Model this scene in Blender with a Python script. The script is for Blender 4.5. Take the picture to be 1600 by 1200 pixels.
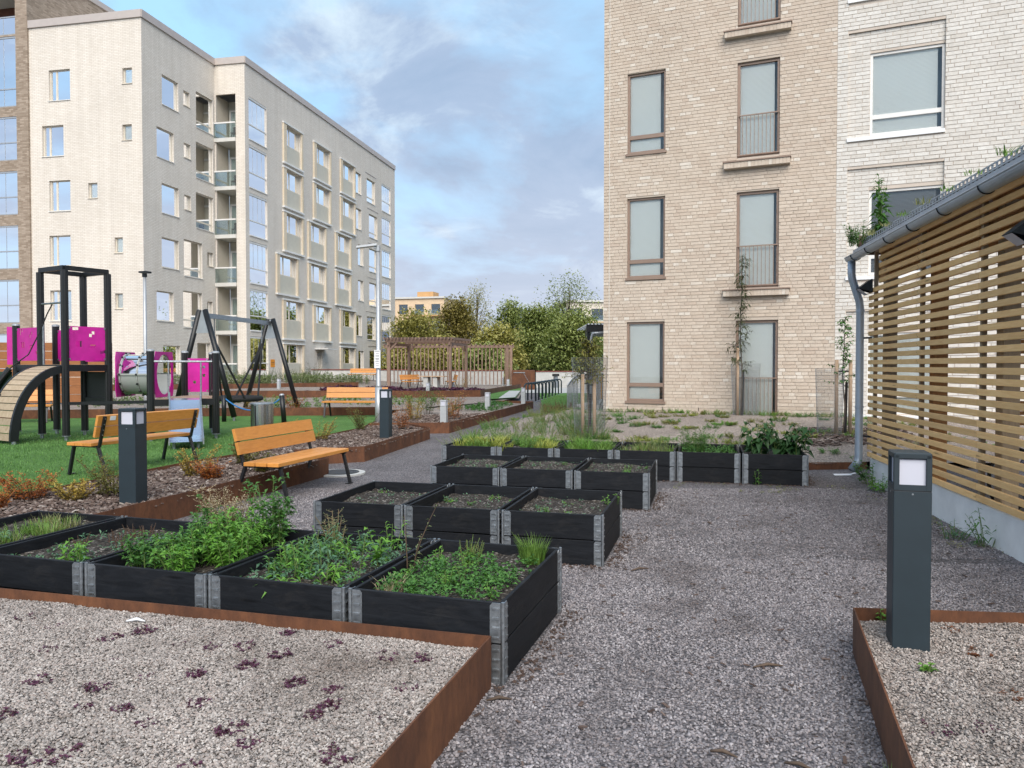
import bpy, math, random
import numpy as np
from mathutils import Vector, Matrix, noise as mnoise

S = bpy.context.scene
for o in list(bpy.data.objects): bpy.data.objects.remove(o)
R = math.radians

# ------------------------------------------------------------------ camera
cam = bpy.data.cameras.new('camera'); cam.lens = 27.0; cam.sensor_width = 36.0; cam.sensor_fit = 'HORIZONTAL'
cam.clip_start = 0.05; cam.clip_end = 3000
camo = bpy.data.objects.new('camera', cam); S.collection.objects.link(camo)
camo.location = (0, 0, 1.57); camo.rotation_euler = (R(90 - 1.34), 0, 0)
S.camera = camo

# ------------------------------------------------------------------ sky, sun, exposure
SUN_EL, SUN_AZ = R(42), R(175)        # azimuth clockwise from +Y: behind the camera, veiled by cloud
w = bpy.data.worlds.new('World'); S.world = w; w.use_nodes = True
nt = w.node_tree; nt.nodes.clear()
def wn(t, **k):
    n = nt.nodes.new(t)
    for a, b in k.items(): setattr(n, a, b)
    return n
sky = wn('ShaderNodeTexSky', sky_type='NISHITA', sun_disc=False, sun_elevation=SUN_EL, sun_rotation=SUN_AZ,
         altitude=20, air_density=1.0, dust_density=1.2, ozone_density=1.6)
tc = wn('ShaderNodeTexCoord'); sep = wn('ShaderNodeSeparateXYZ'); nt.links.new(tc.outputs['Generated'], sep.inputs[0])
zz = wn('ShaderNodeMath', operation='MAXIMUM'); nt.links.new(sep.outputs[2], zz.inputs[0]); zz.inputs[1].default_value = 0.0
za = wn('ShaderNodeMath', operation='ADD'); nt.links.new(zz.outputs[0], za.inputs[0]); za.inputs[1].default_value = 0.22
dx = wn('ShaderNodeMath', operation='DIVIDE'); nt.links.new(sep.outputs[0], dx.inputs[0]); nt.links.new(za.outputs[0], dx.inputs[1])
dy = wn('ShaderNodeMath', operation='DIVIDE'); nt.links.new(sep.outputs[1], dy.inputs[0]); nt.links.new(za.outputs[0], dy.inputs[1])
cb = wn('ShaderNodeCombineXYZ'); nt.links.new(dx.outputs[0], cb.inputs[0]); nt.links.new(dy.outputs[0], cb.inputs[1])
cb.inputs[2].default_value = 19.7
def wnoise(sc, det, rough, dist):
    n = wn('ShaderNodeTexNoise'); n.inputs['Scale'].default_value = sc; n.inputs['Detail'].default_value = det
    n.inputs['Roughness'].default_value = rough; n.inputs['Distortion'].default_value = dist
    nt.links.new(cb.outputs[0], n.inputs['Vector']); return n
def wramp(src, pts):
    r = wn('ShaderNodeValToRGB'); el = r.color_ramp.elements
    while len(el) < len(pts): el.new(0.5)
    for e, (p, c) in zip(el, pts): e.position = p; e.color = c
    nt.links.new(src, r.inputs[0]); return r
n1 = wnoise(0.75, 9, 0.58, 0.35); n2 = wnoise(2.3, 8, 0.6, 0.5)
cover = wramp(n1.outputs['Fac'], [(0.38, (0, 0, 0, 1)), (0.50, (1, 1, 1, 1))])
shade = wramp(n2.outputs['Fac'], [(0.34, (1.8, 2.35, 3.3, 1)), (0.52, (2.3, 2.8, 3.75, 1)), (0.66, (3.95, 4.6, 5.2, 1))])
skys = wn('ShaderNodeMix', data_type='RGBA', blend_type='MULTIPLY'); skys.inputs[0].default_value = 1.0
nt.links.new(sky.outputs[0], skys.inputs[6]); skys.inputs[7].default_value = (1.0, 1.0, 1.05, 1)
veil = wn('ShaderNodeMix', data_type='RGBA'); veil.inputs[0].default_value = 0.8
nt.links.new(skys.outputs[2], veil.inputs[6]); veil.inputs[7].default_value = (2.75, 4.75, 6.5, 1)
mixc = wn('ShaderNodeMix', data_type='RGBA')
mm = wn('ShaderNodeMath', operation='MULTIPLY'); nt.links.new(cover.outputs[0], mm.inputs[0]); mm.inputs[1].default_value = 0.88
nt.links.new(mm.outputs[0], mixc.inputs[0]); nt.links.new(veil.outputs[2], mixc.inputs[6]); nt.links.new(shade.outputs[0], mixc.inputs[7])
bg = wn('ShaderNodeBackground'); bg.inputs[1].default_value = 0.062
hz = wramp(sep.outputs[2], [(0.0, (0.85,) * 3 + (1,)), (0.30, (0, 0, 0, 1))])
mixh = wn('ShaderNodeMix', data_type='RGBA'); nt.links.new(hz.outputs[0], mixh.inputs[0]); nt.links.new(mixc.outputs[2], mixh.inputs[6]); mixh.inputs[7].default_value = (3.6, 3.8, 4.4, 1)
nt.links.new(mixh.outputs[2], bg.inputs[0]); wo = wn('ShaderNodeOutputWorld'); nt.links.new(bg.outputs[0], wo.inputs[0])

sl = bpy.data.lights.new('sun', 'SUN'); sl.energy = 1.45; sl.angle = R(52); sl.color = (1.0, 0.925, 0.84)
so = bpy.data.objects.new('sun', sl); S.collection.objects.link(so)
sd = Vector((math.sin(SUN_AZ) * math.cos(SUN_EL), math.cos(SUN_AZ) * math.cos(SUN_EL), math.sin(SUN_EL)))
so.rotation_euler = sd.to_track_quat('Z', 'Y').to_euler()
vs = S.view_settings; vs.view_transform = 'Standard'; vs.look = 'None'; vs.gamma = 1.0; vs.exposure = 1.66
S.render.engine = 'CYCLES'
S.cycles.use_adaptive_sampling = True; S.cycles.adaptive_threshold = 0.02; S.cycles.max_bounces = 6; S.cycles.diffuse_bounces = 3; S.cycles.glossy_bounces = 2; S.cycles.transmission_bounces = 2; S.cycles.transparent_max_bounces = 12

# ------------------------------------------------------------------ helpers
C = S.collection
LOC = {}
def tag(o, label=None, cat=None, group=None, kind=None):
    if label: o['label'] = label
    if cat: o['category'] = cat
    if group: o['group'] = group
    if kind: o['kind'] = kind
    return o
def thing(name, label, cat, loc=(0, 0, 0), rz=0.0, group=None):
    o = bpy.data.objects.new(name, None); C.objects.link(o); o.empty_display_size = 0.1
    o.location = loc; o.rotation_euler = (0, 0, rz); LOC[o.name] = Vector(loc)
    return tag(o, label, cat, group)
def copy_tree(o, parent=None):
    c = o.copy(); C.objects.link(c); c.parent = parent
    for ch in o.children: copy_tree(ch, c)
    return c
V = Vector
class MB:
    def __init__(s): s.v = []; s.f = []; s.a = []
    def add(s, vs, fs, t=0.0):
        b = len(s.v); s.v += [tuple(x) for x in vs]; s.f += [tuple(i + b for i in f) for f in fs]; s.a += [t] * len(fs); return s
    def ob(s, c, ax, ay, az, t=0.0):               # oriented box: centre and three half vectors
        c = V(c); ax = V(ax); ay = V(ay); az = V(az)
        vs = [c + ax * i + ay * j + az * k for k in (-1, 1) for j in (-1, 1) for i in (-1, 1)]
        return s.add(vs, [(0, 2, 3, 1), (4, 5, 7, 6), (0, 1, 5, 4), (2, 6, 7, 3), (0, 4, 6, 2), (1, 3, 7, 5)], t)
    def box(s, x0, x1, y0, y1, z0, z1, t=0.0):
        return s.ob(((x0 + x1) / 2, (y0 + y1) / 2, (z0 + z1) / 2), ((x1 - x0) / 2, 0, 0), (0, (y1 - y0) / 2, 0), (0, 0, (z1 - z0) / 2), t)
    def bbox(s, x0, x1, y0, y1, z0, z1, b=0.006):    # box with bevelled long edges (chamfer on all 12 edges)
        xs = (x0, x0 + b, x1 - b, x1); ys = (y0, y0 + b, y1 - b, y1); zs = (z0, z0 + b, z1 - b, z1)
        idx = {}; vs = []
        def vi(i, j, k):
            if (i, j, k) not in idx: idx[(i, j, k)] = len(vs); vs.append((xs[i], ys[j], zs[k]))
            return idx[(i, j, k)]
        F = []
        F.append((vi(1, 1, 0), vi(1, 2, 0), vi(2, 2, 0), vi(2, 1, 0))); F.append((vi(1, 1, 3), vi(2, 1, 3), vi(2, 2, 3), vi(1, 2, 3)))
        F.append((vi(1, 0, 1), vi(2, 0, 1), vi(2, 0, 2), vi(1, 0, 2))); F.append((vi(1, 3, 1), vi(1, 3, 2), vi(2, 3, 2), vi(2, 3, 1)))
        F.append((vi(0, 1, 1), vi(0, 1, 2), vi(0, 2, 2), vi(0, 2, 1))); F.append((vi(3, 1, 1), vi(3, 2, 1), vi(3, 2, 2), vi(3, 1, 2)))
        for (j, jj) in ((0, 1), (3, 2)):
            for (k, kk) in ((0, 1), (3, 2)): F.append((vi(1, j, kk), vi(2, j, kk), vi(2, jj, k), vi(1, jj, k)))
        for (i, ii) in ((0, 1), (3, 2)):
            for (k, kk) in ((0, 1), (3, 2)): F.append((vi(i, 1, kk), vi(i, 2, kk), vi(ii, 2, k), vi(ii, 1, k)))
        for (i, ii) in ((0, 1), (3, 2)):
            for (j, jj) in ((0, 1), (3, 2)): F.append((vi(i, jj, 1), vi(i, jj, 2), vi(ii, j, 2), vi(ii, j, 1)))
        for (i, ii) in ((0, 1), (3, 2)):
            for (j, jj) in ((0, 1), (3, 2)):
                for (k, kk) in ((0, 1), (3, 2)): F.append((vi(i, jj, kk), vi(ii, j, kk), vi(ii, jj, k)))
        return s.add(vs, F)
    def beam(s, p, q, w, h, up=(0, 0, 1), t=0.0):
        p = V(p); q = V(q); d = q - p; L = d.length; d = d / L; up = V(up)
        sd = d.cross(up)
        if sd.length < 1e-4: sd = d.cross(V((1, 0, 0)))
        sd.normalize(); u2 = sd.cross(d)
        return s.ob((p + q) / 2, d * (L / 2), sd * (w / 2), u2 * (h / 2), t)
    def tube(s, pts, r, n=8, cap=True, t=0.0):
        pts = [V(p) for p in pts]; rs = r if isinstance(r, (list, tuple)) else [r] * len(pts)
        ref = None; rings = []
        for i, p in enumerate(pts):
            d = (pts[min(i + 1, len(pts) - 1)] - pts[max(i - 1, 0)]).normalized()
            if ref is None:
                ref = d.cross(V((0, 0, 1)))
                if ref.length < 1e-3: ref = V((1, 0, 0))
                ref.normalize()
            ref = (ref - d * ref.dot(d)).normalized(); bt = d.cross(ref)
            rings.append([p + (ref * math.cos(2 * math.pi * k / n) + bt * math.sin(2 * math.pi * k / n)) * rs[i] for k in range(n)])
        vs = [x for rg in rings for x in rg]; F = []
        for i in range(len(pts) - 1):
            for k in range(n): F.append((i * n + k, i * n + (k + 1) % n, (i + 1) * n + (k + 1) % n, (i + 1) * n + k))
        if cap: F.append(tuple(range(n - 1, -1, -1))); F.append(tuple((len(pts) - 1) * n + k for k in range(n)))
        return s.add(vs, F, t)
    def prism(s, pts, z0, z1, t=0.0):
        n = len(pts); vs = [(x, y, z0) for x, y in pts] + [(x, y, z1) for x, y in pts]
        F = [tuple(range(n - 1, -1, -1)), tuple(range(n, 2 * n))] + [(i, (i + 1) % n, n + (i + 1) % n, n + i) for i in range(n)]
        return s.add(vs, F, t)
    def quad(s, a, b, c, d, t=0.0): return s.add([a, b, c, d], [(0, 1, 2, 3)], t)
    def mesh(s, name, attr=False):
        m = bpy.data.meshes.new(name); m.from_pydata(s.v, [], s.f)
        if attr:
            at = m.attributes.new('tint', 'FLOAT', 'FACE'); at.data.foreach_set('value', s.a)
        m.validate(); return m
    def build(s, name, mat, parent=None, rel=False, smooth=False, attr=False):
        if rel and parent is not None:
            r = parent
            while r.parent: r = r.parent
            L = r.location; s.v = [(x - L.x, y - L.y, z - L.z) for x, y, z in s.v]
        m = s.mesh(name, attr); m.materials.append(mat)
        if smooth: m.shade_smooth()
        o = bpy.data.objects.new(name, m); C.objects.link(o)
        if parent: o.parent = parent
        return o

# ------------------------------------------------------------------ materials
MT = {}
def nodes(name):
    m = bpy.data.materials.new(name); m.use_nodes = True; t = m.node_tree
    b = t.nodes['Principled BSDF']; MT[name] = m
    return m, t, b
def N(t, typ, **k):
    n = t.nodes.new(typ)
    for a, b in k.items():
        if hasattr(n, a): setattr(n, a, b)
        else: n.inputs[a.replace('_', ' ')].default_value = b
    return n
def ramp(t, src, pts):
    r = t.nodes.new('ShaderNodeValToRGB'); el = r.color_ramp.elements
    while len(el) < len(pts): el.new(0.5)
    for e, (p, c) in zip(el, pts): e.position = p; e.color = (*c, 1) if len(c) == 3 else c
    t.links.new(src, r.inputs[0]); return r
def mixc_(t, fac, a, b, mode='MIX'):
    m = t.nodes.new('ShaderNodeMix'); m.data_type = 'RGBA'; m.blend_type = mode
    for s, i in ((fac, 0), (a, 6), (b, 7)):
        if hasattr(s, 'is_linked'): t.links.new(s, m.inputs[i])
        else: m.inputs[i].default_value = s if i == 0 else ((*s, 1) if len(s) == 3 else s)
    return m.outputs[2]
def coords(t, sc=(1, 1, 1)):
    c = t.nodes.new('ShaderNodeTexCoord'); mp = t.nodes.new('ShaderNodeMapping'); mp.inputs['Scale'].default_value = sc
    t.links.new(c.outputs['Object'], mp.inputs[0]); return mp.outputs[0]
def noise(t, vec, sc, det=4, rough=0.55, dist=0.0):
    n = t.nodes.new('ShaderNodeTexNoise'); n.inputs['Scale'].default_value = sc; n.inputs['Detail'].default_value = det
    n.inputs['Roughness'].default_value = rough; n.inputs['Distortion'].default_value = dist; t.links.new(vec, n.inputs['Vector']); return n.outputs['Fac']
def bump(t, b, h, st=0.3, dist=0.01):
    n = t.nodes.new('ShaderNodeBump'); n.inputs['Strength'].default_value = st; n.inputs['Distance'].default_value = dist
    t.links.new(h, n.inputs['Height']); t.links.new(n.outputs[0], b.inputs['Normal']); return n
def mul(c, k): return tuple(min(1, x * k) for x in c)
def M(name, col, rough=0.6, var=0.15, sc=6.0, met=0.0, bmp=0.0, bsc=40.0, stretch=(1, 1, 1), spec=0.5, tintvar=0.0):
    m, t, b = nodes(name); v = coords(t, stretch)
    r = ramp(t, noise(t, v, sc, 6, 0.6), [(0.3, mul(col, 1 - var)), (0.7, mul(col, 1 + var))])
    out = r.outputs[0]
    if tintvar:
        a = t.nodes.new('ShaderNodeObjectInfo'); rr = ramp(t, a.outputs['Random'], [(0, (1 - tintvar,) * 3), (1, (1 + tintvar,) * 3)])
        out = mixc_(t, 1.0, out, rr.outputs[0], 'MULTIPLY')
    t.links.new(out, b.inputs['Base Color']); b.inputs['Roughness'].default_value = rough; b.inputs['Metallic'].default_value = met
    b.inputs['Specular IOR Level'].default_value = spec
    if bmp: bump(t, b, noise(t, v, bsc, 5, 0.6), bmp)
    return m

def m_gravel(name, cols, vsc, bst=0.9, dist=0.012, big=0.18, stain=(0.10, 0.085, 0.07), weed=None):
    m, t, b = nodes(name); v = coords(t)
    def vor(sc):
        n = t.nodes.new('ShaderNodeTexVoronoi'); n.inputs['Scale'].default_value = sc; n.inputs['Randomness'].default_value = 1
        t.links.new(v, n.inputs['Vector']); return n
    a = vor(vsc); sepc = t.nodes.new('ShaderNodeSeparateColor'); t.links.new(a.outputs['Color'], sepc.inputs[0])
    k = len(cols); r = ramp(t, sepc.outputs[0], [(i / (k - 1), c) for i, c in enumerate(cols)])
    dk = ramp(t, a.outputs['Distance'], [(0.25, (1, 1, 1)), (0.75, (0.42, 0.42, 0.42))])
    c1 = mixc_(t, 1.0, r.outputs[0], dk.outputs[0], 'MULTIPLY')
    lg = ramp(t, noise(t, v, 0.9, 5, 0.6), [(0.35, (1 - big,) * 3), (0.65, (1 + big * 0.5,) * 3)])
    c2 = mixc_(t, 1.0, c1, lg.outputs[0], 'MULTIPLY')
    st = ramp(t, noise(t, v, 1.7, 7, 0.7, 0.4), [(0.60, (0, 0, 0)), (0.74, (0.65,) * 3)])
    c3 = mixc_(t, st.outputs[0], c2, stain)
    if weed:
        wd = ramp(t, noise(t, v, 1.1, 8, 0.75, 0.6), [(0.60, (0, 0, 0)), (0.72, (0.8,) * 3)]); c3 = mixc_(t, wd.outputs[0], c3, weed)
    t.links.new(c3, b.inputs['Base Color']); b.inputs['Roughness'].default_value = 0.9; b.inputs['Specular IOR Level'].default_value = 0.25
    inv = t.nodes.new('ShaderNodeMath'); inv.operation = 'SUBTRACT'; inv.inputs[0].default_value = 1; t.links.new(a.outputs['Distance'], inv.inputs[1])
    bump(t, b, inv.outputs[0], bst, dist); return m
PATHC = [(0.07, 0.066, 0.072), (0.215, 0.2, 0.207), (0.155, 0.147, 0.157), (0.29, 0.262, 0.265), (0.115, 0.109, 0.118), (0.355, 0.335, 0.342), (0.195, 0.168, 0.168)]
BEDC = [(0.072, 0.066, 0.064), (0.305, 0.27, 0.244), (0.185, 0.166, 0.153), (0.46, 0.42, 0.386), (0.26, 0.212, 0.187), (0.36, 0.325, 0.3)]
m_gravel('gravel_path', PATHC, 62, weed=None)
m_gravel('gravel_bed', BEDC, 75)
m_gravel('bed_soil', [(0.27, 0.225, 0.19), (0.42, 0.36, 0.315), (0.34, 0.285, 0.245), (0.48, 0.42, 0.37)], 45, bst=0.6, stain=(0.13, 0.10, 0.085))
m_gravel('planter_soil', [(0.035, 0.028, 0.023), (0.10, 0.085, 0.07), (0.055, 0.045, 0.038), (0.07, 0.06, 0.05), (0.33, 0.30, 0.27)], 55, dist=0.02, stain=(0.03, 0.024, 0.02))
def m_stone(name, cols):
    m, t, b = nodes(name); a = t.nodes.new('ShaderNodeObjectInfo'); k = len(cols)
    r = ramp(t, a.outputs['Random'], [(i / (k - 1), c) for i, c in enumerate(cols)])
    gp_ = t.nodes.new('ShaderNodeNewGeometry'); n = ramp(t, noise(t, gp_.outputs['Position'], 1.3, 7, 0.68, 0.4), [(0.30, (0.52, 0.49, 0.47)), (0.48, (0.94,) * 3), (0.70, (1.18,) * 3)])
    t.links.new(mixc_(t, 1, r.outputs[0], n.outputs[0], 'MULTIPLY'), b.inputs['Base Color']); b.inputs['Roughness'].default_value = 0.8; b.inputs['Specular IOR Level'].default_value = 0.3
    return m
m_stone('path_stone', [mul(c, 1.15) for c in PATHC]); m_stone('bed_stone', [mul(c, 1.12) for c in BEDC])

def m_corten():
    m, t, b = nodes('corten'); v = coords(t, (1, 1, 0.5))
    r = ramp(t, noise(t, v, 3.5, 8, 0.7, 0.5), [(0.25, (0.055, 0.021, 0.011)), (0.5, (0.118, 0.045, 0.019)), (0.75, (0.195, 0.076, 0.029))])
    r2 = ramp(t, noise(t, v, 22, 6, 0.7), [(0.3, (0.72,) * 3), (0.7, (1.2,) * 3)])
    t.links.new(mixc_(t, 1, r.outputs[0], r2.outputs[0], 'MULTIPLY'), b.inputs['Base Color']); b.inputs['Roughness'].default_value = 0.8
    bump(t, b, noise(t, v, 60, 5, 0.7), 0.25, 0.004)
m_corten()
def m_wood(name, c1, c2, stretch, rough=0.6, sc=5.0, knots=False, bm=0.25):
    m, t, b = nodes(name); v = coords(t, stretch)
    oi = t.nodes.new('ShaderNodeObjectInfo'); ad = t.nodes.new('ShaderNodeVectorMath'); ad.operation = 'ADD'
    cbx = t.nodes.new('ShaderNodeCombineXYZ')
    sc_ = t.nodes.new('ShaderNodeMath'); sc_.operation = 'MULTIPLY'; sc_.inputs[1].default_value = 37.0
    t.links.new(oi.outputs['Random'], sc_.inputs[0]); t.links.new(sc_.outputs[0], cbx.inputs[0]); t.links.new(sc_.outputs[0], cbx.inputs[1]); t.links.new(sc_.outputs[0], cbx.inputs[2])
    t.links.new(v, ad.inputs[0]); t.links.new(cbx.outputs[0], ad.inputs[1]); v = ad.outputs[0]
    n = noise(t, v, sc, 8, 0.65, 1.2); r = ramp(t, n, [(0.3, c1), (0.72, c2)])
    rr = ramp(t, oi.outputs['Random'], [(0, (0.86,) * 3), (1, (1.14,) * 3)])
    out = mixc_(t, 1, r.outputs[0], rr.outputs[0], 'MULTIPLY')
    if knots:
        vo = t.nodes.new('ShaderNodeTexVoronoi'); vo.inputs['Scale'].default_value = 1.3; t.links.new(v, vo.inputs['Vector'])
        kr = ramp(t, vo.outputs['Distance'], [(0.05, (1,) * 3), (0.13, (0,) * 3)]); out = mixc_(t, kr.outputs[0], out, mul(c1, 0.55))
    t.links.new(out, b.inputs['Base Color']); b.inputs['Roughness'].default_value = rough; bump(t, b, n, bm, 0.004)
    if name == 'planter_wood':
        du = ramp(t, noise(t, coords(t, (1, 1, 2)), 5.0, 8, 0.75, 0.5), [(0.52, (0, 0, 0)), (0.80, (0.38,) * 3)]); t.links.new(mixc_(t, du.outputs[0], out, (0.05, 0.046, 0.042)), b.inputs['Base Color']); b.inputs['Specular IOR Level'].default_value = 0.22
    return m
m_wood('planter_wood', (0.004, 0.005, 0.007), (0.0135, 0.0155, 0.0195), (1.2, 1.2, 9), 0.62, 3.0, True, 0.5)
m_wood('bench_wood', (0.50, 0.20, 0.038), (0.66, 0.295, 0.07), (1.5, 9, 9), 0.42, 4.0, False, 0.12)
m_wood('slat_wood', (0.74, 0.43, 0.165), (0.89, 0.59, 0.265), (9, 0.9, 9), 0.7, 3.0, True, 0.2)
m_wood('shed_timber', (0.30, 0.135, 0.042), (0.48, 0.235, 0.08), (5, 5, 0.9), 0.7, 4.0, True)
m_wood('stud_wood', (0.27, 0.21, 0.14), (0.38, 0.31, 0.21), (7, 7, 0.8), 0.75, 4.0)
m_wood('grey_wood', (0.17, 0.105, 0.075), (0.29, 0.195, 0.15), (6, 6, 0.9), 0.8, 4.0)
m_wood('ramp_wood', (0.30, 0.225, 0.145), (0.44, 0.35, 0.25), (3, 3, 3), 0.75, 3.0)
m_wood('stake_wood', (0.36, 0.24, 0.15), (0.52, 0.38, 0.26), (8, 8, 1), 0.8, 4.0)
m_wood('brown_timber', (0.20, 0.075, 0.022), (0.32, 0.125, 0.04), (1, 6, 6), 0.7, 4.0)
M('galv', (0.34, 0.365, 0.385), 0.42, 0.34, 26, met=0.85, bmp=0.08)
M('steel', (0.62, 0.62, 0.61), 0.22, 0.1, 4, met=1.0, stretch=(1, 1, 0.05))
M('grey_metal', (0.42, 0.44, 0.46), 0.45, 0.08, 5, met=0.5)
M('gutter_metal', (0.36, 0.42, 0.49), 0.38, 0.1, 4, met=0.35)
M('roof_metal', (0.40, 0.43, 0.47), 0.5, 0.15, 6, met=0.3)
M('bollard_dark', (0.016, 0.028, 0.036), 0.5, 0.10, 8, bmp=0.06, bsc=500)
M('bollard_grey', (0.38, 0.40, 0.41), 0.5, 0.08, 6)
M('black_metal', (0.011, 0.012, 0.014), 0.42, 0.2, 20)
M('post_black', (0.007, 0.008, 0.009), 0.42, 0.2, 12)
M('pink', (0.50, 0.010, 0.27), 0.45, 0.14, 5, spec=0.5)
M('diffuser', (0.52, 0.53, 0.60), 0.45, 0.03, 4)
M('concrete', (0.46, 0.46, 0.44), 0.8, 0.14, 3.5, bmp=0.15, bsc=60)
M('plinth_concrete', (0.78, 0.775, 0.75), 0.75, 0.14, 2.2, bmp=0.12, bsc=40)
M('cap_red', (0.16, 0.035, 0.022), 0.5, 0.1, 4)
M('frame_cream', (0.66, 0.60, 0.50), 0.5, 0.05, 5)
M('frame_white', (0.72, 0.71, 0.68), 0.45, 0.05, 5)
M('frame_brown', (0.27, 0.19, 0.145), 0.45, 0.08, 5, met=0.2)
M('panel_cream', (0.56, 0.53, 0.44), 0.55, 0.05, 3)
M('flashing', (0.50, 0.44, 0.40), 0.45, 0.05, 3, met=0.2)
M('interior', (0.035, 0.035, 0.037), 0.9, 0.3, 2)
M('room_sky_tint', (0.30, 0.34, 0.37), 0.9, 0.1, 2)  # room back tinted to carry the sky reflection beside the blinds
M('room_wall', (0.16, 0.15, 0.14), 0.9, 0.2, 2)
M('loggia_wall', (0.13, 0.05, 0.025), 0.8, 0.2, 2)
M('slab', (0.60, 0.59, 0.55), 0.7, 0.06, 3)
M('rubber', (0.012, 0.012, 0.013), 0.8, 0.2, 10)
M('rope_blue', (0.02, 0.16, 0.42), 0.7, 0.1, 20)
M('rope_black', (0.012, 0.012, 0.013), 0.8, 0.1, 20)
M('orange_sign', (0.72, 0.27, 0.02), 0.5, 0.03, 5)
M('white_paint', (0.74, 0.75, 0.76), 0.5, 0.04, 5)
M('ink', (0.05, 0.05, 0.06), 0.6, 0.05, 5)
M('bike_red', (0.34, 0.012, 0.02), 0.3, 0.05, 5)
M('bike_blue', (0.03, 0.05, 0.11), 0.3, 0.05, 5)
M('yellow_plastic', (0.55, 0.26, 0.02), 0.5, 0.05, 5)
M('slide_steel', (0.60, 0.66, 0.76), 0.20, 0.06, 2, met=0.9)
M('tunnel_grey', (0.33, 0.35, 0.33), 0.45, 0.08, 3)
M('bark', (0.095, 0.075, 0.06), 0.9, 0.35, 20, bmp=0.4, bsc=30)
M('dry_stem', (0.22, 0.16, 0.09), 0.85, 0.25, 12)
M('green_stem', (0.10, 0.16, 0.04), 0.7, 0.2, 12)
M('brown_stem', (0.08, 0.05, 0.03), 0.8, 0.2, 12)
M('stick', (0.10, 0.07, 0.05), 0.85, 0.4, 10)
M('paper', (0.75, 0.76, 0.78), 0.7, 0.04, 5)
M('asphalt', (0.055, 0.055, 0.057), 0.9, 0.2, 3)
M('far_cream', (0.68, 0.51, 0.34), 0.8, 0.1, 1.0)
M('far_orange', (0.52, 0.30, 0.13), 0.8, 0.1, 1.0)
M('far_white', (0.62, 0.56, 0.48), 0.8, 0.1, 1.0)
M('pale_path', (0.42, 0.42, 0.40), 0.85, 0.12, 2)
def m_chip():
    m, t, b = nodes('bark_chip'); at = t.nodes.new('ShaderNodeAttribute'); at.attribute_name = 'tint'
    r = ramp(t, at.outputs['Fac'], [(0, (0.045, 0.028, 0.022)), (0.35, (0.10, 0.066, 0.052)), (0.7, (0.17, 0.125, 0.105)), (0.92, (0.26, 0.21, 0.18)), (1.0, (0.40, 0.35, 0.31))])
    t.links.new(r.outputs[0], b.inputs['Base Color']); b.inputs['Roughness'].default_value = 0.85
m_chip()
M('mulch', (0.075, 0.05, 0.042), 0.95, 0.6, 25, bmp=0.9, bsc=30)
def m_turf():
    m, t, b = nodes('turf'); v = coords(t)
    r = ramp(t, noise(t, v, 1.1, 6, 0.65), [(0.3, (0.07, 0.16, 0.036)), (0.7, (0.125, 0.25, 0.065))])
    r2 = ramp(t, noise(t, v, 26, 6, 0.85), [(0.32, (0.45,) * 3), (0.68, (1.5,) * 3)])
    t.links.new(mixc_(t, 1, r.outputs[0], r2.outputs[0], 'MULTIPLY'), b.inputs['Base Color']); b.inputs['Roughness'].default_value = 0.9
    b.inputs['Specular IOR Level'].default_value = 0.2; bump(t, b, noise(t, v, 70, 4, 0.8), 0.9, 0.03)
m_turf()
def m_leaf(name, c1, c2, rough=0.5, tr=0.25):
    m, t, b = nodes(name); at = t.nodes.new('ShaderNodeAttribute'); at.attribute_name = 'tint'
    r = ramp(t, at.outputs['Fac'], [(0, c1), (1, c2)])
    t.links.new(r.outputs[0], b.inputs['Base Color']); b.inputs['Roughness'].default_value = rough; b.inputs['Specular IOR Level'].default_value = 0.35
    tl = t.nodes.new('ShaderNodeBsdfTranslucent'); hs = mixc_(t, 1.0, r.outputs[0], (1.25, 1.3, 0.7), 'MULTIPLY'); t.links.new(hs, tl.inputs[0])
    mx = t.nodes.new('ShaderNodeMixShader'); mx.inputs[0].default_value = tr
    t.links.new(b.outputs[0], mx.inputs[1]); t.links.new(tl.outputs[0], mx.inputs[2]); t.links.new(mx.outputs[0], t.nodes['Material Output'].inputs[0]); return m
m_leaf('leaf_green', (0.035, 0.11, 0.022), (0.10, 0.24, 0.05)); m_leaf('leaf_bright', (0.06, 0.18, 0.02), (0.17, 0.36, 0.055))
m_leaf('leaf_blue', (0.05, 0.13, 0.07), (0.15, 0.28, 0.16)); m_leaf('leaf_dark', (0.014, 0.05, 0.016), (0.055, 0.14, 0.04))
m_leaf('leaf_yellow', (0.15, 0.20, 0.03), (0.40, 0.42, 0.10)); m_leaf('leaf_olive', (0.10, 0.11, 0.025), (0.24, 0.22, 0.05))
m_leaf('leaf_orange', (0.30, 0.06, 0.015), (0.52, 0.22, 0.05)); m_leaf('leaf_autumn', (0.30, 0.22, 0.04), (0.50, 0.36, 0.08))
m_leaf('leaf_purple', (0.040, 0.010, 0.028), (0.13, 0.042, 0.085)); m_leaf('leaf_dry', (0.34, 0.27, 0.17), (0.58, 0.50, 0.36), 0.8)
m_leaf('leaf_redbrown', (0.09, 0.028, 0.015), (0.22, 0.09, 0.04)); m_leaf('leaf_tree', (0.11, 0.155, 0.04), (0.32, 0.36, 0.12))
m_leaf('leaf_tree_yellow', (0.17, 0.175, 0.04), (0.44, 0.40, 0.13)); m_leaf('leaf_tree_brown', (0.14, 0.12, 0.03), (0.32, 0.265, 0.08)); m_leaf('leaf_pale', (0.11, 0.15, 0.06), (0.24, 0.28, 0.13))
m_leaf('grass', (0.07, 0.15, 0.025), (0.19, 0.31, 0.07)); m_leaf('grass_olive', (0.12, 0.14, 0.05), (0.28, 0.28, 0.12))
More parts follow.
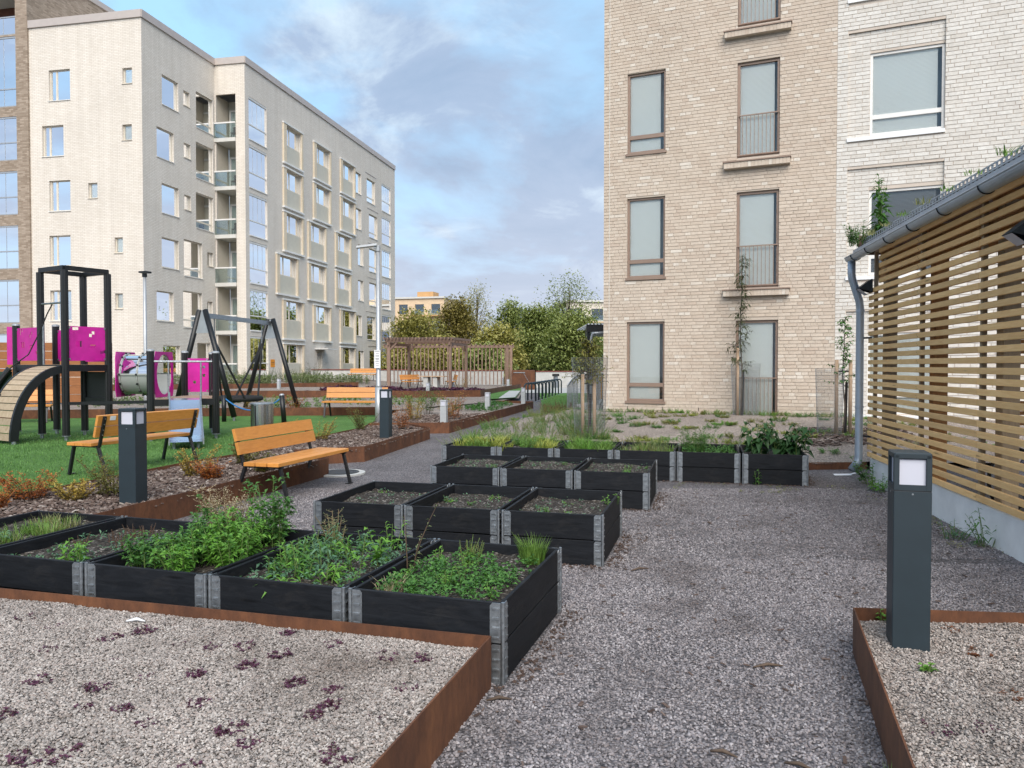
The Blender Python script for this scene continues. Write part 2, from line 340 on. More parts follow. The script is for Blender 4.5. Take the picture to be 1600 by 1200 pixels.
def m_glass(name, tint, refl=0.10, rough=0.0):
    m, t, b = nodes(name); t.nodes.remove(b)
    tr = t.nodes.new('ShaderNodeBsdfTransparent'); tr.inputs[0].default_value = (*tint, 1)
    gl = t.nodes.new('ShaderNodeBsdfGlossy'); gl.inputs['Roughness'].default_value = rough; gl.inputs[0].default_value = (0.95, 0.97, 1, 1)
    fr = t.nodes.new('ShaderNodeFresnel'); fr.inputs[0].default_value = 1.5
    ad = t.nodes.new('ShaderNodeMath'); ad.operation = 'ADD'; ad.use_clamp = True; ad.inputs[1].default_value = refl; t.links.new(fr.outputs[0], ad.inputs[0])
    mx = t.nodes.new('ShaderNodeMixShader'); t.links.new(ad.outputs[0], mx.inputs[0]); t.links.new(tr.outputs[0], mx.inputs[1]); t.links.new(gl.outputs[0], mx.inputs[2])
    t.links.new(mx.outputs[0], t.nodes['Material Output'].inputs[0]); return m
m_glass('glass', (0.985, 0.997, 0.992), 0.0); m_glass('balcony_glass', (0.78, 0.86, 0.85), 0.10); m_glass('clear_plastic', (0.93, 0.93, 0.93), 0.06, 0.05)
m_glass('glass_sky', (0.86, 0.93, 0.95), 0.07)
m, t, b = nodes('mesh_net'); b.inputs['Base Color'].default_value = (0.22, 0.23, 0.22, 1); b.inputs['Alpha'].default_value = 0.07; b.inputs['Roughness'].default_value = 0.9
def m_blind(name, col, sc, axis=2, st=0.5):
    m, t, b = nodes(name); c = t.nodes.new('ShaderNodeTexCoord'); wv = t.nodes.new('ShaderNodeTexWave'); wv.bands_direction = 'XYZ'[axis]
    wv.inputs['Scale'].default_value = sc; t.links.new(c.outputs['Object'], wv.inputs['Vector'])
    r = ramp(t, wv.outputs['Fac'], [(0.0, mul(col, 0.90)), (0.5, col)]); t.links.new(r.outputs[0], b.inputs['Base Color']); b.inputs['Roughness'].default_value = 0.7
    bump(t, b, wv.outputs['Fac'], st, 0.01); return m
m_blind('blind', (0.86, 0.87, 0.835), 12.0); m_blind('blind_dark', (0.20, 0.21, 0.22), 12.0); m_blind('curtain', (0.74, 0.74, 0.70), 3.0, 0, 0.9); m_blind('curtain_y', (0.70, 0.71, 0.67), 2.6, 1, 0.9)
def m_brick(name, cols, mort):                      # single bricks: colour comes with the brick
    m, t, b = nodes(name); at = t.nodes.new('ShaderNodeAttribute'); at.attribute_name = 'tint'; v = coords(t)
    k = len(cols); r = ramp(t, at.outputs['Fac'], [(i / (k - 1), c) for i, c in enumerate(cols)])
    n = ramp(t, noise(t, v, 16, 6, 0.7), [(0.3, (0.86,) * 3), (0.7, (1.1,) * 3)]); n2 = ramp(t, noise(t, v, 0.5, 4, 0.6), [(0.3, (0.93,) * 3), (0.7, (1.05,) * 3)])
    t.links.new(mixc_(t, 1, mixc_(t, 1, r.outputs[0], n.outputs[0], 'MULTIPLY'), n2.outputs[0], 'MULTIPLY'), b.inputs['Base Color'])
    b.inputs['Roughness'].default_value = 0.9; b.inputs['Specular IOR Level'].default_value = 0.2; bump(t, b, noise(t, v, 90, 5, 0.7), 0.35, 0.006)
    M(name + '_mortar', mort, 0.95, 0.10, 3, bmp=0.2, bsc=90)
m_brick('brick_tan', [(0.51, 0.42, 0.34), (0.54, 0.455, 0.37), (0.56, 0.475, 0.39), (0.57, 0.49, 0.405), (0.545, 0.46, 0.378), (0.585, 0.505, 0.42), (0.66, 0.605, 0.53)], (0.49, 0.42, 0.35))
m_brick('brick_white', [(0.58, 0.545, 0.49), (0.64, 0.61, 0.56), (0.665, 0.64, 0.595), (0.62, 0.59, 0.54), (0.69, 0.67, 0.625)], (0.56, 0.49, 0.42))
def m_farbrick(name, c1, c2, mort, big=(0.94, 1.05)):
    m, t, b = nodes(name); c = t.nodes.new('ShaderNodeTexCoord'); sp = t.nodes.new('ShaderNodeSeparateXYZ'); t.links.new(c.outputs['Object'], sp.inputs[0])
    ad = t.nodes.new('ShaderNodeMath'); ad.operation = 'ADD'; t.links.new(sp.outputs[0], ad.inputs[0]); t.links.new(sp.outputs[1], ad.inputs[1])
    cbx = t.nodes.new('ShaderNodeCombineXYZ'); t.links.new(ad.outputs[0], cbx.inputs[0]); t.links.new(sp.outputs[2], cbx.inputs[1])
    br = t.nodes.new('ShaderNodeTexBrick'); br.inputs['Scale'].default_value = 1.0; br.inputs['Brick Width'].default_value = 0.29; br.inputs['Row Height'].default_value = 0.088
    br.inputs['Mortar Size'].default_value = 0.009; br.inputs['Mortar Smooth'].default_value = 0.2; br.inputs['Color1'].default_value = (*c1, 1); br.inputs['Color2'].default_value = (*c2, 1); br.inputs['Mortar'].default_value = (*mort, 1)
    t.links.new(cbx.outputs[0], br.inputs['Vector'])
    n2 = ramp(t, noise(t, c.outputs['Object'], 0.25, 4, 0.6), [(0.3, (big[0],) * 3), (0.7, (big[1],) * 3)])
    sk = ramp(t, noise(t, coords(t, (1.6, 1.6, 0.07)), 1.5, 6, 0.65), [(0.32, (0.93, 0.925, 0.915)), (0.62, (1.02,) * 3)])
    t.links.new(mixc_(t, 1, mixc_(t, 1, br.outputs['Color'], n2.outputs[0], 'MULTIPLY'), sk.outputs[0], 'MULTIPLY'), b.inputs['Base Color']); b.inputs['Roughness'].default_value = 0.9; b.inputs['Specular IOR Level'].default_value = 0.2
    inv = t.nodes.new('ShaderNodeMath'); inv.operation = 'SUBTRACT'; inv.inputs[0].default_value = 1; t.links.new(br.outputs['Fac'], inv.inputs[1]); bump(t, b, inv.outputs[0], 0.6, 0.012)
m_farbrick('brick_far_white', (0.70, 0.645, 0.57), (0.755, 0.705, 0.635), (0.53, 0.47, 0.40))
m_farbrick('brick_far_warmlit', (0.72, 0.615, 0.455), (0.77, 0.675, 0.53), (0.58, 0.48, 0.36))  # white brick of the window surrounds with warm light put into its colour
m_farbrick('brick_far_tan', (0.26, 0.20, 0.15), (0.42, 0.34, 0.27), (0.30, 0.25, 0.20))
M('dark_green', (0.012, 0.04, 0.018), 0.5, 0.1, 5)
m_leaf('turf_blade', (0.06, 0.15, 0.034), (0.15, 0.30, 0.08), 0.6, 0.15)
m_leaf('leaf_sapling', (0.03, 0.042, 0.018), (0.085, 0.10, 0.042))
# ------------------------------------------------------------------ ground, path, lawn, beds
rng = np.random.default_rng(7); random.seed(7)
def struct(o, kind='structure'): o['kind'] = kind; return o
def sheet(name, pts, z, mat):
    return struct(MB().add([(x, y, z) for x, y in pts], [tuple(range(len(pts)))]).build(name, MT[mat]))
def inpoly(P, poly):
    x, y = P[:, 0], P[:, 1]; c = np.zeros(len(P), bool); n = len(poly)
    for i in range(n):
        x0, y0 = poly[i]; x1, y1 = poly[(i + 1) % n]
        k = (y0 > y) != (y1 > y); xx = (x1 - x0) * (y - y0) / ((y1 - y0) if y1 != y0 else 1e-9) + x0; c ^= k & (x < xx)
    return c
def sample(poly, n, excl=()):
    p = np.array(poly); lo, hi = p.min(0), p.max(0); out = []; tot = 0
    area = abs(sum(poly[i][0] * poly[(i + 1) % len(poly)][1] - poly[(i + 1) % len(poly)][0] * poly[i][1] for i in range(len(poly)))) / 2
    q = rng.uniform(lo, hi, (int(n * np.prod(hi - lo) / area), 2)); q = q[inpoly(q, poly)]
    for e in excl: q = q[~inpoly(q, e)]
    return q

sheet('ground', [(-400, -60), (400, -60), (400, 900), (-400, 900)], -0.08, 'asphalt')
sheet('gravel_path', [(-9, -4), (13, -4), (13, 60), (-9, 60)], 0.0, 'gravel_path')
LAWN = [(-5.85, 5.6), (-5.2, 7.8), (-4.9, 9.05), (-4.51, 10.8), (-4.13, 11.8), (-3.65, 14.7), (-3.27, 16.7), (-3.35, 20), (-4.0, 23.0), (-10, 22.3), (-16, 20.6), (-34, 16), (-34, 5.6)]
FRONTBED = [(-0.115, 3.70), (-3.035, 4.515), (-6.5, 5.47), (-6.5, -1.5), (-1.63, -1.5)]
RIGHTBED = [(1.875, 4.16), (0.03, -1.5), (3.0, -1.5), (3.66, 3.97)]
MULCH = [(-3.82, 6.4), (-2.63, 10.97), (-3.43, 12.06), (-2.42, 12.55), (-1.77, 16.5), (-2.48, 17.76), (-3.31, 18.2), (-3.27, 16.7), (-3.65, 14.7), (-4.13, 11.8), (-4.51, 10.8), (-4.9, 9.05), (-5.2, 7.8), (-5.85, 5.6), (-4.4, 5.9)]
SHRUBBED = [(-2.48, 17.76), (-1.47, 17.9), (0.79, 28.5), (-0.6, 29.5), (-3.6, 24), (-3.35, 20), (-3.31, 18.2)]
def relief_sheet(name, poly, z, mat, amp, cell):
    p = np.array(poly); lo, hi = p.min(0), p.max(0); import bmesh
    bm = bmesh.new(); vs = [bm.verts.new((x, y, z)) for x, y in poly]; bm.faces.new(vs)
    for ax in (0, 1):
        c = lo[ax] + cell
        while c < hi[ax]:
            co = [0, 0, 0]; no = [0, 0, 0]; co[ax] = c; no[ax] = 1
            bmesh.ops.bisect_plane(bm, geom=bm.verts[:] + bm.edges[:] + bm.faces[:], plane_co=co, plane_no=no); c += cell
    for v in bm.verts: v.co.z += amp * (mnoise.noise(V((v.co.x * 2.2, v.co.y * 2.2, z * 9))) + 0.5 * mnoise.noise(V((v.co.x * 6, v.co.y * 6, 3))))
    m = bpy.data.meshes.new(name); bm.to_mesh(m); bm.free(); m.materials.append(MT[mat]); m.shade_smooth()
    return struct(bpy.data.objects.new(name, m)), m
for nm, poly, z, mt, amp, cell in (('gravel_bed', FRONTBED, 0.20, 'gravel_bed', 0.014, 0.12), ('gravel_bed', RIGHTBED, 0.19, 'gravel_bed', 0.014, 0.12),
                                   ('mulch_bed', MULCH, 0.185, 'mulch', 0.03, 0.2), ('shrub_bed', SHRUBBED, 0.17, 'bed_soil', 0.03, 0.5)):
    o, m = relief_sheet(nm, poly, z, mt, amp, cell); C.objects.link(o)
o, m = relief_sheet('lawn', LAWN, 0.0, 'turf', 0.008, 0.6); C.objects.link(o)
for v in m.vertices: v.co.z += 0.1 * min(1, max(0, (v.co.y - 8) / 6))
# bed behind the lawn, climbing gently towards the white building
def backz(x, y):
    k = min(1, max(0, (y - 34) / 22)) * min(1, max(0, (-6 - x) / 6)); return 0.2 + 0.5 * k
BACK = [(-4.05, 23.2), (-3.6, 24.05), (-0.6, 29.55), (0.3, 33), (0.7, 46), (0.7, 57), (-34, 57), (-34, 16.2), (-16, 20.8), (-10, 22.5)]
o, m = relief_sheet('planting_bed', BACK, 0.0, 'bed_soil', 0.03, 1.0); C.objects.link(o)
for v in m.vertices: v.co.z += backz(v.co.x, v.co.y)
sheet('grass_verge', [(-0.9, 30.4), (0.15, 31.8), (0.62, 45.5), (0.1, 45.5), (-1.2, 34.6)], 0.262, 'turf')
sheet('pale_path', [(-0.55, 31.0), (0.12, 32.0), (0.45, 40.5), (-0.15, 40.5)], 0.27, 'pale_path')
sheet('grass_verge', [(1.1, 27.5), (2.6, 27.0), (5.0, 45), (1.6, 45)], 0.02, 'turf')
sheet('pale_path', [(0.75, 44), (6, 44), (6, 56), (0.75, 56)], 0.025, 'pale_path')
# loose slope between the back planter row and the brick building
Fp = [(-0.9, 12.78), (0.6, 12.42), (2.2, 12.0), (4.05, 11.52), (5.3, 11.66), (9, 11.7)]
Mp = [(-0.65, 18.6), (1.2, 15.9), (3.0, 15.0), (5.0, 14.5), (6.6, 14.2), (10, 13.6)]
Bp = [(1.6, 25.4), (2.22, 19.0), (4.2, 18.05), (6.2, 17.2), (8.4, 16.2), (12, 14.6)]
def lerp_l(L, s):
    f = s * (len(L) - 1); i = min(int(f), len(L) - 2); f -= i; return L[i][0] * (1 - f) + L[i + 1][0] * f, L[i][1] * (1 - f) + L[i + 1][1] * f
def slope_pt(s, t):
    a, b, c = lerp_l(Fp, s), lerp_l(Mp, s), lerp_l(Bp, s)
    q = [a[i] * (1 - t) * (1 - 2 * t) + b[i] * 4 * t * (1 - t) + c[i] * t * (2 * t - 1) for i in (0, 1)]
    e = min(1, s / 0.12); hz = (0.10 + 0.37 * min(1, t * 1.5) ** 0.8) * (0.15 + 0.85 * e ** 0.7)
    if s < 0.2: hz *= 1 - 0.5 * t * (1 - s / 0.2)
    return q[0], q[1], hz + 0.03 * mnoise.noise(V((q[0] * 1.7, q[1] * 1.7, 1))) + 0.012 * mnoise.noise(V((q[0] * 6, q[1] * 6, 4)))
mb = MB(); NS, NT_ = 90, 60
mb.v = [slope_pt(i / NS, j / NT_) for j in range(NT_ + 1) for i in range(NS + 1)]
mb.f = [(j * (NS + 1) + i, j * (NS + 1) + i + 1, (j + 1) * (NS + 1) + i + 1, (j + 1) * (NS + 1) + i) for j in range(NT_) for i in range(NS)]; mb.a = [0] * len(mb.f)
SLV = np.array(mb.v)
def slope_z(x, y): return float(SLV[np.argmin((SLV[:, 0] - x) ** 2 + (SLV[:, 1] - y) ** 2), 2])
struct(mb.build('slope', MT['bed_soil'], smooth=True))

# ------------------------------------------------------------------ rusty steel edging
def edging(label, pts, ztop=0.255, zbot=-0.03, th=0.008, closed=False):
    t = thing('steel_edging', label, 'edging', (pts[0][0], pts[0][1], 0))
    for i in range(len(pts) - 1):
        p, q = V((*pts[i], 0)), V((*pts[i + 1], 0)); L = (q - p).length; k = max(1, round(L / 2.4)); d = (q - p) / L
        for j in range(k):
            a = p + d * (L * j / k + (0.001 if j else 0)); b = p + d * (L * (j + 1) / k - (0.001 if j < k - 1 else 0))
            MB().beam((*a.xy, (ztop + zbot) / 2), (*b.xy, (ztop + zbot) / 2), th, ztop - zbot).build('steel_plate', MT['corten'], t, rel=True)
    return t
edging('rusty steel edging around the gravel bed at the bottom left', [(-6.5, 5.475), (-3.035, 4.52), (-0.105, 3.71), (-1.62, -1.5)])
edging('rusty steel edging of the gravel bed under the big dark bollard, bottom right', [(0.02, -1.5), (1.868, 4.168), (3.67, 3.98)], ztop=0.25)
edging('long rusty steel edging of the mulch bed behind the near orange bench', [(-3.82, 6.4), (-2.63, 10.97), (-3.43, 12.06)])
edging('angled rusty steel edging of the mulch bed with a dark bollard behind it', [(-3.425, 12.066), (-2.42, 12.55), (-1.77, 16.5), (-2.47, 17.75)])
edging('rusty steel edging leading along the gravel path to the bicycle racks', [(-3.3, 17.66), (-1.47, 17.9), (0.79, 28.5), (-0.6, 29.5)])
edging('thin rusty steel edging between the lawn and the mulch bed', [(-5.86, 5.6), (-5.21, 7.8), (-4.91, 9.05), (-4.52, 10.8), (-4.14, 11.8), (-3.66, 14.7), (-3.28, 16.7), (-3.36, 20), (-4.0, 23.0)], ztop=0.235)
edging('rusty steel edging along the far side of the lawn behind the swing', [(-4.02, 23.08), (-10, 22.4), (-16, 20.7), (-34, 16.1)], ztop=0.34)
edging('rusty steel edging of the purple sedum bed before the pergola', [(-13, 33.2), (-5.7, 33.6), (-3.9, 33.0), (-1.4, 34.2), (0.55, 46)], ztop=0.50)
edging('rusty steel edging in front of the low shrubs by the white building', [(-26, 36.5), (-14, 41.5), (-9, 45)], ztop=0.62)
edging('low rusty steel edging right of the back row of planter boxes', [(4.15, 11.48), (4.6, 11.6), (5.4, 11.66)], ztop=0.11)

# ------------------------------------------------------------------ loose stones and bark (stuff)
def stone_group(name, mat, smin, smax):
    g = bpy.data.node_groups.new(name, 'GeometryNodeTree')
    g.interface.new_socket('Geometry', in_out='INPUT', socket_type='NodeSocketGeometry'); g.interface.new_socket('Geometry', in_out='OUTPUT', socket_type='NodeSocketGeometry')
    n = g.nodes; gi = n.new('NodeGroupInput'); go = n.new('NodeGroupOutput'); iop = n.new('GeometryNodeInstanceOnPoints'); jn = n.new('GeometryNodeJoinGeometry')
    for sc in ((1.25, 0.95, 0.6), (1.0, 1.1, 0.75), (1.5, 0.8, 0.65)):
        ic = n.new('GeometryNodeMeshIcoSphere'); ic.inputs['Radius'].default_value = 0.5; ic.inputs['Subdivisions'].default_value = 1
        sp = n.new('GeometryNodeSetPosition'); rv = n.new('FunctionNodeRandomValue'); rv.data_type = 'FLOAT_VECTOR'
        rv.inputs[0].default_value = (-0.1, -0.1, -0.1); rv.inputs[1].default_value = (0.1, 0.1, 0.1); rv.inputs['Seed'].default_value = int(sc[0] * 100)
        g.links.new(ic.outputs[0], sp.inputs['Geometry']); g.links.new(rv.outputs[0], sp.inputs['Offset'])
        tr = n.new('GeometryNodeTransform'); tr.inputs['Scale'].default_value = sc; g.links.new(sp.outputs[0], tr.inputs[0])
        sm = n.new('GeometryNodeSetMaterial'); sm.inputs['Material'].default_value = MT[mat]; g.links.new(tr.outputs[0], sm.inputs[0])
        ti = n.new('GeometryNodeGeometryToInstance'); g.links.new(sm.outputs[0], ti.inputs[0]); g.links.new(ti.outputs[0], jn.inputs[0])
    g.links.new(gi.outputs[0], iop.inputs['Points']); g.links.new(jn.outputs[0], iop.inputs['Instance']); iop.inputs['Pick Instance'].default_value = True
    rr = n.new('FunctionNodeRandomValue'); rr.data_type = 'FLOAT_VECTOR'; rr.inputs[1].default_value = (0.6, 0.6, 6.28); rr.inputs[0].default_value = (-0.6, -0.6, 0)
    rs = n.new('FunctionNodeRandomValue'); rs.data_type = 'FLOAT'; rs.inputs[2].default_value = smin; rs.inputs[3].default_value = smax; rs.inputs['Seed'].default_value = 5
    g.links.new(rr.outputs[0], iop.inputs['Rotation']); g.links.new(rs.outputs[1], iop.inputs['Scale']); g.links.new(iop.outputs[0], go.inputs[0]); return g
def scatter(name, label, pts, zf, grp):
    m = bpy.data.meshes.new(name); m.from_pydata([(x, y, zf(x, y)) for x, y in pts], [], [])
    o = bpy.data.objects.new(name, m); C.objects.link(o); md = o.modifiers.new('stones', 'NODES'); md.node_group = grp
    return tag(o, label, 'gravel', kind='stuff')
gp = stone_group('path_stones', 'path_stone', 0.006, 0.0165); gb = stone_group('bed_stones', 'bed_stone', 0.005, 0.014)
def rowbox(o, th, w, d):
    a = (math.cos(th), -math.sin(th)); b = (math.sin(th), math.cos(th)); return (o[0] + a[0] * w + b[0] * d, o[1] + a[1] * w + b[1] * d)
ROWS = {'A': ((-0.03, 3.735), R(17.3), 5, 0.872), 'B': ((0.724, 5.955), R(14.8), 3, 0.843), 'C': ((1.505, 8.31), R(14.5), 3, 0.85), 'D': ((3.87, 9.98), R(14.5), 6, 0.846)}
FOOT = [[rowbox(o, th, 0, 0), rowbox(o, th, -n * p, 0), rowbox(o, th, -n * p, 1.2), rowbox(o, th, 0, 1.2)] for o, th, n, p in ROWS.values()]
pa = sample([(-2.6, 2.2), (3.6, 2.2), (4.05, 6.0), (2.6, 6.2), (0.0, 6.2), (-1.0, 5.6)], 125000, [FRONTBED, RIGHTBED] + FOOT)
pb = sample([(-3.4, 6.2), (4.1, 6.2), (4.75, 9.8), (-2.9, 9.8)], 85000, FOOT + [MULCH])
scatter('path_gravel', 'crushed grey and pink gravel strewn over the path', np.concatenate([pa, pb]), lambda x, y: 0.001 + 0.004 * random.random(), gp)
bz = lambda z0: (lambda x, y: z0 + 0.002 + 0.004 * random.random() + 0.014 * (mnoise.noise(V((x * 2.2, y * 2.2, z0 * 9))) + 0.5 * mnoise.noise(V((x * 6, y * 6, 3)))))
q = sample([(-0.12, 3.69), (-3.035, 4.51), (-4.2, 4.83), (-3.2, 1.7), (-0.70, 1.7)], 140000)
scatter('bed_gravel', 'pale fine gravel covering the front left bed', q, bz(0.20), gb)
q = sample([(1.87, 4.15), (1.07, 1.7), (3.28, 1.7), (3.65, 3.96)], 48000)
scatter('bed_gravel', 'pale fine gravel covering the bed round the big bollard', q, bz(0.19), gb)
def chips(name, label, pts, zf, s0, s1):
    mb = MB()
    for x, y in pts:
        a = random.uniform(0, 6.28); L = random.uniform(s0, s1); wd = L * random.uniform(0.25, 0.5); th = random.uniform(0.004, 0.012)
        tl = random.uniform(-0.4, 0.4); tr = random.uniform(-0.3, 0.3)
        ax = V((math.cos(a) * math.cos(tl), math.sin(a) * math.cos(tl), math.sin(tl))); ay = V((-math.sin(a), math.cos(a), math.sin(tr))).normalized(); az = ax.cross(ay)
        mb.ob((x, y, zf(x, y) + 0.008), ax * (L / 2), ay * (wd / 2), az * (th / 2), random.random())
    return tag(mb.build(name, MT['bark_chip'], attr=True), label, 'bark mulch', kind='stuff')
mz = lambda x, y: 0.185 + random.uniform(0, 0.02) + 0.03 * (mnoise.noise(V((x * 2.2, y * 2.2, 0.185 * 9))) + 0.5 * mnoise.noise(V((x * 6, y * 6, 3))))
chips('bark_mulch', 'dark shredded bark mulch in the long bed between lawn and path', np.concatenate([sample([p for p in MULCH], 19000)]), mz, 0.025, 0.075)
chips('bark_mulch', 'bark mulch under the orange shrubs beside the path', sample([(-2.48, 17.8), (-1.47, 17.95), (-0.55, 22.2), (-2.2, 21.5), (-3.35, 20), (-3.31, 18.2)], 2600), lambda x, y: 0.18 + random.uniform(0, 0.03), 0.05, 0.12)
chips('bark_mulch', 'dark bark mulch around the sapling by the downpipe', sample([(5.0, 12.7), (6.9, 12.9), (7.3, 14.4), (5.2, 14.3)], 1100), lambda x, y: slope_z(x, y) + random.uniform(0, 0.03), 0.05, 0.11)
# ------------------------------------------------------------------ planter boxes
def make_planter(soil_z, seed, width):
    random.seed(seed); hw = width / 2; t = thing('planter_box', 'x', 'planter')
    for k in (0, 1):
        z0, z1 = k * 0.206 + 0.002, k * 0.206 + 0.2
        for sg in (-1, 1):
            y = sg * 0.589; MB().bbox(-hw + 0.012, hw - 0.012, y - 0.011, y + 0.011, z0, z1, 0.003).build('board', MT['planter_wood'], t).rotation_euler = (random.uniform(-.006, .006) * 0, random.uniform(-.004, .004), random.uniform(-.005, .005))
            x = sg * (hw - 0.011); MB().bbox(x - 0.011, x + 0.011, -0.577, 0.577, z0, z1, 0.003).build('board', MT['planter_wood'], t)
        h = MB()                                          # one folded hinge, modelled at the (-x, -y) corner
        for lf in (0, 1):
            def P(a, o, z): return (-hw + a, -0.60 - o, z) if lf == 0 else (-hw - o, -0.60 + a, z)
            pts = [(0.010, z0), (0.066, z0), (0.066, z1 - 0.016), (0.054, z1 - 0.001), (0.010, z1 - 0.001)]
            fr = [P(a, 0.004, z) for a, z in pts]; bk = [P(a, 0.0005, z) for a, z in pts]
            n = 5; F = [tuple(range(n)), tuple(range(2 * n - 1, n - 1, -1))] + [(i, i + n, (i + 1) % n + n, (i + 1) % n) for i in range(n)]
            if lf: F = [tuple(reversed(f)) for f in F]
            h.add(fr + bk, F)
            for q in range(4):
                zc = z0 + 0.025 + q * 0.048
                c0 = V(P(0.016, 0.006, zc)); c1 = V(P(0.054, 0.006, zc)); h.beam(c0, c1, 0.009, 0.009)
        h.tube([(-hw - 0.002, -0.602, z0 - 0.004), (-hw - 0.002, -0.602, z1 + 0.004)], 0.010, 8)
        hm = h.mesh('corner_hinge'); hm.materials.append(MT['galv'])
        for c in range(4):
            o = bpy.data.objects.new('corner_hinge', hm); C.objects.link(o); o.parent = t
            if c == 1: o.scale = (-1, 1, 1)
            if c == 2: o.scale = (-1, -1, 1)
            if c == 3: o.scale = (1, -1, 1)
    s = MB(); nx, ny = 18, 26
    for j in range(ny + 1):
        for i in range(nx + 1):
            x = -hw + 0.022 + (width - 0.044) * i / nx; y = -0.578 + 1.156 * j / ny
            s.v.append((x, y, soil_z + 0.035 * mnoise.noise(V((x * 3, y * 3, seed))) + 0.02 * mnoise.noise(V((x * 11, y * 11, seed + 5)))))
    for j in range(ny):
        for i in range(nx): s.f.append((j * (nx + 1) + i, j * (nx + 1) + i + 1, (j + 1) * (nx + 1) + i + 1, (j + 1) * (nx + 1) + i)); s.a.append(0)
    s.build('soil', MT['planter_soil'], t, smooth=True)
    return t
PL = {
 'A': ['black planter box with low green weeds, right end of the nearest row', 'black planter box of mixed leafy plants, second from the right in the nearest row', 'black planter box full of tall mint-like plants in the nearest row',
       'black planter box with mostly bare soil and one bright green plant, nearest row', 'black planter box overgrown with short grass at the left edge of the picture'],
 'B': ['black planter box with bare soil and red bits, right end of the second row', 'black planter box with bare soil, middle of the second row', 'black planter box with bare soil, left end of the second row beside the bench'],
 'C': ['black planter box with bare soil, right end of the third row', 'black planter box with bare soil, middle of the third row', 'black planter box with a few seedlings, left end of the third row'],
 'D': ['black planter box under large dark drooping leaves, right end of the back row', 'black planter box with a tall feathery plant, second from the right in the back row', 'black planter box with thin grass, third from the right in the back row',
       'black planter box with grass and dead stalks below the caged sapling', 'black planter box of dense green herbs, second from the left in the back row', 'black planter box of pale yellow-green herbs, left end of the back row']}
SOILZ = {'A': [0.34, 0.33, 0.32, 0.33, 0.35], 'B': [0.33, 0.31, 0.325], 'C': [0.345, 0.34, 0.345], 'D': [0.32, 0.30, 0.33, 0.34, 0.36, 0.37]}
BOX = {}
proto = {}
for rw, (o, th, n, p) in ROWS.items():
    for i in range(n):
        wd = p - 0.038; key = (rw, round(SOILZ[rw][i], 2))
        if key in proto: t = copy_tree(proto[key])
        else: t = make_planter(SOILZ[rw][i], len(proto) + 3, wd); proto[key] = t
        c = rowbox(o, th, -p * (i + 0.5), 0.6); t.location = (c[0], c[1], 0.0); t.rotation_euler = (0, 0, -th + random.uniform(-0.006, 0.006))
        tag(t, PL[rw][i], 'planter', 'black planter boxes in four rows'); BOX[(rw, i)] = (c, th, SOILZ[rw][i])
def inbox(rw, i, u, v):                                   # u across the row, v away from the camera, from the box's middle
    c, th, z = BOX[(rw, i)]; return (c[0] + math.cos(th) * u + math.sin(th) * v, c[1] - math.sin(th) * u + math.cos(th) * v, z)

# ------------------------------------------------------------------ bollards
def make_bollard(h, s, head, mat, label, loc, rz, group):
    t = thing('bollard_light', label, 'bollard', loc, rz, group); a = s / 2; zt = h - head
    MB().bbox(-a, a, -a, a, -0.05, zt - 0.0015, 0.003).build('post', MT[mat], t)
    c = MB().bbox(-a * 0.985, a * 0.985, -a * 0.985, a * 0.985, zt - 0.005, zt + 0.005, 0.001); c.build('seam', MT['black_metal'], t)
    f = MB(); pw = s * 0.15
    for sx in (-1, 1):
        for sy in (-1, 1):
            x0, x1 = sorted((sx * a, sx * (a - pw))); y0, y1 = sorted((sy * a, sy * (a - pw))); f.bbox(x0, x1, y0, y1, zt + 0.0015, h - 0.012, 0.002)
    f.box(-a + 0.001, a - 0.001, -a + 0.001, a - 0.001, zt + 0.0015, zt + 0.03 * head / 0.2)
    f.bbox(-a, a, -a, a, h - 0.035 * head / 0.2, h, 0.006); f.build('lamp_head', MT[mat], t)
    MB().bbox(-a + 0.014, a - 0.014, -a + 0.014, a - 0.014, zt + 0.02, h - 0.02, 0.002).build('diffuser', MT['diffuser'], t)
    if h > 0.8:
        for sx in (0, 1): MB().tube([(0 if sx else -a - 0.001, -a - 0.001 if sx else 0, zt - 0.016), (0 if sx else -a + 0.004, -a + 0.004 if sx else 0, zt - 0.016)], 0.005, 6).build('screw', MT['galv'], t)
    return t
G1 = 'tall dark bollard lights'
make_bollard(0.95, 0.168, 0.185, 'bollard_dark', 'large dark bollard light in the near gravel bed at the right', (1.965, 3.785, 0.20), R(-17), G1)
make_bollard(0.96, 0.185, 0.185, 'bollard_dark', 'dark bollard light standing in front of the orange bench on the lawn side', (-3.80, 7.68, 0.19), R(-9.5), G1)
make_bollard(0.94, 0.185, 0.185, 'bollard_dark', 'dark bollard light beside the lamp post at the end of the mulch bed', (-2.40, 14.6, 0.19), R(-12.5), G1)
for x, y, z, lb in ((-1.643, 18.5, 0.19, 'short grey bollard light at the front corner of the shrub bed'), (-0.777, 24.5, 0.17, 'short grey bollard light midway along the shrub bed edging'),
                    (0.42, 28.4, 0.2, 'short grey bollard light right before the bicycle racks'), (-4.0, 36.5, 0.21, 'short grey bollard light in the purple sedum bed before the pergola table'),
                    (-3.62, 46.8, 0.2, 'short grey bollard light beside the front right pergola post'), (-0.24, 47.5, 0.2, 'short grey bollard light left of the rusty steel box'),
                    (-0.65, 53, 0.2, 'small grey bollard light at the foot of the slatted screen end post'), (-12.45, 41.0, 0.33, 'short grey bollard light seen right of the bucket swing'),
                    (-15.2, 51.5, 0.55, 'small grey bollard light by the shrubs of the white building'), (-20.5, 32.8, 0.2, 'short grey bollard light seen under the arched ramp'), (-19.3, 33.4, 0.3, 'short grey bollard light seen between the black tower posts')):
    make_bollard(0.56, 0.15, 0.15, 'bollard_grey', lb, (x, y, z), R(-12), 'short grey bollard lights')

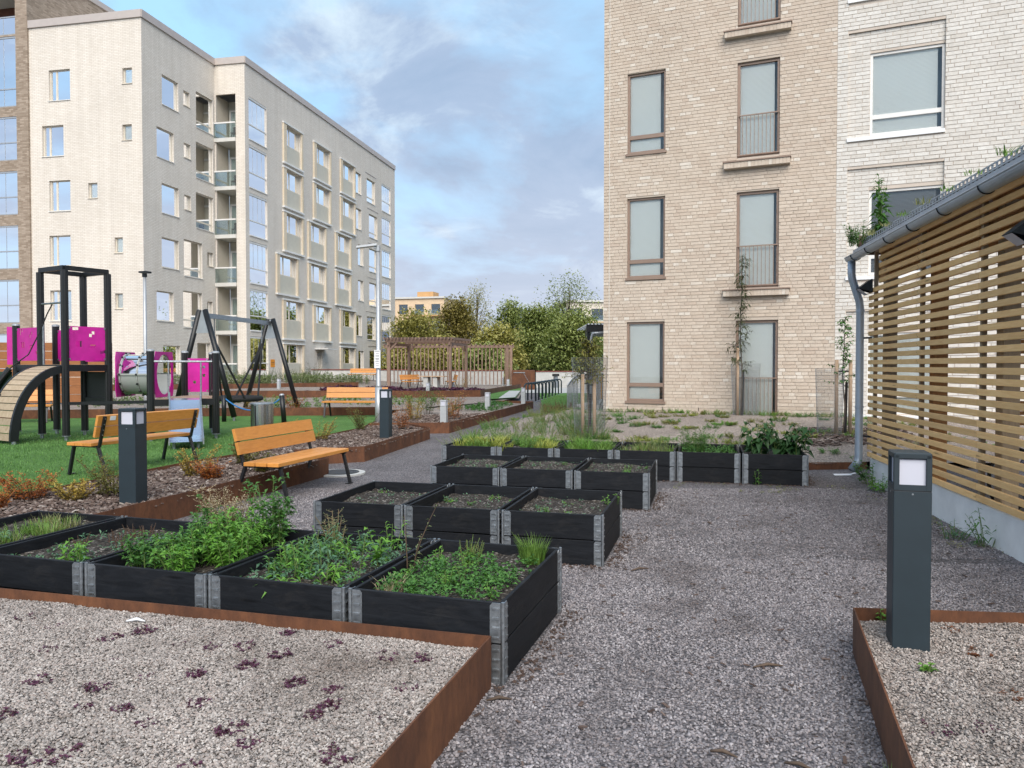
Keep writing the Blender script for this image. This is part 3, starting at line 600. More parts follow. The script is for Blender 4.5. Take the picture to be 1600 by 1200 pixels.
# ------------------------------------------------------------------ benches
def make_bench(label, loc, rz, L=1.72, bk=True, group='orange benches', back_tag=False):
    # local: seat front along +x side is -y ; length on x
    t = thing('bench', label, 'bench', loc, rz, group); h = L / 2
    for i in range(3):
        y0 = -0.02 - 0.215 + i * 0.155; MB().bbox(-h, h, y0, y0 + 0.145, 0.415, 0.46, 0.004).build('seat_plank', MT['bench_wood'], t)
    rec = V((0, math.sin(R(14)), math.cos(R(14)))); nrm = V((0, -math.cos(R(14)), math.sin(R(14))))
    if bk:
        for i in range(2):
            c = V((0, 0.275, 0.46)) + rec * (0.155 + i * 0.16); MB().ob(c + nrm * 0.018, (h, 0, 0), nrm * 0.02, rec * 0.073).build('back_plank', MT['bench_wood'], t)
    for sx in (-1, 1):
        x = sx * (h - 0.09); f = MB()
        f.beam((x, -0.235, 0.405), (x, 0.26, 0.405), 0.045, 0.022)
        f.beam((x, -0.30, 0.0), (x, -0.20, 0.405), 0.045, 0.03, (0, 1, 0)); f.beam((x, 0.40, 0.0), (x, 0.245, 0.42), 0.045, 0.03, (0, 1, 0))
        f.box(x - 0.025 - (0.06 if sx > 0 else 0), x + 0.025 + (0.06 if sx < 0 else 0), -0.33, -0.27, 0.0, 0.012); f.box(x - 0.025 - (0.06 if sx > 0 else 0), x + 0.025 + (0.06 if sx < 0 else 0), 0.37, 0.43, 0.0, 0.012)
        if bk: f.beam(V((x, 0.255, 0.41)) - nrm * 0.02, V((x, 0.275, 0.46)) + rec * 0.38 - nrm * 0.02, 0.045, 0.022, (0, 1, 0))
        fo = f.build('bench_frame', MT['black_metal'], t)
        if bk:
            for k in (0.12, 0.19, 0.27, 0.35):
                c = V((x, 0.275, 0.46)) + rec * k - nrm * 0.031; MB().tube([c, c - nrm * 0.008], 0.008, 6).build('bolt', MT['galv'], fo)
    if back_tag:
        c = V((h - 0.24, 0.275, 0.46)) + rec * 0.345 - nrm * 0.004; MB().ob(c, (0.045, 0, 0), rec * 0.03, nrm * 0.002).build('number_plate', MT['white_paint'], t)
    return t
def seat_dir(dx, dy): return math.atan2(dy, dx)
# near bench: long axis (0.26,0.965), its front faces the path on the right
make_bench('near orange bench on the gravel path beside the mulch bed', (-2.66, 9.60, 0.0), seat_dir(0.26, 0.965), 1.72)
make_bench('orange bench on the lawn seen from behind, half hidden by a dark bollard', (-5.62, 11.4, 0.055), seat_dir(0.36, 0.93) + math.pi, 1.85, back_tag=True)
make_bench('orange bench facing the camera at the far edge of the lawn by the lamp post', (-4.55, 22.2, 0.10), R(-2), 1.8)
make_bench('small far orange bench before the low concrete wall', (-10.6, 54.4, 0.55), R(-8), 2.0)
make_bench('orange bench mostly hidden behind the arched ramp at the left edge', (-12.9, 19.9, 0.10), R(20), 1.72)
make_bench('pale wooden bench on the left of the pergola table', (-6.0, 46.9, 0.2), R(60), 1.9)
make_bench('pale wooden bench on the right of the pergola table', (-3.75, 46.6, 0.2), R(-80), 1.7)

# ------------------------------------------------------------------ bin, lamp posts, sign
t = thing('litter_bin', 'round stainless steel litter bin behind the near orange bench', 'bin', (-5.05, 15.5, 0.10))
MB().tube([(0, 0, 0.02), (0, 0, 0.70)], 0.225, 28).build('bin_body', MT['steel'], t, smooth=False)
MB().tube([(0, 0, 0.702), (0, 0, 0.715), (0, 0, 0.73)], [0.235, 0.235, 0.22], 28).build('rim', MT['galv'], t)
MB().tube([(0, 0, 0), (0, 0, 0.02)], 0.15, 16).build('base', MT['black_metal'], t); MB().box(-0.075, -0.06, -0.235, -0.22, 0.05, 0.68).build('door_hinge', MT['black_metal'], t)
def lamp_post(label, loc, h, rz, style):
    t = thing('lamp_post', label, 'lamp post', loc, rz)
    MB().tube([(0, 0, -0.1), (0, 0, 0.95)], 0.085 if style else 0.06, 14).build('pole_base', MT['grey_metal'], t, smooth=True)
    MB().tube([(0, 0, 0.95), (0, 0, 1.0), (0, 0, h)], [0.085 if style else 0.05, 0.055, 0.045], 14).build('pole', MT['grey_metal'], t, smooth=True)
    hd = MB()
    if style:
        hd.tube([(0, 0, h - 0.12), (0, 0, h + 0.02)], 0.06, 12); hd.ob((-0.27, 0, h + 0.0), (0.24, 0, 0.035), (0, 0.10, 0), (0, 0, 0.025)); hd.beam((0, 0, h - 0.03), (-0.1, 0, h - 0.02), 0.06, 0.06)
        MB().ob((-0.30, 0, h - 0.02), (0.17, 0, 0.025), (0, 0.075, 0), (0, 0, 0.006)).build('lens', MT['diffuser'], t)
    else:
        hd.box(-0.12, 0.16, -0.12, 0.12, h, h + 0.055); hd.box(-0.05, 0.05, -0.05, 0.05, h - 0.12, h)
        MB().box(-0.09, 0.13, -0.09, 0.09, h - 0.006, h - 0.001).build('lens', MT['diffuser'], t)
    hd.build('lamp_head', MT['grey_metal' if style else 'black_metal'], t); return t
lp = lamp_post('slim grey lamp post with a flat arm by the far lawn bench', (-3.26, 18.75, 0.1), 4.38, R(8), True)
lamp_post('thin grey lamp post before the white building left of the swing', (-11.4, 23.9, 0.2), 4.25, R(-20), False)
t = thing('notice_sign', 'small white notice sign fixed to the grey lamp post', 'sign', (-3.27, 18.66, 1.52))
MB().box(-0.075, 0.075, -0.012, -0.006, 0.0, 0.44).build('sign_plate', MT['white_paint'], t)
MB().box(-0.06, 0.06, -0.006, 0.03, 0.30, 0.33).build('bracket', MT['grey_metal'], t)
tx = MB(); random.seed(3)
for i, zz_ in enumerate((0.405, 0.35, 0.30, 0.285, 0.235, 0.22, 0.205, 0.17, 0.155, 0.11, 0.06)):
    wv_ = 0.055 if i == 0 else random.uniform(0.03, 0.055); tx.box(-wv_, wv_, -0.0145, -0.0125, zz_, zz_ + (0.014 if i == 0 else 0.006))
tx.build('print', MT['ink'], t)
t = thing('manhole_cover', 'round concrete manhole cover in the gravel by the mulch bed corner', 'manhole', (-2.5, 11.15, 0))
MB().tube([(0, 0, 0), (0, 0, 0.025)], 0.36, 28).build('concrete_ring', MT['concrete'], t); MB().tube([(0, 0, 0.026), (0, 0, 0.034)], 0.27, 28).build('lid', MT['black_metal'], t)
# ------------------------------------------------------------------ playground tower (one connected thing)
E1 = V((0.85, -0.527, 0)); E2 = V((0.527, 0.85, 0)); LZ = 0.10
pb_ = V((-8.78, 15.1, 0)); pa_ = pb_ - E1 * 0.9; pd_ = pb_ + E2 * 0.87; pc_ = pa_ + E2 * 0.87
pf_ = V((-10.48, 16.25, 0)); pe_ = V((-9.85, 16.6, 0))
g1 = V((-7.06, 15.0, 0)); g2 = V((-7.22, 16.95, 0)); g3 = V((-6.02, 15.6, 0)); g4 = V((-6.62, 16.95, 0))
PG = thing('climbing_tower', 'black playground climbing tower with magenta panels, arched ramp, tunnel and slide', 'playground tower', (pb_.x, pb_.y, LZ))
def pb(mb, name, mat, par=None, smooth=False, label=None):
    o = mb.build(name, MT[mat], par or PG, rel=True, smooth=smooth)
    if label: o['label'] = label
    return o
def post(p, top, r=0.07):
    mb = MB(); n = 16; pts = []
    for k in range(n):
        a = 2 * math.pi * k / n; rr = r * (1.0 if k % 4 else 0.86); pts.append((p.x + rr * math.cos(a), p.y + rr * math.sin(a)))
    mb.prism(pts, LZ + 0.10, top); o = pb(mb, 'post', 'post_black')
    f = MB().tube([(p.x, p.y, LZ - 0.02), (p.x, p.y, LZ + 0.08)], 0.035, 10).tube([(p.x, p.y, LZ + 0.085), (p.x, p.y, LZ + 0.10)], 0.08, 12); pb(f, 'post_foot', 'galv', o)
    return o
for p in (pa_, pb_, pc_, pd_): post(p, 3.46)
for p, tp in ((pf_, 2.42), (pe_, 2.42), (g1, 1.86), (g2, 1.86), (g3, 1.83), (g4, 1.83)):
    o = post(p, tp); pb(MB().tube([(p.x, p.y, tp), (p.x, p.y, tp + 0.03), (p.x, p.y, tp + 0.045)], [0.077, 0.075, 0.04], 14), 'post_cap', 'grey_metal', o)
def at(p, z): return (p.x, p.y, z)
for p, q in ((pa_, pb_), (pb_, pd_), (pd_, pc_), (pc_, pa_)): pb(MB().beam(at(p, 3.50), at(q, 3.50), 0.07, 0.09), 'top_beam', 'post_black')
for p, q in ((pa_, pb_), (pb_, pd_), (pd_, pc_), (pc_, pa_), (pa_, pf_), (pf_, pe_), (pe_, pc_)): pb(MB().beam(at(p, 1.53), at(q, 1.53), 0.07, 0.13), 'deck_beam', 'post_black')
pb(MB().prism([p.xy[:] for p in (pa_, pb_, pd_, pc_, pe_, pf_)], 1.56, 1.60), 'deck', 'ramp_wood')
def cutpanel(p, q, z0, z1, seed, inset=0.05, cells=((0.12, 0.80), (0.20, 0.88), (0.12, 0.88), (0.55, 0.70), (0.62, 0.78), (0.20, 0.40), (0.28, 0.48), (0.20, 0.48), (0.28, 0.40), (0.58, 0.38), (0.65, 0.38), (0.84, 0.20), (0.92, 0.22))):
    # magenta board with small square holes (real openings)
    d = (q - p); L = d.length; d = d / L; n = V((-d.y, d.x, 0)); s0 = inset; s1 = L - inset; W = s1 - s0; H = z1 - z0; sq = 0.062
    rects = [(s0 + cx * W, s0 + cx * W + sq, z0 + cy * H, z0 + cy * H + sq) for cx, cy in cells]
    ts = sorted({s0, s1} | {v for r in rects for v in r[:2]}); zs = sorted({z0, z1} | {v for r in rects for v in r[2:]}); mb = MB()
    for a, b in zip(ts[:-1], ts[1:]):
        for c, e in zip(zs[:-1], zs[1:]):
            if a < s0 - 1e-6 or b > s1 + 1e-6 or b - a < 1e-5 or e - c < 1e-5: continue
            m_ = ((a + b) / 2, (c + e) / 2)
            if any(r[0] < m_[0] < r[1] and r[2] < m_[1] < r[3] for r in rects): continue
            mb.ob(at(p + d * m_[0], m_[1]), d * ((b - a) / 2), n * 0.009, (0, 0, (e - c) / 2))
    o = pb(mb, 'panel', 'pink')
    for ss in (s0 + 0.03, s1 - 0.03):
        for z in (z0 + 0.03, z1 - 0.03): pb(MB().ob(at(p + d * ss, z), d * 0.018, n * 0.016, (0, 0, 0.018)), 'panel_clip', 'galv', o)
cutpanel(pb_, pd_, 1.68, 2.36, 1); cutpanel(pf_, pa_, 1.68, 2.36, 2); cutpanel(pe_, pc_, 1.68, 2.34, 3, cells=()); cutpanel(pc_, pd_, 1.66, 2.0, 4, cells=())
pb(MB().ob(at(pf_ + V((-0.14, 0.03, 0)), 2.0), V((0.06, 0.02, 0)), E1 * 0.009, (0, 0, 0.40)), 'panel', 'pink')
pb(MB().ob(at((pc_ + pd_) / 2, 1.18), (pd_ - pc_) * 0.42, V((-0.01, 0.01, 0)), (0, 0, 0.27)), 'lower_panel', 'black_metal')
pb(MB().beam(at(pc_, 0.83), at(pd_, 0.83), 0.07, 0.16), 'lower_beam', 'post_black'); pb(MB().beam(at(pb_, 0.83), at(g1, 0.87), 0.05, 0.06), 'lower_beam', 'post_black')
# bar and climbing rope between the tall posts
pb(MB().tube([at(pa_, 2.82), at(pb_, 2.82)], 0.02, 10), 'grab_bar', 'galv')
pb(MB().tube([at(pa_ + E1 * 0.10, 1.6), at(pa_ + E1 * 0.10, 2.42)], 0.022, 10), 'handrail', 'galv')
rp = [pa_ + E1 * 0.45 + V((0, 0, 2.80)), pa_ + E1 * 0.30 - E2 * 0.02 + V((0, 0, 2.62)), pa_ + E1 * 0.12 - E2 * 0.08 + V((0, 0, 2.25)), pa_ + E1 * 0.02 - E2 * 0.25 + V((0, 0, 1.80)), pa_ - E1 * 0.02 - E2 * 0.55 + V((0, 0, 1.55)), pa_ - E1 * 0.0 - E2 * 0.85 + V((0, 0, 1.18)), pa_ - E2 * 0.80 + E1 * 0.12 + V((0, 0, 0.98))]
pb(MB().tube(rp, 0.012, 8), 'climbing_rope', 'rope_black')
# arched ramp
RA, RB = 1.0, 1.40
def arch(a): return math.sin(a) * RA, 1.56 - RB * (1 - math.cos(a))     # horizontal distance, height
for s in (0.03, 0.87):
    mb = MB(); nseg = 14; vs = []
    for k in range(nseg + 1):
        a = math.pi / 2 * k / nseg; hx, hz = arch(a); nx_, nz_ = math.sin(a) * RB, math.cos(a) * RA; nl = math.hypot(nx_, nz_); nx_, nz_ = nx_ / nl, nz_ / nl
        for off in (0.02, -0.13):
            for sd in (-0.03, 0.03): vs.append(pa_ + E1 * (s + sd) - E2 * (hx + nx_ * off) + V((0, 0, hz + nz_ * off)))
    F = []
    for k in range(nseg):
        b = k * 4; c = b + 4; F += [(b, b + 1, c + 1, c), (b + 2, c + 2, c + 3, b + 3), (b, c, c + 2, b + 2), (b + 1, b + 3, c + 3, c + 1)]
    F += [(0, 2, 3, 1), (nseg * 4, nseg * 4 + 1, nseg * 4 + 3, nseg * 4 + 2)]; mb.add(vs, F); o = pb(mb, 'ramp_beam', 'post_black')
    fp = pa_ + E1 * s - E2 * (RA + -0.055); pb(MB().tube([at(fp, LZ - 0.02), at(fp, LZ + 0.06)], 0.04, 10), 'ramp_foot', 'galv', o)
npl = 15
for k in range(npl):
    a0 = math.pi / 2 * (k + 0.06) / npl; a1 = math.pi / 2 * (k + 0.94) / npl; h0, z0 = arch(a0); h1, z1 = arch(a1)
    p0 = pa_ + E1 * 0.45 - E2 * h0 + V((0, 0, z0)); p1 = pa_ + E1 * 0.45 - E2 * h1 + V((0, 0, z1)); d = (p1 - p0); up = E1.cross(d).normalized()
    if up.z < 0: up = -up
    pb(MB().ob((p0 + p1) / 2 - up * 0.002, d / 2, E1 * 0.39, up * 0.012), 'ramp_plank', 'ramp_wood')
pb(MB().tube([at(pf_ - V((0.5, 0.15, 0)), LZ + 0.1), at(pf_ - V((0.45, 0.13, 0)), 0.7), at(pf_ - V((0.33, 0.1, 0)), 1.2), at(pf_ - V((0.12, 0.05, 0)), 1.52)], 0.06, 8), 'curved_pole', 'post_black')
pb(MB().ob(at(pf_ + V((-0.55, -0.05, 0)), 1.0), (0.42, 0.1, 0), (0.01, -0.02, 0), (0, 0, 0.45)), 'side_panel', 'dark_green')
# tunnel: two magenta collars, grey lower half, clear upper half with bolted ribs
ax = (V((-8.02, 15.32, 0)) - g1 + V((0, 0.02, 0)));
axl = ax.length; axn = ax / axl; zc = 1.40; tr_ = 0.41
mid1 = (g1 + g2) / 2 - (g2 - g1).normalized() * 0.30; side = (g2 - g1).normalized()
def collar(c, nm):
    mb = MB(); n = 32; W, H = 0.50, 0.46
    ring = [(math.cos(2 * math.pi * k / n), math.sin(2 * math.pi * k / n)) for k in range(n)]
    outer = []
    for cx, cy in ring:
        s = min(W / max(abs(cx), 1e-6), H / max(abs(cy), 1e-6)); outer.append((cx * s, cy * s))
    for off in (-0.01, 0.01):
        for cx, cy in ring: mb.v.append(tuple(c + side * (cx * tr_) + V((0, 0, zc + cy * tr_)) + axn * off))
        for cx, cy in outer: mb.v.append(tuple(c + side * cx + V((0, 0, zc + cy)) + axn * off))
    for k in range(n):
        j = (k + 1) % n; mb.f += [(k, j, n + j, n + k), (2 * n + k, 3 * n + k, 3 * n + j, 2 * n + j), (k, 2 * n + k, 2 * n + j, j), (n + k, n + j, 3 * n + j, 3 * n + k)]; mb.a += [0] * 4
    return pb(mb, nm, 'pink')
cR = mid1 - axn * 0.02; cL = mid1 + axn * (axl - 0.03)
collar(cR, 'tunnel_collar'); collar(cL, 'tunnel_collar')
def halftube(z_up, nm, mat, r):
    mb = MB(); n = 18; na = 9
    for i in range(na + 1):
        c = cR + (cL - cR) * (i / na)
        for k in range(n + 1):
            a = math.pi * k / n if z_up else math.pi + math.pi * k / n
            mb.v.append(tuple(c + side * (r * math.cos(a)) + V((0, 0, zc + r * math.sin(a)))))
    for i in range(na):
        for k in range(n): b = i * (n + 1) + k; mb.f.append((b, b + 1, b + n + 2, b + n + 1)); mb.a.append(0)
    return pb(mb, nm, mat, smooth=True)
low = halftube(False, 'tunnel_floor', 'tunnel_grey', tr_); upc = halftube(True, 'tunnel_window', 'clear_plastic', tr_)
for f_ in (0.06, 0.5, 0.94):
    c = cR + (cL - cR) * f_
    pb(MB().tube([c + side * ((tr_ + 0.012) * math.cos(2 * math.pi * k / 28)) + V((0, 0, zc + (tr_ + 0.012) * math.sin(2 * math.pi * k / 28))) for k in range(29)], 0.016, 6, cap=False), 'tunnel_rib', 'tunnel_grey')
    for k in range(14):
        a = 2 * math.pi * k / 14; q0 = c + side * ((tr_ + 0.02) * math.cos(a)) + V((0, 0, zc + (tr_ + 0.02) * math.sin(a))); dq = side * math.cos(a) + V((0, 0, math.sin(a)))
        pb(MB().tube([q0, q0 + dq * 0.025], 0.022, 6), 'bolt_cap', 'black_metal', low)
for sgn in (-1, 1): pb(MB().beam(cR + side * (sgn * (tr_ + 0.012)) + V((0, 0, zc)), cL + side * (sgn * (tr_ + 0.012)) + V((0, 0, zc)), 0.02, 0.035), 'tunnel_seam', 'tunnel_grey')
# low platform, back panels, slide
pb(MB().prism([p.xy[:] for p in (g1, g3, g4, g2)], 0.88, 0.92), 'low_deck', 'ramp_wood')
for p, q in ((g1, g3), (g3, g4), (g4, g2), (g2, g1)): pb(MB().beam(at(p, 0.85), at(q, 0.85), 0.07, 0.13), 'deck_beam', 'post_black')
cutpanel(g2, g4, 1.0, 1.74, 5, inset=0.07, cells=((0.25, 0.25), (0.7, 0.45), (0.7, 0.7))); cutpanel(g3, g4, 1.0, 1.74, 6, inset=0.08, cells=((0.2, 0.4), (0.2, 0.52), (0.6, 0.8), (0.6, 0.72), (0.45, 0.5), (0.75, 0.3)))
pb(MB().tube([at(g1, 1.66), at(g3, 1.66)], 0.02, 8), 'grab_bar', 'galv')
fd = (g3 - g1).normalized(); sdir = V((0.40, -0.917, 0)); sm_ = g1 + fd * 0.62
for k in (-0.30, 0.30): pb(MB().tube([at(sm_ + fd * k, 0.92), at(sm_ + fd * k, 1.66)], 0.018, 8), 'handrail', 'galv')
prof = [(0.0, 0.93), (0.18, 0.90), (0.45, 0.74), (1.35, 0.30), (1.6, 0.24), (1.95, 0.23)]
mb = MB(); cs = V((-sdir.y, sdir.x, 0))
for h, z in prof:
    for k in (-0.27, 0.27): mb.v.append(tuple(sm_ + sdir * h + cs * k + V((0, 0, z))))
for i in range(len(prof) - 1): b = i * 2; mb.f.append((b, b + 1, b + 3, b + 2)); mb.a.append(0)
pb(mb, 'slide_bed', 'slide_steel')
for k in (-0.28, 0.28):
    mb = MB(); vs = []
    for h, z in prof:
        hh = 0.16 if 0.1 < h < 1.7 else 0.06
        for zz_ in (-0.05, hh):
            for o_ in (-0.012, 0.012): vs.append(sm_ + sdir * h + cs * (k + o_) + V((0, 0, z + zz_)))
    F = []
    for i in range(len(prof) - 1): b = i * 4; c = b + 4; F += [(b, b + 1, c + 1, c), (b + 2, c + 2, c + 3, b + 3), (b, c, c + 2, b + 2), (b + 1, b + 3, c + 3, c + 1)]
    F += [(0, 2, 3, 1), (4 * len(prof) - 4, 4 * len(prof) - 3, 4 * len(prof) - 1, 4 * len(prof) - 2)]
    pb(mb.add(vs, F), 'slide_side', 'galv')
for k in (-0.2, 0.2): q0 = sm_ + sdir * 1.7 + cs * k; pb(MB().tube([at(q0, LZ - 0.02), at(q0, 0.22)], 0.03, 8), 'slide_leg', 'galv')

# ------------------------------------------------------------------ bucket swing
aL = V((-8.45, 21.0, 3.02)); aR = V((-7.88, 25.1, 3.02)); wsp = V((0.98, -0.38, 0))
SW = thing('nest_swing', 'black nest swing with round basket seat hanging from a grey crossbar', 'swing', ((aL.x + aR.x) / 2, (aL.y + aR.y) / 2, LZ))
def sb(mb, n, mat, par=None, smooth=False): return mb.build(n, MT[mat], par or SW, rel=True, smooth=smooth)
dirx = (aR - aL).normalized()
for a in (aL, aR):
    for s in (-1, 1):
        ft = V((a.x, a.y, LZ + 0.1)) + wsp * s; tp = a + wsp * (0.09 * s) + V((0, 0, 0.08)); o = sb(MB().tube([ft, tp], 0.075, 12), 'swing_leg', 'post_black', smooth=True)
        sb(MB().tube([ft + V((0, 0, -0.12)), ft], 0.035, 8), 'leg_foot', 'galv', o)
    wn_ = wsp.normalized(); mb = MB(); pl = [(-0.09, 0.06), (0.09, 0.06), (0.33, -0.55), (-0.33, -0.55)]; vs = []
    for off in (-0.01, 0.01): vs += [a + wn_ * x + V((0, 0, z)) + dirx * off for x, z in pl]
    sb(mb.add(vs, [(0, 1, 2, 3), (7, 6, 5, 4), (0, 4, 5, 1), (1, 5, 6, 2), (2, 6, 7, 3), (3, 7, 4, 0)]), 'gusset_plate', 'grey_metal')
sb(MB().beam(aL + V((0, 0, -0.06)), aR + V((0, 0, -0.06)), 0.09, 0.13), 'crossbar', 'galv')
cs_ = (aL + aR) / 2; cs_ = V((cs_.x, cs_.y, 0.60)); rb_ = 0.60
sb(MB().tube([cs_ + V((rb_ * math.cos(2 * math.pi * k / 32), rb_ * math.sin(2 * math.pi * k / 32), 0)) for k in range(33)], 0.075, 8, cap=False), 'basket_ring', 'rubber', smooth=True)
net = MB()
for k in range(-5, 6):
    r2 = math.sqrt(max(0, rb_ ** 2 - (k * 0.1) ** 2))
    for ax_ in (V((1, 0, 0)), V((0, 1, 0))):
        ot = V((ax_.y, ax_.x, 0)) * (k * 0.1); net.tube([cs_ + ot + ax_ * (r2 * u_) + V((0, 0, -0.10 * (1 - u_ * u_))) for u_ in (-1, -0.5, 0, 0.5, 1)], 0.012, 5)
sb(net, 'basket_net', 'rope_black')
for a, sg in ((aL, 1), (aR, -1)):
    hp = a + dirx * (0.62 * sg) + V((0, 0, -0.12)); kn = hp + V((0, 0, -0.62)); sb(MB().tube([hp, kn], 0.016, 6), 'chain', 'galv')
    for s in (-1, 1): q0 = cs_ + V((0, 0, 0.03)) + wsp.normalized() * (0.42 * s) - dirx * (0.42 * sg); sb(MB().tube([kn, q0], 0.03, 6), 'hanger_rope', 'rope_black')
t = thing('rope_post', 'short leaning black post holding a blue rope right of the steel bin', 'post', (-5.88, 19.7, LZ))
MB().tube([(0.03, 0, 0), (-0.03, 0, 0.72)], 0.065, 12).build('post', MT['post_black'], t, smooth=True); MB().tube([(-0.03, 0, 0.72), (-0.033, 0, 0.76)], [0.07, 0.04], 12).build('cap', MT['grey_metal'], t)
q0, q1 = V((-5.93, 19.7, 0.75)), V((-7.6, 20.3, 0.72))
tag(MB().tube([q0 + (q1 - q0) * u_ + V((0, 0, -0.32 * (1 - (2 * u_ - 1) ** 2))) for u_ in [k / 12 for k in range(13)]], 0.018, 6).build('rope', MT['rope_blue'], smooth=True), 'blue rope sagging from the leaning black post', 'rope')
t = thing('rope_post', 'short black post at the far end of the blue rope, below the swing', 'post', (-7.62, 20.3, LZ)); MB().tube([(0, 0, 0), (0, 0, 0.70)], 0.06, 12).build('post', MT['post_black'], t, smooth=True)
# ------------------------------------------------------------------ wall and window helpers (local frames)
def wall_open(mb, o, ax, n, t0, t1, z0, z1, ops, depth=0.14):
    o = V(o); ax = V(ax); n = V(n); ts = sorted({t0, t1} | {v for r in ops for v in r[:2]}); zs = sorted({z0, z1} | {v for r in ops for v in r[2:4]})
    P = lambda t, z, d=0.0: tuple(o + ax * t - n * d + V((0, 0, z)))
    for a, b in zip(ts[:-1], ts[1:]):
        for c, e in zip(zs[:-1], zs[1:]):
            m = ((a + b) / 2, (c + e) / 2)
            if any(r[0] < m[0] < r[1] and r[2] < m[1] < r[3] for r in ops): continue
            mb.quad(P(a, c), P(b, c), P(b, e), P(a, e))
    for r in ops:
        a, b, c, e = r[:4]; d = r[4] if len(r) > 4 else depth
        mb.quad(P(a, c), P(a, e), P(a, e, d), P(a, c, d)); mb.quad(P(b, c), P(b, c, d), P(b, e, d), P(b, e))
        mb.quad(P(a, e), P(b, e), P(b, e, d), P(a, e, d)); mb.quad(P(a, c), P(a, c, d), P(b, c, d), P(b, c))
class Frame:
    def __init__(s, o, ax, n): s.o = V(o); s.ax = V(ax); s.n = V(n)
    def bx(s, mb, t0, t1, z0, z1, d0, d1):                # d: outward positive
        return mb.ob(s.o + s.ax * ((t0 + t1) / 2) + s.n * ((d0 + d1) / 2) + V((0, 0, (z0 + z1) / 2)), s.ax * ((t1 - t0) / 2), s.n * ((d1 - d0) / 2), (0, 0, (z1 - z0) / 2))
def window(par, fr, t0, t1, z0, z1, depth, mat='frame_cream', fw=0.055, bars=(), vbars=(), back='blind', bt=1.0, glass='glass', sill=None, name='window', bw=1.0, room='room_wall'):
    mb = MB(); d0, d1 = -depth - 0.05, -depth + 0.02; e = 0.002
    fr.bx(mb, t0 + e, t0 + fw, z0 + e, z1 - e, d0, d1); fr.bx(mb, t1 - fw, t1 - e, z0 + e, z1 - e, d0, d1)
    fr.bx(mb, t0 + fw, t1 - fw, z0 + e, z0 + fw, d0, d1); fr.bx(mb, t0 + fw, t1 - fw, z1 - fw, z1 - e, d0, d1)
    for b in bars: fr.bx(mb, t0 + fw, t1 - fw, b - 0.045, b + 0.045, d0, d1 - 0.004)
    for b in vbars: fr.bx(mb, b - 0.05, b + 0.05, z0 + fw, z1 - fw, d0, d1 - 0.008)
    w = mb.build(name, MT[mat], par)
    fr.bx(g := MB(), t0 + 0.02, t1 - 0.02, z0 + 0.02, z1 - 0.02, -depth - 0.025, -depth - 0.019); g.build('pane', MT[glass], w)
    if back:
        zb = z1 - (z1 - z0) * bt; fr.bx(b_ := MB(), t0 + 0.02, t0 + 0.02 + (t1 - t0 - 0.04) * bw, zb, z1 - 0.01, -depth - 0.065, -depth - 0.055); b_.build('curtain' if 'curtain' in back else 'blind', MT[back], w)
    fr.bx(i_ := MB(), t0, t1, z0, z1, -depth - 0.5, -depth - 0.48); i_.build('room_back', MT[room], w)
    if sill:
        s_ = MB(); fr.bx(s_, t0 - 0.03, t1 + 0.03, z0 - 0.035, z0 - 0.001, -depth, 0.05); s_.build('sill', MT[sill], w)
    return w

# ------------------------------------------------------------------ the two brick buildings on the right
def lay_bricks(par, t0, t1, z0, z1, ops, course, bl, prefix, mat, tsel, depth=0.012, joint=0.010, nmax=300, d0=0.0, mixed=False):
    """front bricks in half bond; the nearest nmax full ones are parts of their own"""
    random.seed(len(prefix) + int(t0 * 10)); full = []; mb = MB(); r = 0; z = z0
    while z + course <= z1 + 1e-6:
        off = (r % 2) * bl * 0.5 + (r % 3) * bl * 0.125; za, zb = z, z + course - joint; iv = [(t0, t1)]
        for o in ops:
            if o[2] < zb and o[3] > za:
                nv = []
                for a, b in iv:
                    if o[1] <= a or o[0] >= b: nv.append((a, b)); continue
                    if o[0] > a: nv.append((a, o[0]))
                    if o[1] < b: nv.append((o[1], b))
                iv = nv
        for a, b in iv:
            x = a - ((a - t0 + off) % bl)
            while x < b:
                bw = bl if (not mixed or random.random() < 0.58) else (bl - joint) / 2 + joint / 2
                l, rr = max(x, a), min(x + bw - joint, b)
                if rr - l > 0.03:
                    tint = tsel(bw < bl); pr = d0 + depth + random.uniform(-0.0025, 0.0025)
                    if bw == bl and rr - l > bl - joint - 1e-4: full.append((l, za, tint, pr))
                    else: mb.ob(((l + rr) / 2, -pr / 2 , (za + zb) / 2), ((rr - l) / 2, 0, 0), (0, pr / 2, 0), (0, 0, (zb - za) / 2), tint)
                x += bw
        z += course; r += 1
    full.sort(key=lambda q: abs(q[0] - par['near_t']) * 1.0 + abs(q[1] - 3.0) * 0.7)
    sh = {}
    hw, hh = (bl - joint) / 2, (course - joint) / 2
    for i, (l, za, tint, pr) in enumerate(full):
        if i < nmax:
            k = round(tint * 12) / 12
            if k not in sh:
                m = MB().bbox(-hw, hw, -depth - 0.002 - d0, 0.0, -hh, hh, 0.0025).mesh('brick', False); at = m.attributes.new('tint', 'FLOAT', 'FACE'); at.data.foreach_set('value', [k] * len(m.polygons)); m.materials.append(MT[mat]); sh[k] = m
            o = bpy.data.objects.new('brick', sh[k]); C.objects.link(o); o.parent = par; o.location = (l + hw, random.uniform(-0.002, 0.002), za + hh)
        else: mb.ob((l + hw, -pr / 2, za + hh), (hw, 0, 0), (0, pr / 2, 0), (0, 0, hh), tint)
    o = mb.build('brickwork', MT[mat], par, attr=True); o['kind'] = 'stuff'
RO = (2.244, 18.83, 0.0); RRZ = -math.atan2(0.4, 0.9165); RF = Frame((0, 0, 0), (1, 0, 0), (0, -1, 0)); TOPZ = 13.2
TB = thing('brick_building', 'tan brick apartment building with tall brown-framed windows', 'building', RO, RRZ); TB['near_t'] = 3.6
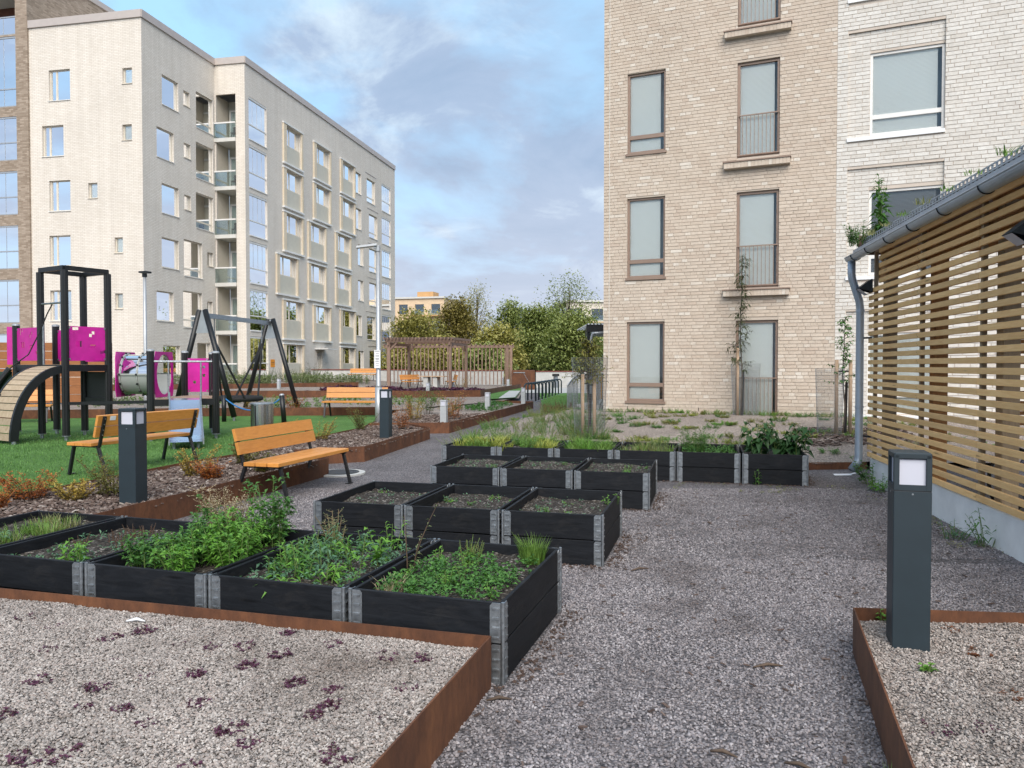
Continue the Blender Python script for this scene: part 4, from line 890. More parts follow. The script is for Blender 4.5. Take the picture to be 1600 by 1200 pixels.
wl = [(0.58, 1.50, z, z + 1.93) for z in (0.70, 3.66, 6.63)]; fl = [(3.13, 4.05, z, z1) for z, z1 in ((0.30, 2.61), (3.34, 5.52), (6.29, 8.44), (9.24, 11.4))]
mb = MB(); wall_open(mb, (0, 0, 0), (1, 0, 0), (0, -1, 0), 0, 5.22, -0.1, TOPZ, wl + fl, 0.10)
mb.quad((0, 0, -0.1), (0, 0, TOPZ), (0, 11, TOPZ), (0, 11, -0.1)); mb.quad((0, 0, TOPZ), (5.22, 0, TOPZ), (5.22, 11, TOPZ), (0, 11, TOPZ)); mb.quad((0, 11, -0.1), (0, 11, TOPZ), (5.22, 11, TOPZ), (5.22, 11, -0.1)); mb.build('wall', MT['brick_tan_mortar'], TB)
def tan_t(half=False):
    r = random.random(); return random.uniform(0.86, 1.0) if r < (0.20 if half else 0.035) else random.uniform(0.0, 0.82)
ledge_ops = [(2.86, 4.28, z, z + 0.16) for z in (3.15, 6.04, 8.98, 11.9)]
lay_bricks(TB, 0.0, 5.215, 0.05, TOPZ, wl + fl, 0.0775, 0.272, 'tan', 'brick_tan', tan_t, mixed=True)
jm = MB(); RF.bx(jm, 0.135, 0.147, 0.4, TOPZ, 0.002, 0.0165); jm.build('movement_joint', MT['slab'], TB)
for (a, b, c, d) in wl:
    w = window(TB, RF, a, b, c + 0.03, d, 0.065, 'frame_brown', 0.05, bars=(c + 0.42,), back='blind', bw=0.86, room='room_sky_tint'); s_ = MB(); RF.bx(s_, a - 0.03, b + 0.03, c - 0.03, c + 0.028, -0.10, 0.045); s_.build('sill', MT['frame_brown'], w)
for (a, b, c, d) in fl:
    w = window(TB, RF, a, b, c, d, 0.075, 'frame_brown', 0.06, back='blind', name='french_window', bw=0.88, room='room_sky_tint')
    rl = MB(); zt = c + 0.95 if c > 1 else 1.30; zb = c + 0.06 if c > 1 else 0.40; RF.bx(rl, a + 0.01, b - 0.01, zt - 0.012, zt + 0.012, -0.035, -0.005); RF.bx(rl, a + 0.01, b - 0.01, zb - 0.012, zb + 0.012, -0.035, -0.005); ro = rl.build('balustrade', MT['frame_brown'], w)
    for k in range(11):
        x = a + 0.03 + (b - a - 0.06) * k / 10; q = MB(); RF.bx(q, x - 0.006, x + 0.006, zb + 0.012, zt - 0.012, -0.026, -0.014); q.build('baluster', MT['frame_brown'], ro)
for (a, b, c, d) in ledge_ops:
    lb = MB(); RF.bx(lb, a, b, c, c + 0.13, 0.0, 0.15); lo = lb.build('ledge', MT['brick_tan_mortar'], TB)
    random.seed(int(c * 10)); n = 19
    for k in range(n):
        x = a + (b - a) * k / n; q = MB(); RF.bx(q, x + 0.004, x + (b - a) / n - 0.004, c + 0.004, c + 0.126, 0.148, 0.158); q.a = [tan_t()] * len(q.f); q.build('brick', MT['brick_tan'], lo, attr=True)
    q = MB(); RF.bx(q, a - 0.02, b + 0.02, c + 0.132, c + 0.16, 0.0, 0.18); q.build('ledge_cap', MT['frame_brown'], lo)
for k in range(4):
    q = MB(); x = 0.6 + k * 0.85; RF.bx(q, x, x + 0.012, 0.52, 0.60, 0.012, 0.02); q.build('weep_slot', MT['black_metal'], TB)

WB = thing('brick_building', 'white brick apartment building behind the slatted shed on the right', 'building', (RO[0] + 0.9165 * 5.22, RO[1] - 0.4 * 5.22, 0), RRZ); WB['near_t'] = 1.9
fz = [(0.45, 2.75), (3.42, 5.80), (6.38, 8.70), (9.33, 11.65)]
nich = [(0.22, 2.05, z, zt, 0.05) for z, zt in fz]; nich2 = [(3.4, 5.2, z, zt, 0.05) for z, zt in fz]
wop = [(0.645, 2.05, z + 0.10, zt - 0.47) for z, zt in fz]; wop2 = [(3.8, 5.2, z + 0.10, zt - 0.47) for z, zt in fz]
mb = MB(); wall_open(mb, (0, 0, 0), (1, 0, 0), (0, -1, 0), 0, 8.5, -0.1, TOPZ, nich + nich2, 0.065)
for ni, wo_ in ((nich, wop), (nich2, wop2)):
    for a, b in zip(ni, wo_): wall_open(mb, (0, 0.053, 0), (1, 0, 0), (0, -1, 0), a[0], a[1], a[2], a[3], [(*b, 0.06)])
mb.quad((8.5, 0, -0.1), (8.5, 11, -0.1), (8.5, 11, TOPZ), (8.5, 0, TOPZ)); mb.quad((0, 0, TOPZ), (8.5, 0, TOPZ), (8.5, 11, TOPZ), (0, 11, TOPZ)); mb.quad((0, 11, -0.1), (0, 11, TOPZ), (8.5, 11, TOPZ), (8.5, 11, -0.1)); mb.build('wall', MT['brick_white_mortar'], WB)
lay_bricks(WB, 0.004, 5.9, 0.05, TOPZ, nich + nich2, 0.083, 0.285, 'white', 'brick_white', lambda h=False: random.random(), joint=0.012)
# bricks inside the shallow niches, set back
for ni, wo_ in ((nich, wop), (nich2, wop2)):
    for a, b in zip(ni, wo_):
        nb = MB(); z = a[2]; r = 0
        while z < a[3] - 0.02:
            zb = min(z + 0.071, a[3]); iv = [(a[0], a[1])]
            if b[2] < zb and b[3] > z: iv = [(a[0], b[0])]
            for p0, p1 in iv:
                x = p0 - (r % 2) * 0.14
                while x < p1:
                    l, rr = max(x, p0), min(x + 0.273, p1)
                    if rr - l > 0.03 and zb - z > 0.02: nb.ob(((l + rr) / 2, 0.053 - 0.005, (z + zb) / 2), ((rr - l) / 2, 0, 0), (0, 0.005, 0), (0, 0, (zb - z) / 2), random.random())
                    x += 0.285
            z += 0.083; r += 1
        o = nb.build('niche_brickwork', MT['brick_white'], WB, attr=True); o['kind'] = 'stuff'
FN = Frame((0, 0.053, 0), (1, 0, 0), (0, -1, 0))
for k, (a, b) in enumerate(zip(nich, wop)):
    w = window(WB, FN, *b, 0.05, 'frame_white', 0.055, bars=(b[2] + 0.40,), back='blind' if k != 1 else 'blind_dark', bw=0.92, room='room_sky_tint')
    s_ = MB(); FN.bx(s_, a[0] - 0.02, a[1], a[2] + 0.0, a[2] + 0.075, -0.05, 0.10); s_.build('sill', MT['white_paint'], w)
for a, b in zip(nich2, wop2): window(WB, FN, *b, 0.05, 'frame_white', 0.055, bars=(b[2] + 0.40,), back='blind')

# ------------------------------------------------------------------ white apartment block on the left
LO = (-20.55, 43.0, 0.0); LRZ = -math.atan2(0.2, 0.9798); RZT = 21.0
LB = thing('apartment_block', 'long white brick apartment block with glazed balconies behind the playground', 'building', LO, LRZ)
SX = 2.13; SY = 7.0; LEN = 27.4; k_ = range(6)
FL = Frame((0, 0, 0), (1, 0, 0), (0, -1, 0)); F1 = Frame((0, 0, 0), (0, 1, 0), (1, 0, 0)); FS = Frame((0, SY, 0), (1, 0, 0), (0, -1, 0)); F2 = Frame((SX, SY, 0), (0, 1, 0), (1, 0, 0))
s1 = lambda k: 1.05 + 3.13 * k; s3 = lambda k: 0.82 + 3.11 * k
lf = []
for k, (a, b, sm) in enumerate([(4.7, 6.1, None), (4.7, 6.1, (1.35, 1.85)), (4.7, 6.1, (1.31, 1.84)), (4.67, 6.07, (2.9, 3.5)), (5.07, 6.49, (0.66, 1.27)), (4.6, 6.0, (0.61, 1.22))]):
    lf.append((-b, -a, s1(k) - 0.02, s1(k) + 1.72, 'w'))
    if sm: lf.append((-sm[1], -sm[0], s1(k) + 0.62, s1(k) + 1.48, 's'))
p1 = []
for k, (w1, w3, sm) in enumerate([((1.6, 3.2), (4.9, 6.3), None), ((1.07, 2.62), (3.53, 5.47), (6.0, 6.6)), ((1.57, 3.16), (3.64, 5.52), (6.06, 6.7)), ((1.62, 3.21), (4.9, 6.75), (3.74, 4.4)), ((1.22, 2.78), (4.95, 6.78), (3.74, 4.4)), ((1.73, 3.25), (5.0, 6.8), (3.74, 4.37))]):
    p1.append((*w1, s1(k), s1(k) + 1.72, 'w')); p1.append((*w3, s3(k), s3(k) + 2.2, 'b'))
    if sm: p1.append((*sm, s1(k) + 0.62, s1(k) + 1.5, 's'))
g2_ = [(0.45, 2.72, 0.78 + 3.09 * k, 0.78 + 3.09 * k + 2.72) for k in k_]
fr2 = []
for k, cols in enumerate([((4.65, 7.85), None, (14.25, 17.4)), ((4.65, 7.85), (9.35, 12.55), (14.25, 17.5)), ((3.8, 7.0), (8.55, 11.7), (13.4, 16.55)), ((4.8, 7.87), (8.57, 11.74), (13.4, 16.55)), ((4.85, 7.82), (9.5, 12.6), (14.4, 17.5)), ((4.88, 7.78), (9.6, 12.64), (14.45, 17.46))]):
    for c in cols:
        if c: fr2.append((c[0], c[1], 0.32 + 3.10 * k, 0.32 + 3.10 * k + 2.9))
nr2 = [(*((17.75, 18.95) if k in (5, 4, 1) else (18.15, 19.35)), 1.1 + 3.10 * k, 1.1 + 3.10 * k + 1.8) for k in k_]
c6 = [(*((20.2, 22.2) if k in (5, 1) else (20.7, 22.75)), 0.85 + 3.10 * k, 0.85 + 3.10 * k + 2.1) for k in k_]
g7 = [(23.85, 26.2, 0.8 + 3.09 * k, 0.8 + 3.09 * k + 2.55) for k in k_]
door = (10.1, 11.0, 0.55, 2.7)
mb = MB()
wall_open(mb, (0, 0, 0), (1, 0, 0), (0, -1, 0), -7.29, 0, -0.3, RZT, [r[:4] for r in lf], 0.16)
wall_open(mb, (0, 0, 0), (0, 1, 0), (1, 0, 0), 0, SY, -0.3, RZT, [r[:4] for r in p1], 0.16)
wall_open(mb, (0, SY, 0), (1, 0, 0), (0, -1, 0), 0, SX, -0.3, RZT, [(0.08, 1.48, 0.5, 19.0, 0.12)], 0.12)
wall_open(mb, (SX, SY, 0), (0, 1, 0), (1, 0, 0), 0, LEN, -0.3, RZT, [(*r, 0.16) for r in g2_] + [(*r, 0.16) for r in nr2] + [(*r, 0.16) for r in c6] + [(*r, 0.16) for r in g7] + [(*door, 0.25)] + [(r[0] + 0.42, r[1] - 0.22, r[2] + 0.12, r[3] - 0.1, 0.22) for r in fr2], 0.16)
yb = SY + LEN; mb.quad((SX, yb, -0.3), (-9, yb, -0.3), (-9, yb, RZT), (SX, yb, RZT))
mb.add([(-7.29, 0, RZT - 0.02), (0, 0, RZT - 0.02), (0, SY, RZT - 0.02), (SX, SY, RZT - 0.02), (SX, yb, RZT - 0.02), (-9, yb, RZT - 0.02)], [(0, 1, 2, 3, 4, 5)]); mb.build('wall', MT['brick_far_white'], LB)
cp = MB()
for p, q in (((-7.29, -0.04), (0.05, -0.04)), ((0.04, -0.05), (0.04, SY - 0.05)), ((0.04, SY - 0.04), (SX + 0.05, SY - 0.04)), ((SX + 0.04, SY - 0.05), (SX + 0.04, yb))): cp.beam((*p, RZT + 0.1), (*q, RZT + 0.1), 0.1, 0.42)
cp.build('parapet_cap', MT['flashing'], LB)
random.seed(11)
for r in lf + p1:
    frm = FL if r in lf else F1; par_ = LB; a, b, c, d, ty = r
    if ty == 's': window(par_, frm, a, b, c, d, 0.14, 'frame_cream', 0.05, back=random.choice(['blind', 'curtain']), sill='frame_cream')
    elif ty == 'w': window(par_, frm, a, b, c, d, 0.14, 'frame_cream', 0.06, vbars=(a + (b - a) * 0.30,) if frm is FL else (), back=random.choice(['blind', 'curtain', None, 'curtain']), glass='glass_sky', sill='frame_white')
    else: window(par_, frm, a, b, c, d, 0.14, 'frame_cream', 0.06, bars=(c + 0.45,), back=random.choice(['blind', 'blind', 'curtain_y']), bt=random.choice([1, 0.8, 0.9]), sill='frame_white')
for i, r in enumerate(g2_ + g7):
    a, b, c, d = r; o = MB(); F2.bx(o, a, b, d - 0.12, d - 0.01, -0.15, -0.02); F2.bx(o, a, b, c + 0.95, c + 1.02, -0.13, -0.04); F2.bx(o, a, b, c, c + 0.06, -0.14, -0.03)
    w = o.build('glazed_balcony', MT['frame_white'], LB); q = MB(); F2.bx(q, a, b, c + 0.06, d - 0.12, -0.09, -0.083); q.build('pane', MT['glass_sky'], w)
    for j in range(1, 4): q = MB(); x = a + (b - a) * j / 4; F2.bx(q, x - 0.008, x + 0.008, c + 1.02, d - 0.12, -0.082, -0.07); q.build('pane_edge', MT['grey_metal'], w)
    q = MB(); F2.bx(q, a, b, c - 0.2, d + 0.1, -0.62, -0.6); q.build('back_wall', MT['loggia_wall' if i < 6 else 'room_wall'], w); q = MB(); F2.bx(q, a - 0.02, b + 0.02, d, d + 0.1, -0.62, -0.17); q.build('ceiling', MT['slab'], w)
    q = MB(); F2.bx(q, a - 0.03, a - 0.01, c, d, -0.62, -0.17); F2.bx(q, b + 0.01, b + 0.03, c, d, -0.62, -0.17); q.build('side_wall', MT['loggia_wall'], w); q = MB(); F2.bx(q, a, b, c - 0.04, c - 0.002, -0.15, 0.05); q.build('sill', MT['frame_white'], w)
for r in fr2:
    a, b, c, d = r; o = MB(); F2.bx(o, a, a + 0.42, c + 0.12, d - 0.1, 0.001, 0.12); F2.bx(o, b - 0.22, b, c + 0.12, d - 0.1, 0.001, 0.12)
    w = o.build('window_surround', MT['brick_far_warmlit'], LB); q = MB(); F2.bx(q, a - 0.04, b + 0.04, d - 0.1, d, 0.001, 0.16); q.build('surround_cap', MT['frame_white'], w); q = MB(); F2.bx(q, a - 0.04, b + 0.04, c, c + 0.12, 0.001, 0.17); q.build('sill', MT['frame_white'], w)
    x0, x1 = a + 0.42, b - 0.22; zm = c + 1.42
    q = MB(); F2.bx(q, x0 + 0.002, x1 - 0.002, c + 0.125, zm, -0.15, -0.06); q.build('panel', MT['panel_cream'], w)
    window(LB, F2, x0, x1, zm, d - 0.1, 0.16, 'frame_cream', 0.07, vbars=(x0 + (x1 - x0) * 0.36,), back=random.choice(['curtain_y', 'blind', 'curtain_y', None]), glass='glass')
for r in nr2: window(LB, F2, *r, 0.14, 'frame_cream', 0.06, back=random.choice(['blind', 'curtain_y']), sill='frame_white')
for r in c6:
    window(LB, F2, *r, 0.14, 'frame_cream', 0.07, bars=(r[2] + 0.48,), vbars=(), back='blind', sill='frame_white')
    q = MB(); F2.bx(q, r[0] - 0.35, r[1] + 0.2, r[3] + 0.42, r[3] + 0.47, 0.002, 0.03); q.build('brick_band', MT['flashing'], LB)
w = window(LB, F2, *door, 0.2, 'frame_cream', 0.09, bars=(2.25,), back=None, name='entrance_door', glass='glass'); q = MB(); F2.bx(q, 9.7, 11.4, 2.85, 2.92, 0.0, 1.1); q.build('canopy', MT['frame_white'], LB)
q = MB(); F2.bx(q, 3.0, 3.55, 1.50, 2.02, 0.005, 0.025); q = q.build('orange_sign', MT['orange_sign'], LB); z = MB(); F2.bx(z, 3.06, 3.49, 1.80, 1.83, 0.026, 0.03); F2.bx(z, 3.06, 3.49, 1.70, 1.72, 0.026, 0.03); z.build('print', MT['ink'], q)
# open corner balconies in the step of the facade
for k in k_:
    zf = 0.62 + 3.09 * k; q = MB(); q.box(0.0 - 0.02, 1.48, SY - 0.10, SY + 1.7, zf - 0.10, zf + 0.14); b_ = q.build('balcony', MT['slab'], LB)
    q = MB(); q.box(-0.02, 1.48, SY - 0.09, SY - 0.075, zf + 0.0, zf + 1.05); q.build('glass_balustrade', MT['balcony_glass'], b_); q = MB(); q.box(-0.05, 1.48, SY - 0.12, SY - 0.05, zf + 1.05, zf + 1.14); q.build('handrail', MT['frame_white'], b_)
    q = MB(); q.box(0.05, 1.6, SY + 1.55, SY + 1.6, zf + 0.14, zf + 2.98); q.build('back_wall', MT['panel_cream'], b_)
    q = MB(); q.box(0.15, 0.25, SY + 1.46, SY + 1.54, zf + 0.14, zf + 2.3); q.box(0.75, 0.85, SY + 1.46, SY + 1.54, zf + 0.14, zf + 2.3); q.box(0.15, 1.45, SY + 1.46, SY + 1.54, zf + 2.3, zf + 2.42); q.build('door_frame', MT['frame_white'], b_)
    q = MB(); q.box(0.0, 0.03, SY + 0.1, SY + 1.55, zf + 0.14, zf + 2.98); q.build('side_wall', MT['frame_cream'], b_); q = MB(); q.box(1.5, 1.53, SY + 0.1, SY + 1.55, zf + 0.14, zf + 2.98); q.build('side_wall', MT['frame_cream'], b_)
    q = MB(); q.box(0.26, 0.74, SY + 1.5, SY + 1.51, zf + 0.14, zf + 2.3); q.build('door_pane', MT['glass_sky'], b_)
    if k in (3, 4, 5):
        ch = MB(); ch.box(0.95, 1.3, SY + 0.25, SY + 0.6, zf + 0.52, zf + 0.56); ch.box(0.95, 1.3, SY + 0.6, SY + 0.64, zf + 0.56, zf + 1.0)
        for xx in (0.97, 1.26): ch.box(xx, xx + 0.03, SY + 0.27, SY + 0.3, zf + 0.14, zf + 0.52); ch.box(xx, xx + 0.03, SY + 0.56, SY + 0.59, zf + 0.14, zf + 0.52)
        ch.build('balcony_chair', MT['black_metal'], b_)
# taller tan tower to its left
TW = thing('apartment_tower', 'taller tan brick tower with glazed balconies at the left edge', 'building', LO, LRZ); H2 = 24.8
FT = Frame((0, -0.12, 0), (1, 0, 0), (0, -1, 0)); gz = [(0.95 + 3.12 * k, 0.95 + 3.12 * k + 2.5) for k in range(5)] + [(16.5, 20.5)]; mb = MB()
wall_open(mb, (0, -0.12, 0), (1, 0, 0), (0, -1, 0), -15.5, -7.29, -0.3, H2, [(-14.8, -8.08, a, b, 0.15) for a, b in gz] + [(-14.8, -8.08, 20.6, 23.0, 0.15)])
mb.quad((-7.29, -0.12, -0.3), (-7.29, 16, -0.3), (-7.29, 16, H2), (-7.29, -0.12, H2)); mb.quad((-15.5, -0.12, H2), (-7.29, -0.12, H2), (-7.29, 16, H2), (-15.5, 16, H2)); mb.build('wall', MT['brick_far_tan'], TW)
q = MB().beam((-15.5, -0.15, H2 + 0.05), (-7.25, -0.15, H2 + 0.05), 0.1, 0.35).beam((-7.26, -0.1, H2 + 0.05), (-7.26, 16, H2 + 0.05), 0.1, 0.35); q.build('parapet_cap', MT['flashing'], TW)
for i, (a, b) in enumerate(gz + [(20.6, 23.0)]):
    o = MB(); FT.bx(o, -14.8, -8.08, a + 0.98, a + 1.05, -0.1, -0.02); FT.bx(o, -14.8, -8.08, a, a + 0.05, -0.1, 0.0); FT.bx(o, -14.8, -8.08, b - 0.1, b, -0.12, -0.02); w = o.build('glazed_balcony', MT['grey_metal'], TW)
    q = MB(); FT.bx(q, -14.8, -8.08, a + 0.05, b - 0.1 if i < 6 else a + 1.0, -0.06, -0.053); q.build('pane', MT['glass_sky'], w)
    for j in range(1, 8): q = MB(); x = -14.8 + 6.72 * j / 8; FT.bx(q, x - 0.01, x + 0.01, a + 0.05, b - 0.1 if i < 6 else a + 1.0, -0.052, -0.04); q.build('pane_edge', MT['grey_metal'], w)
    q = MB(); FT.bx(q, -14.9, -8.0, a - 0.3, b + 0.3, -1.7, -1.65); q.build('back_wall', MT['loggia_wall' if i == 6 else 'room_wall'], w); q = MB(); FT.bx(q, -14.9, -8.0, b, b + 0.05, -1.7, -0.16); q.build('ceiling', MT['slab'], w)
# ------------------------------------------------------------------ slatted timber shed on the right
SH = thing('bicycle_shed', 'timber bicycle shed with horizontal slats and grey gutter on the right', 'shed', (4.817, 10.268, 0.0), -math.atan2(0.174, 0.985))
YN = -7.6; DX = 2.9
def sh(mb, n, mat, par=None, smooth=False): return mb.build(n, MT[mat], par or SH, smooth=smooth)
sh(MB().bbox(-0.005, 0.16, YN, 0.05, -0.15, 0.335, 0.008), 'plinth', 'plinth_concrete'); sh(MB().bbox(DX, DX + 0.16, YN, 0.05, -0.15, 0.335, 0.008), 'plinth', 'plinth_concrete')
sh(MB().quad((0.16, YN, 0.02), (DX, YN, 0.02), (DX, 0.3, 0.02), (0.16, 0.3, 0.02)), 'floor', 'gravel_path')
studs = (-0.06, -1.82, -3.39, -4.96, -6.5)
random.seed(5)
for i in range(30):
    z = 0.352 + i * 0.0955
    for (a, b) in ((0.10 if i < 24 else -0.35, -3.392), (-3.398, YN)):
        dz = random.uniform(-0.0015, 0.0015)
        s_ = sh(MB().bbox(-0.030, -0.002, b, a, z + dz, z + 0.058 + dz, 0.003), 'slat', 'slat_wood')
        sc = MB()
        for y in studs:
            if b + 0.01 < y < a - 0.01:
                for k in (0.014, 0.034): sc.tube([(-0.0325, y + (0.02 if k > 0.02 else -0.008), z + k), (-0.0295, y + (0.02 if k > 0.02 else -0.008), z + k)], 0.004, 5)
        if sc.v: sh(sc, 'screws', 'black_metal', s_)
for y in studs: sh(MB().box(0.0, 0.042, y - 0.024, y + 0.024, 0.337, 3.08), 'stud', 'stud_wood')
for y in (-0.30, -2.0, -3.62, -5.25, -6.8):
    sh(MB().bbox(0.06, 0.20, y - 0.07, y + 0.07, 0.02, 3.0, 0.006), 'post', 'stud_wood' if y in (-3.62, -0.30) else 'shed_timber'); sh(MB().bbox(DX - 0.16, DX - 0.02, y - 0.07, y + 0.07, 0.02, 3.1, 0.006), 'post', 'shed_timber')
    sh(MB().beam((0.05, y + 0.12, 3.02), (DX + 0.3, y + 0.12, 3.32), 0.06, 0.16), 'rafter', 'shed_timber')
for i in range(18): sh(MB().box(DX, DX + 0.028, YN, 0.05, 0.36 + i * 0.15, 0.36 + i * 0.15 + 0.055), 'back_slat', 'shed_timber')
for i in range(18): sh(MB().box(1.6, DX, 0.02, 0.048, 0.40 + i * 0.133, 0.45 + i * 0.133), 'end_slat', 'shed_timber')
sh(MB().beam((0.10, YN, 2.83), (0.10, 0.1, 2.83), 0.10, 0.2), 'eaves_beam', 'shed_timber'); sh(MB().beam((DX - 0.1, YN, 3.0), (DX - 0.1, 0.1, 3.0), 0.10, 0.2), 'eaves_beam', 'shed_timber')
zr = lambda x: 3.105 + 0.115 * (x + 0.19)
def roof_slab(x0, x1, z0, z1, y0, y1):
    mb = MB(); vs = [(x, y, zr(x) + z) for z in (z0, z1) for y in (y0, y1) for x in (x0, x1)]; return mb.add(vs, [(0, 2, 3, 1), (4, 5, 7, 6), (0, 1, 5, 4), (2, 6, 7, 3), (0, 4, 6, 2), (1, 3, 7, 5)])
RF_ = sh(roof_slab(-0.19, DX + 0.4, 0.0, 0.05, YN - 0.1, 0.28), 'roof', 'roof_metal')
for k in range(9): sh(roof_slab(-0.17 + k * 0.095, -0.17 + k * 0.095 + 0.09, -0.022, -0.002, YN - 0.1, 0.26), 'soffit_board', 'grey_wood', RF_)
sh(roof_slab(-0.085, DX + 0.35, 0.05, 0.13, YN - 0.08, 0.22), 'planted_roof', 'mulch', RF_)
pf = MB(); nn = 90
for k in range(nn):
    y = 0.2 + (YN - 0.2) * k / nn; yn = 0.2 + (YN - 0.2) * (k + 0.55) / nn
    pf.add([(-0.095, y, zr(-0.09) + 0.052), (-0.095, yn, zr(-0.09) + 0.052), (-0.095, yn, zr(-0.09) + 0.16), (-0.095, y, zr(-0.09) + 0.16)], [(0, 3, 2, 1)])
for zz_ in (0.052, 0.10, 0.15): pf.box(-0.101, -0.095, YN, 0.2, zr(-0.09) + zz_, zr(-0.09) + zz_ + 0.014)
sh(pf, 'perforated_edge', 'roof_metal', RF_); sh(MB().box(-0.13, 0.22, 0.225, 0.27, zr(-0.2) - 0.02, zr(-0.2) + 0.24), 'end_board', 'grey_wood', RF_)
gx, gz_ = -0.25, 3.04; gt = MB(); n = 10; gl_ = []
for y in (0.20, YN - 0.1):
    for rr in (0.068, 0.062):
        gl_.append([(gx + rr * math.cos(math.pi + math.pi * k / n), y, gz_ + rr * math.sin(math.pi + math.pi * k / n)) for k in range(n + 1)])
for a, b, c, d in ((gl_[0], gl_[2], 0, 0), (gl_[1], gl_[3], 1, 0)):
    for k in range(n): gt.add([a[k], a[k + 1], b[k + 1], b[k]], [(0, 1, 2, 3)] if not c else [(3, 2, 1, 0)])
gt.add(gl_[0], [tuple(range(n + 1))]); gt.tube([(gx - 0.068, 0.20, gz_), (gx - 0.068, YN - 0.1, gz_)], 0.008, 6)
GT = sh(gt, 'gutter', 'gutter_metal', smooth=False)
for y in (-0.12, -0.78, -1.55, -2.35, -3.2, -4.1, -5.0, -6.0): sh(MB().tube([(gx + 0.072 * math.cos(math.pi + math.pi * k / 8), y, gz_ + 0.072 * math.sin(math.pi + math.pi * k / 8)) for k in range(9)], 0.007, 5), 'gutter_bracket', 'black_metal', GT)
DP = sh(MB().tube([(gx, 0.10, 2.98), (gx, 0.10, 2.82), (gx + 0.01, 0.10, 2.74), (-0.14, 0.13, 2.45), (-0.125, 0.14, 2.34), (-0.125, 0.14, 0.34), (-0.135, 0.13, 0.27), (-0.23, 0.09, 0.16)], 0.052, 14), 'downpipe', 'gutter_metal', smooth=True)
for z in (2.30, 1.0): sh(MB().tube([(-0.125, 0.14, z), (-0.125, 0.14, z + 0.03)], 0.058, 14), 'pipe_joint', 'gutter_metal', DP)
for z in (1.95, 0.62): sh(MB().beam((-0.08, 0.14, z), (0.0, 0.05, z), 0.02, 0.025), 'pipe_clip', 'black_metal', DP)
def shed_lamp(y, lb):
    t = thing('wall_lamp', lb, 'lamp', (0, 0, 0)); t.location = SH.matrix_basis @ V((-0.035, y, 2.60)); t.rotation_euler = SH.rotation_euler
    mb = MB(); vs = [(0, -0.09, -0.05), (0, 0.09, -0.05), (0, 0.09, 0.12), (0, -0.09, 0.12), (-0.02, -0.09, 0.12), (-0.02, 0.09, 0.12), (-0.17, 0.09, 0.0), (-0.17, -0.09, 0.0)]
    mb.add([V(v) for v in vs], [(3, 2, 5, 4), (4, 5, 6, 7), (0, 1, 2, 3), (0, 3, 4, 7), (1, 6, 5, 2)]); mb.build('housing', MT['bollard_dark'], t)
    MB().add([(-0.165, -0.08, -0.004), (-0.165, 0.08, -0.004), (-0.06, 0.08, -0.085), (-0.06, -0.08, -0.085), (0, 0.08, -0.055), (0, -0.08, -0.055)], [(0, 1, 2, 3), (3, 2, 4, 5)]).build('lens', MT['diffuser'], t)
    return t
SH.matrix_basis = Matrix.Translation(SH.location) @ SH.rotation_euler.to_matrix().to_4x4()
shed_lamp(-0.02, 'small dark wall lamp at the far corner of the slatted shed'); shed_lamp(-4.35, 'dark wall lamp under the shed gutter at the right edge')
def bicycle(lb, y, x0, mat, rz):
    t = thing('bicycle', lb, 'bicycle', SH.matrix_basis @ V((x0, y, 0.02)), SH.rotation_euler.z + rz, 'bicycles in the shed')
    def wheel(x):
        o = MB().tube([(x + 0.33 * math.cos(2 * math.pi * k / 28), 0, 0.345 + 0.33 * math.sin(2 * math.pi * k / 28)) for k in range(29)], 0.02, 6, cap=False).build('tyre', MT['rubber'], t)
        r = MB().tube([(x + 0.305 * math.cos(2 * math.pi * k / 28), 0, 0.345 + 0.305 * math.sin(2 * math.pi * k / 28)) for k in range(29)], 0.009, 5, cap=False)
        for k in range(14): a = 2 * math.pi * k / 14; r.tube([(x, 0.02 * (-1) ** k, 0.345), (x + 0.3 * math.cos(a), 0, 0.345 + 0.3 * math.sin(a))], 0.002, 3)
        r.build('rim', MT['galv'], o)
    wheel(-0.52); wheel(0.52)
    f = MB(); S_, Hd, BB = (-0.16, 0, 0.80), (0.36, 0, 0.86), (-0.05, 0, 0.30)
    for a, b in ((BB, S_), (BB, (0.40, 0, 0.70)), (S_, Hd), (BB, (-0.52, 0, 0.345)), (S_, (-0.52, 0, 0.345)), ((0.36, 0, 0.92), (0.42, 0, 0.66)), ((0.42, 0, 0.66), (0.52, 0, 0.345))): f.tube([a, b], 0.016, 6)
    f.build('frame', MT[mat], t); MB().tube([S_, (-0.19, 0, 0.95)], 0.012, 6).build('seat_post', MT['galv'], t)
    MB().add([(-0.32, -0.08, 0.97), (-0.32, 0.08, 0.97), (-0.06, 0.02, 0.96), (-0.06, -0.02, 0.96), (-0.30, -0.06, 0.93), (-0.30, 0.06, 0.93), (-0.07, 0, 0.93)], [(0, 3, 2, 1), (0, 4, 6, 3), (1, 2, 6, 5), (0, 1, 5, 4), (2, 3, 6)]).build('saddle', MT['rubber'], t)
    MB().tube([(0.22, -0.29, 1.0), (0.36, -0.2, 1.03), (0.36, 0, 1.0), (0.36, 0.2, 1.03), (0.22, 0.29, 1.0)], 0.012, 6).tube([(0.36, 0, 0.92), (0.36, 0, 1.0)], 0.014, 6).build('handlebar', MT['black_metal'], t)
    MB().tube([(-0.05, -0.05, 0.30), (-0.05, 0.05, 0.30)], 0.09, 14).beam((-0.05, 0.06, 0.30), (0.08, 0.06, 0.2), 0.02, 0.02).beam((-0.05, -0.06, 0.30), (-0.18, -0.06, 0.4), 0.02, 0.02).build('crankset', MT['black_metal'], t)
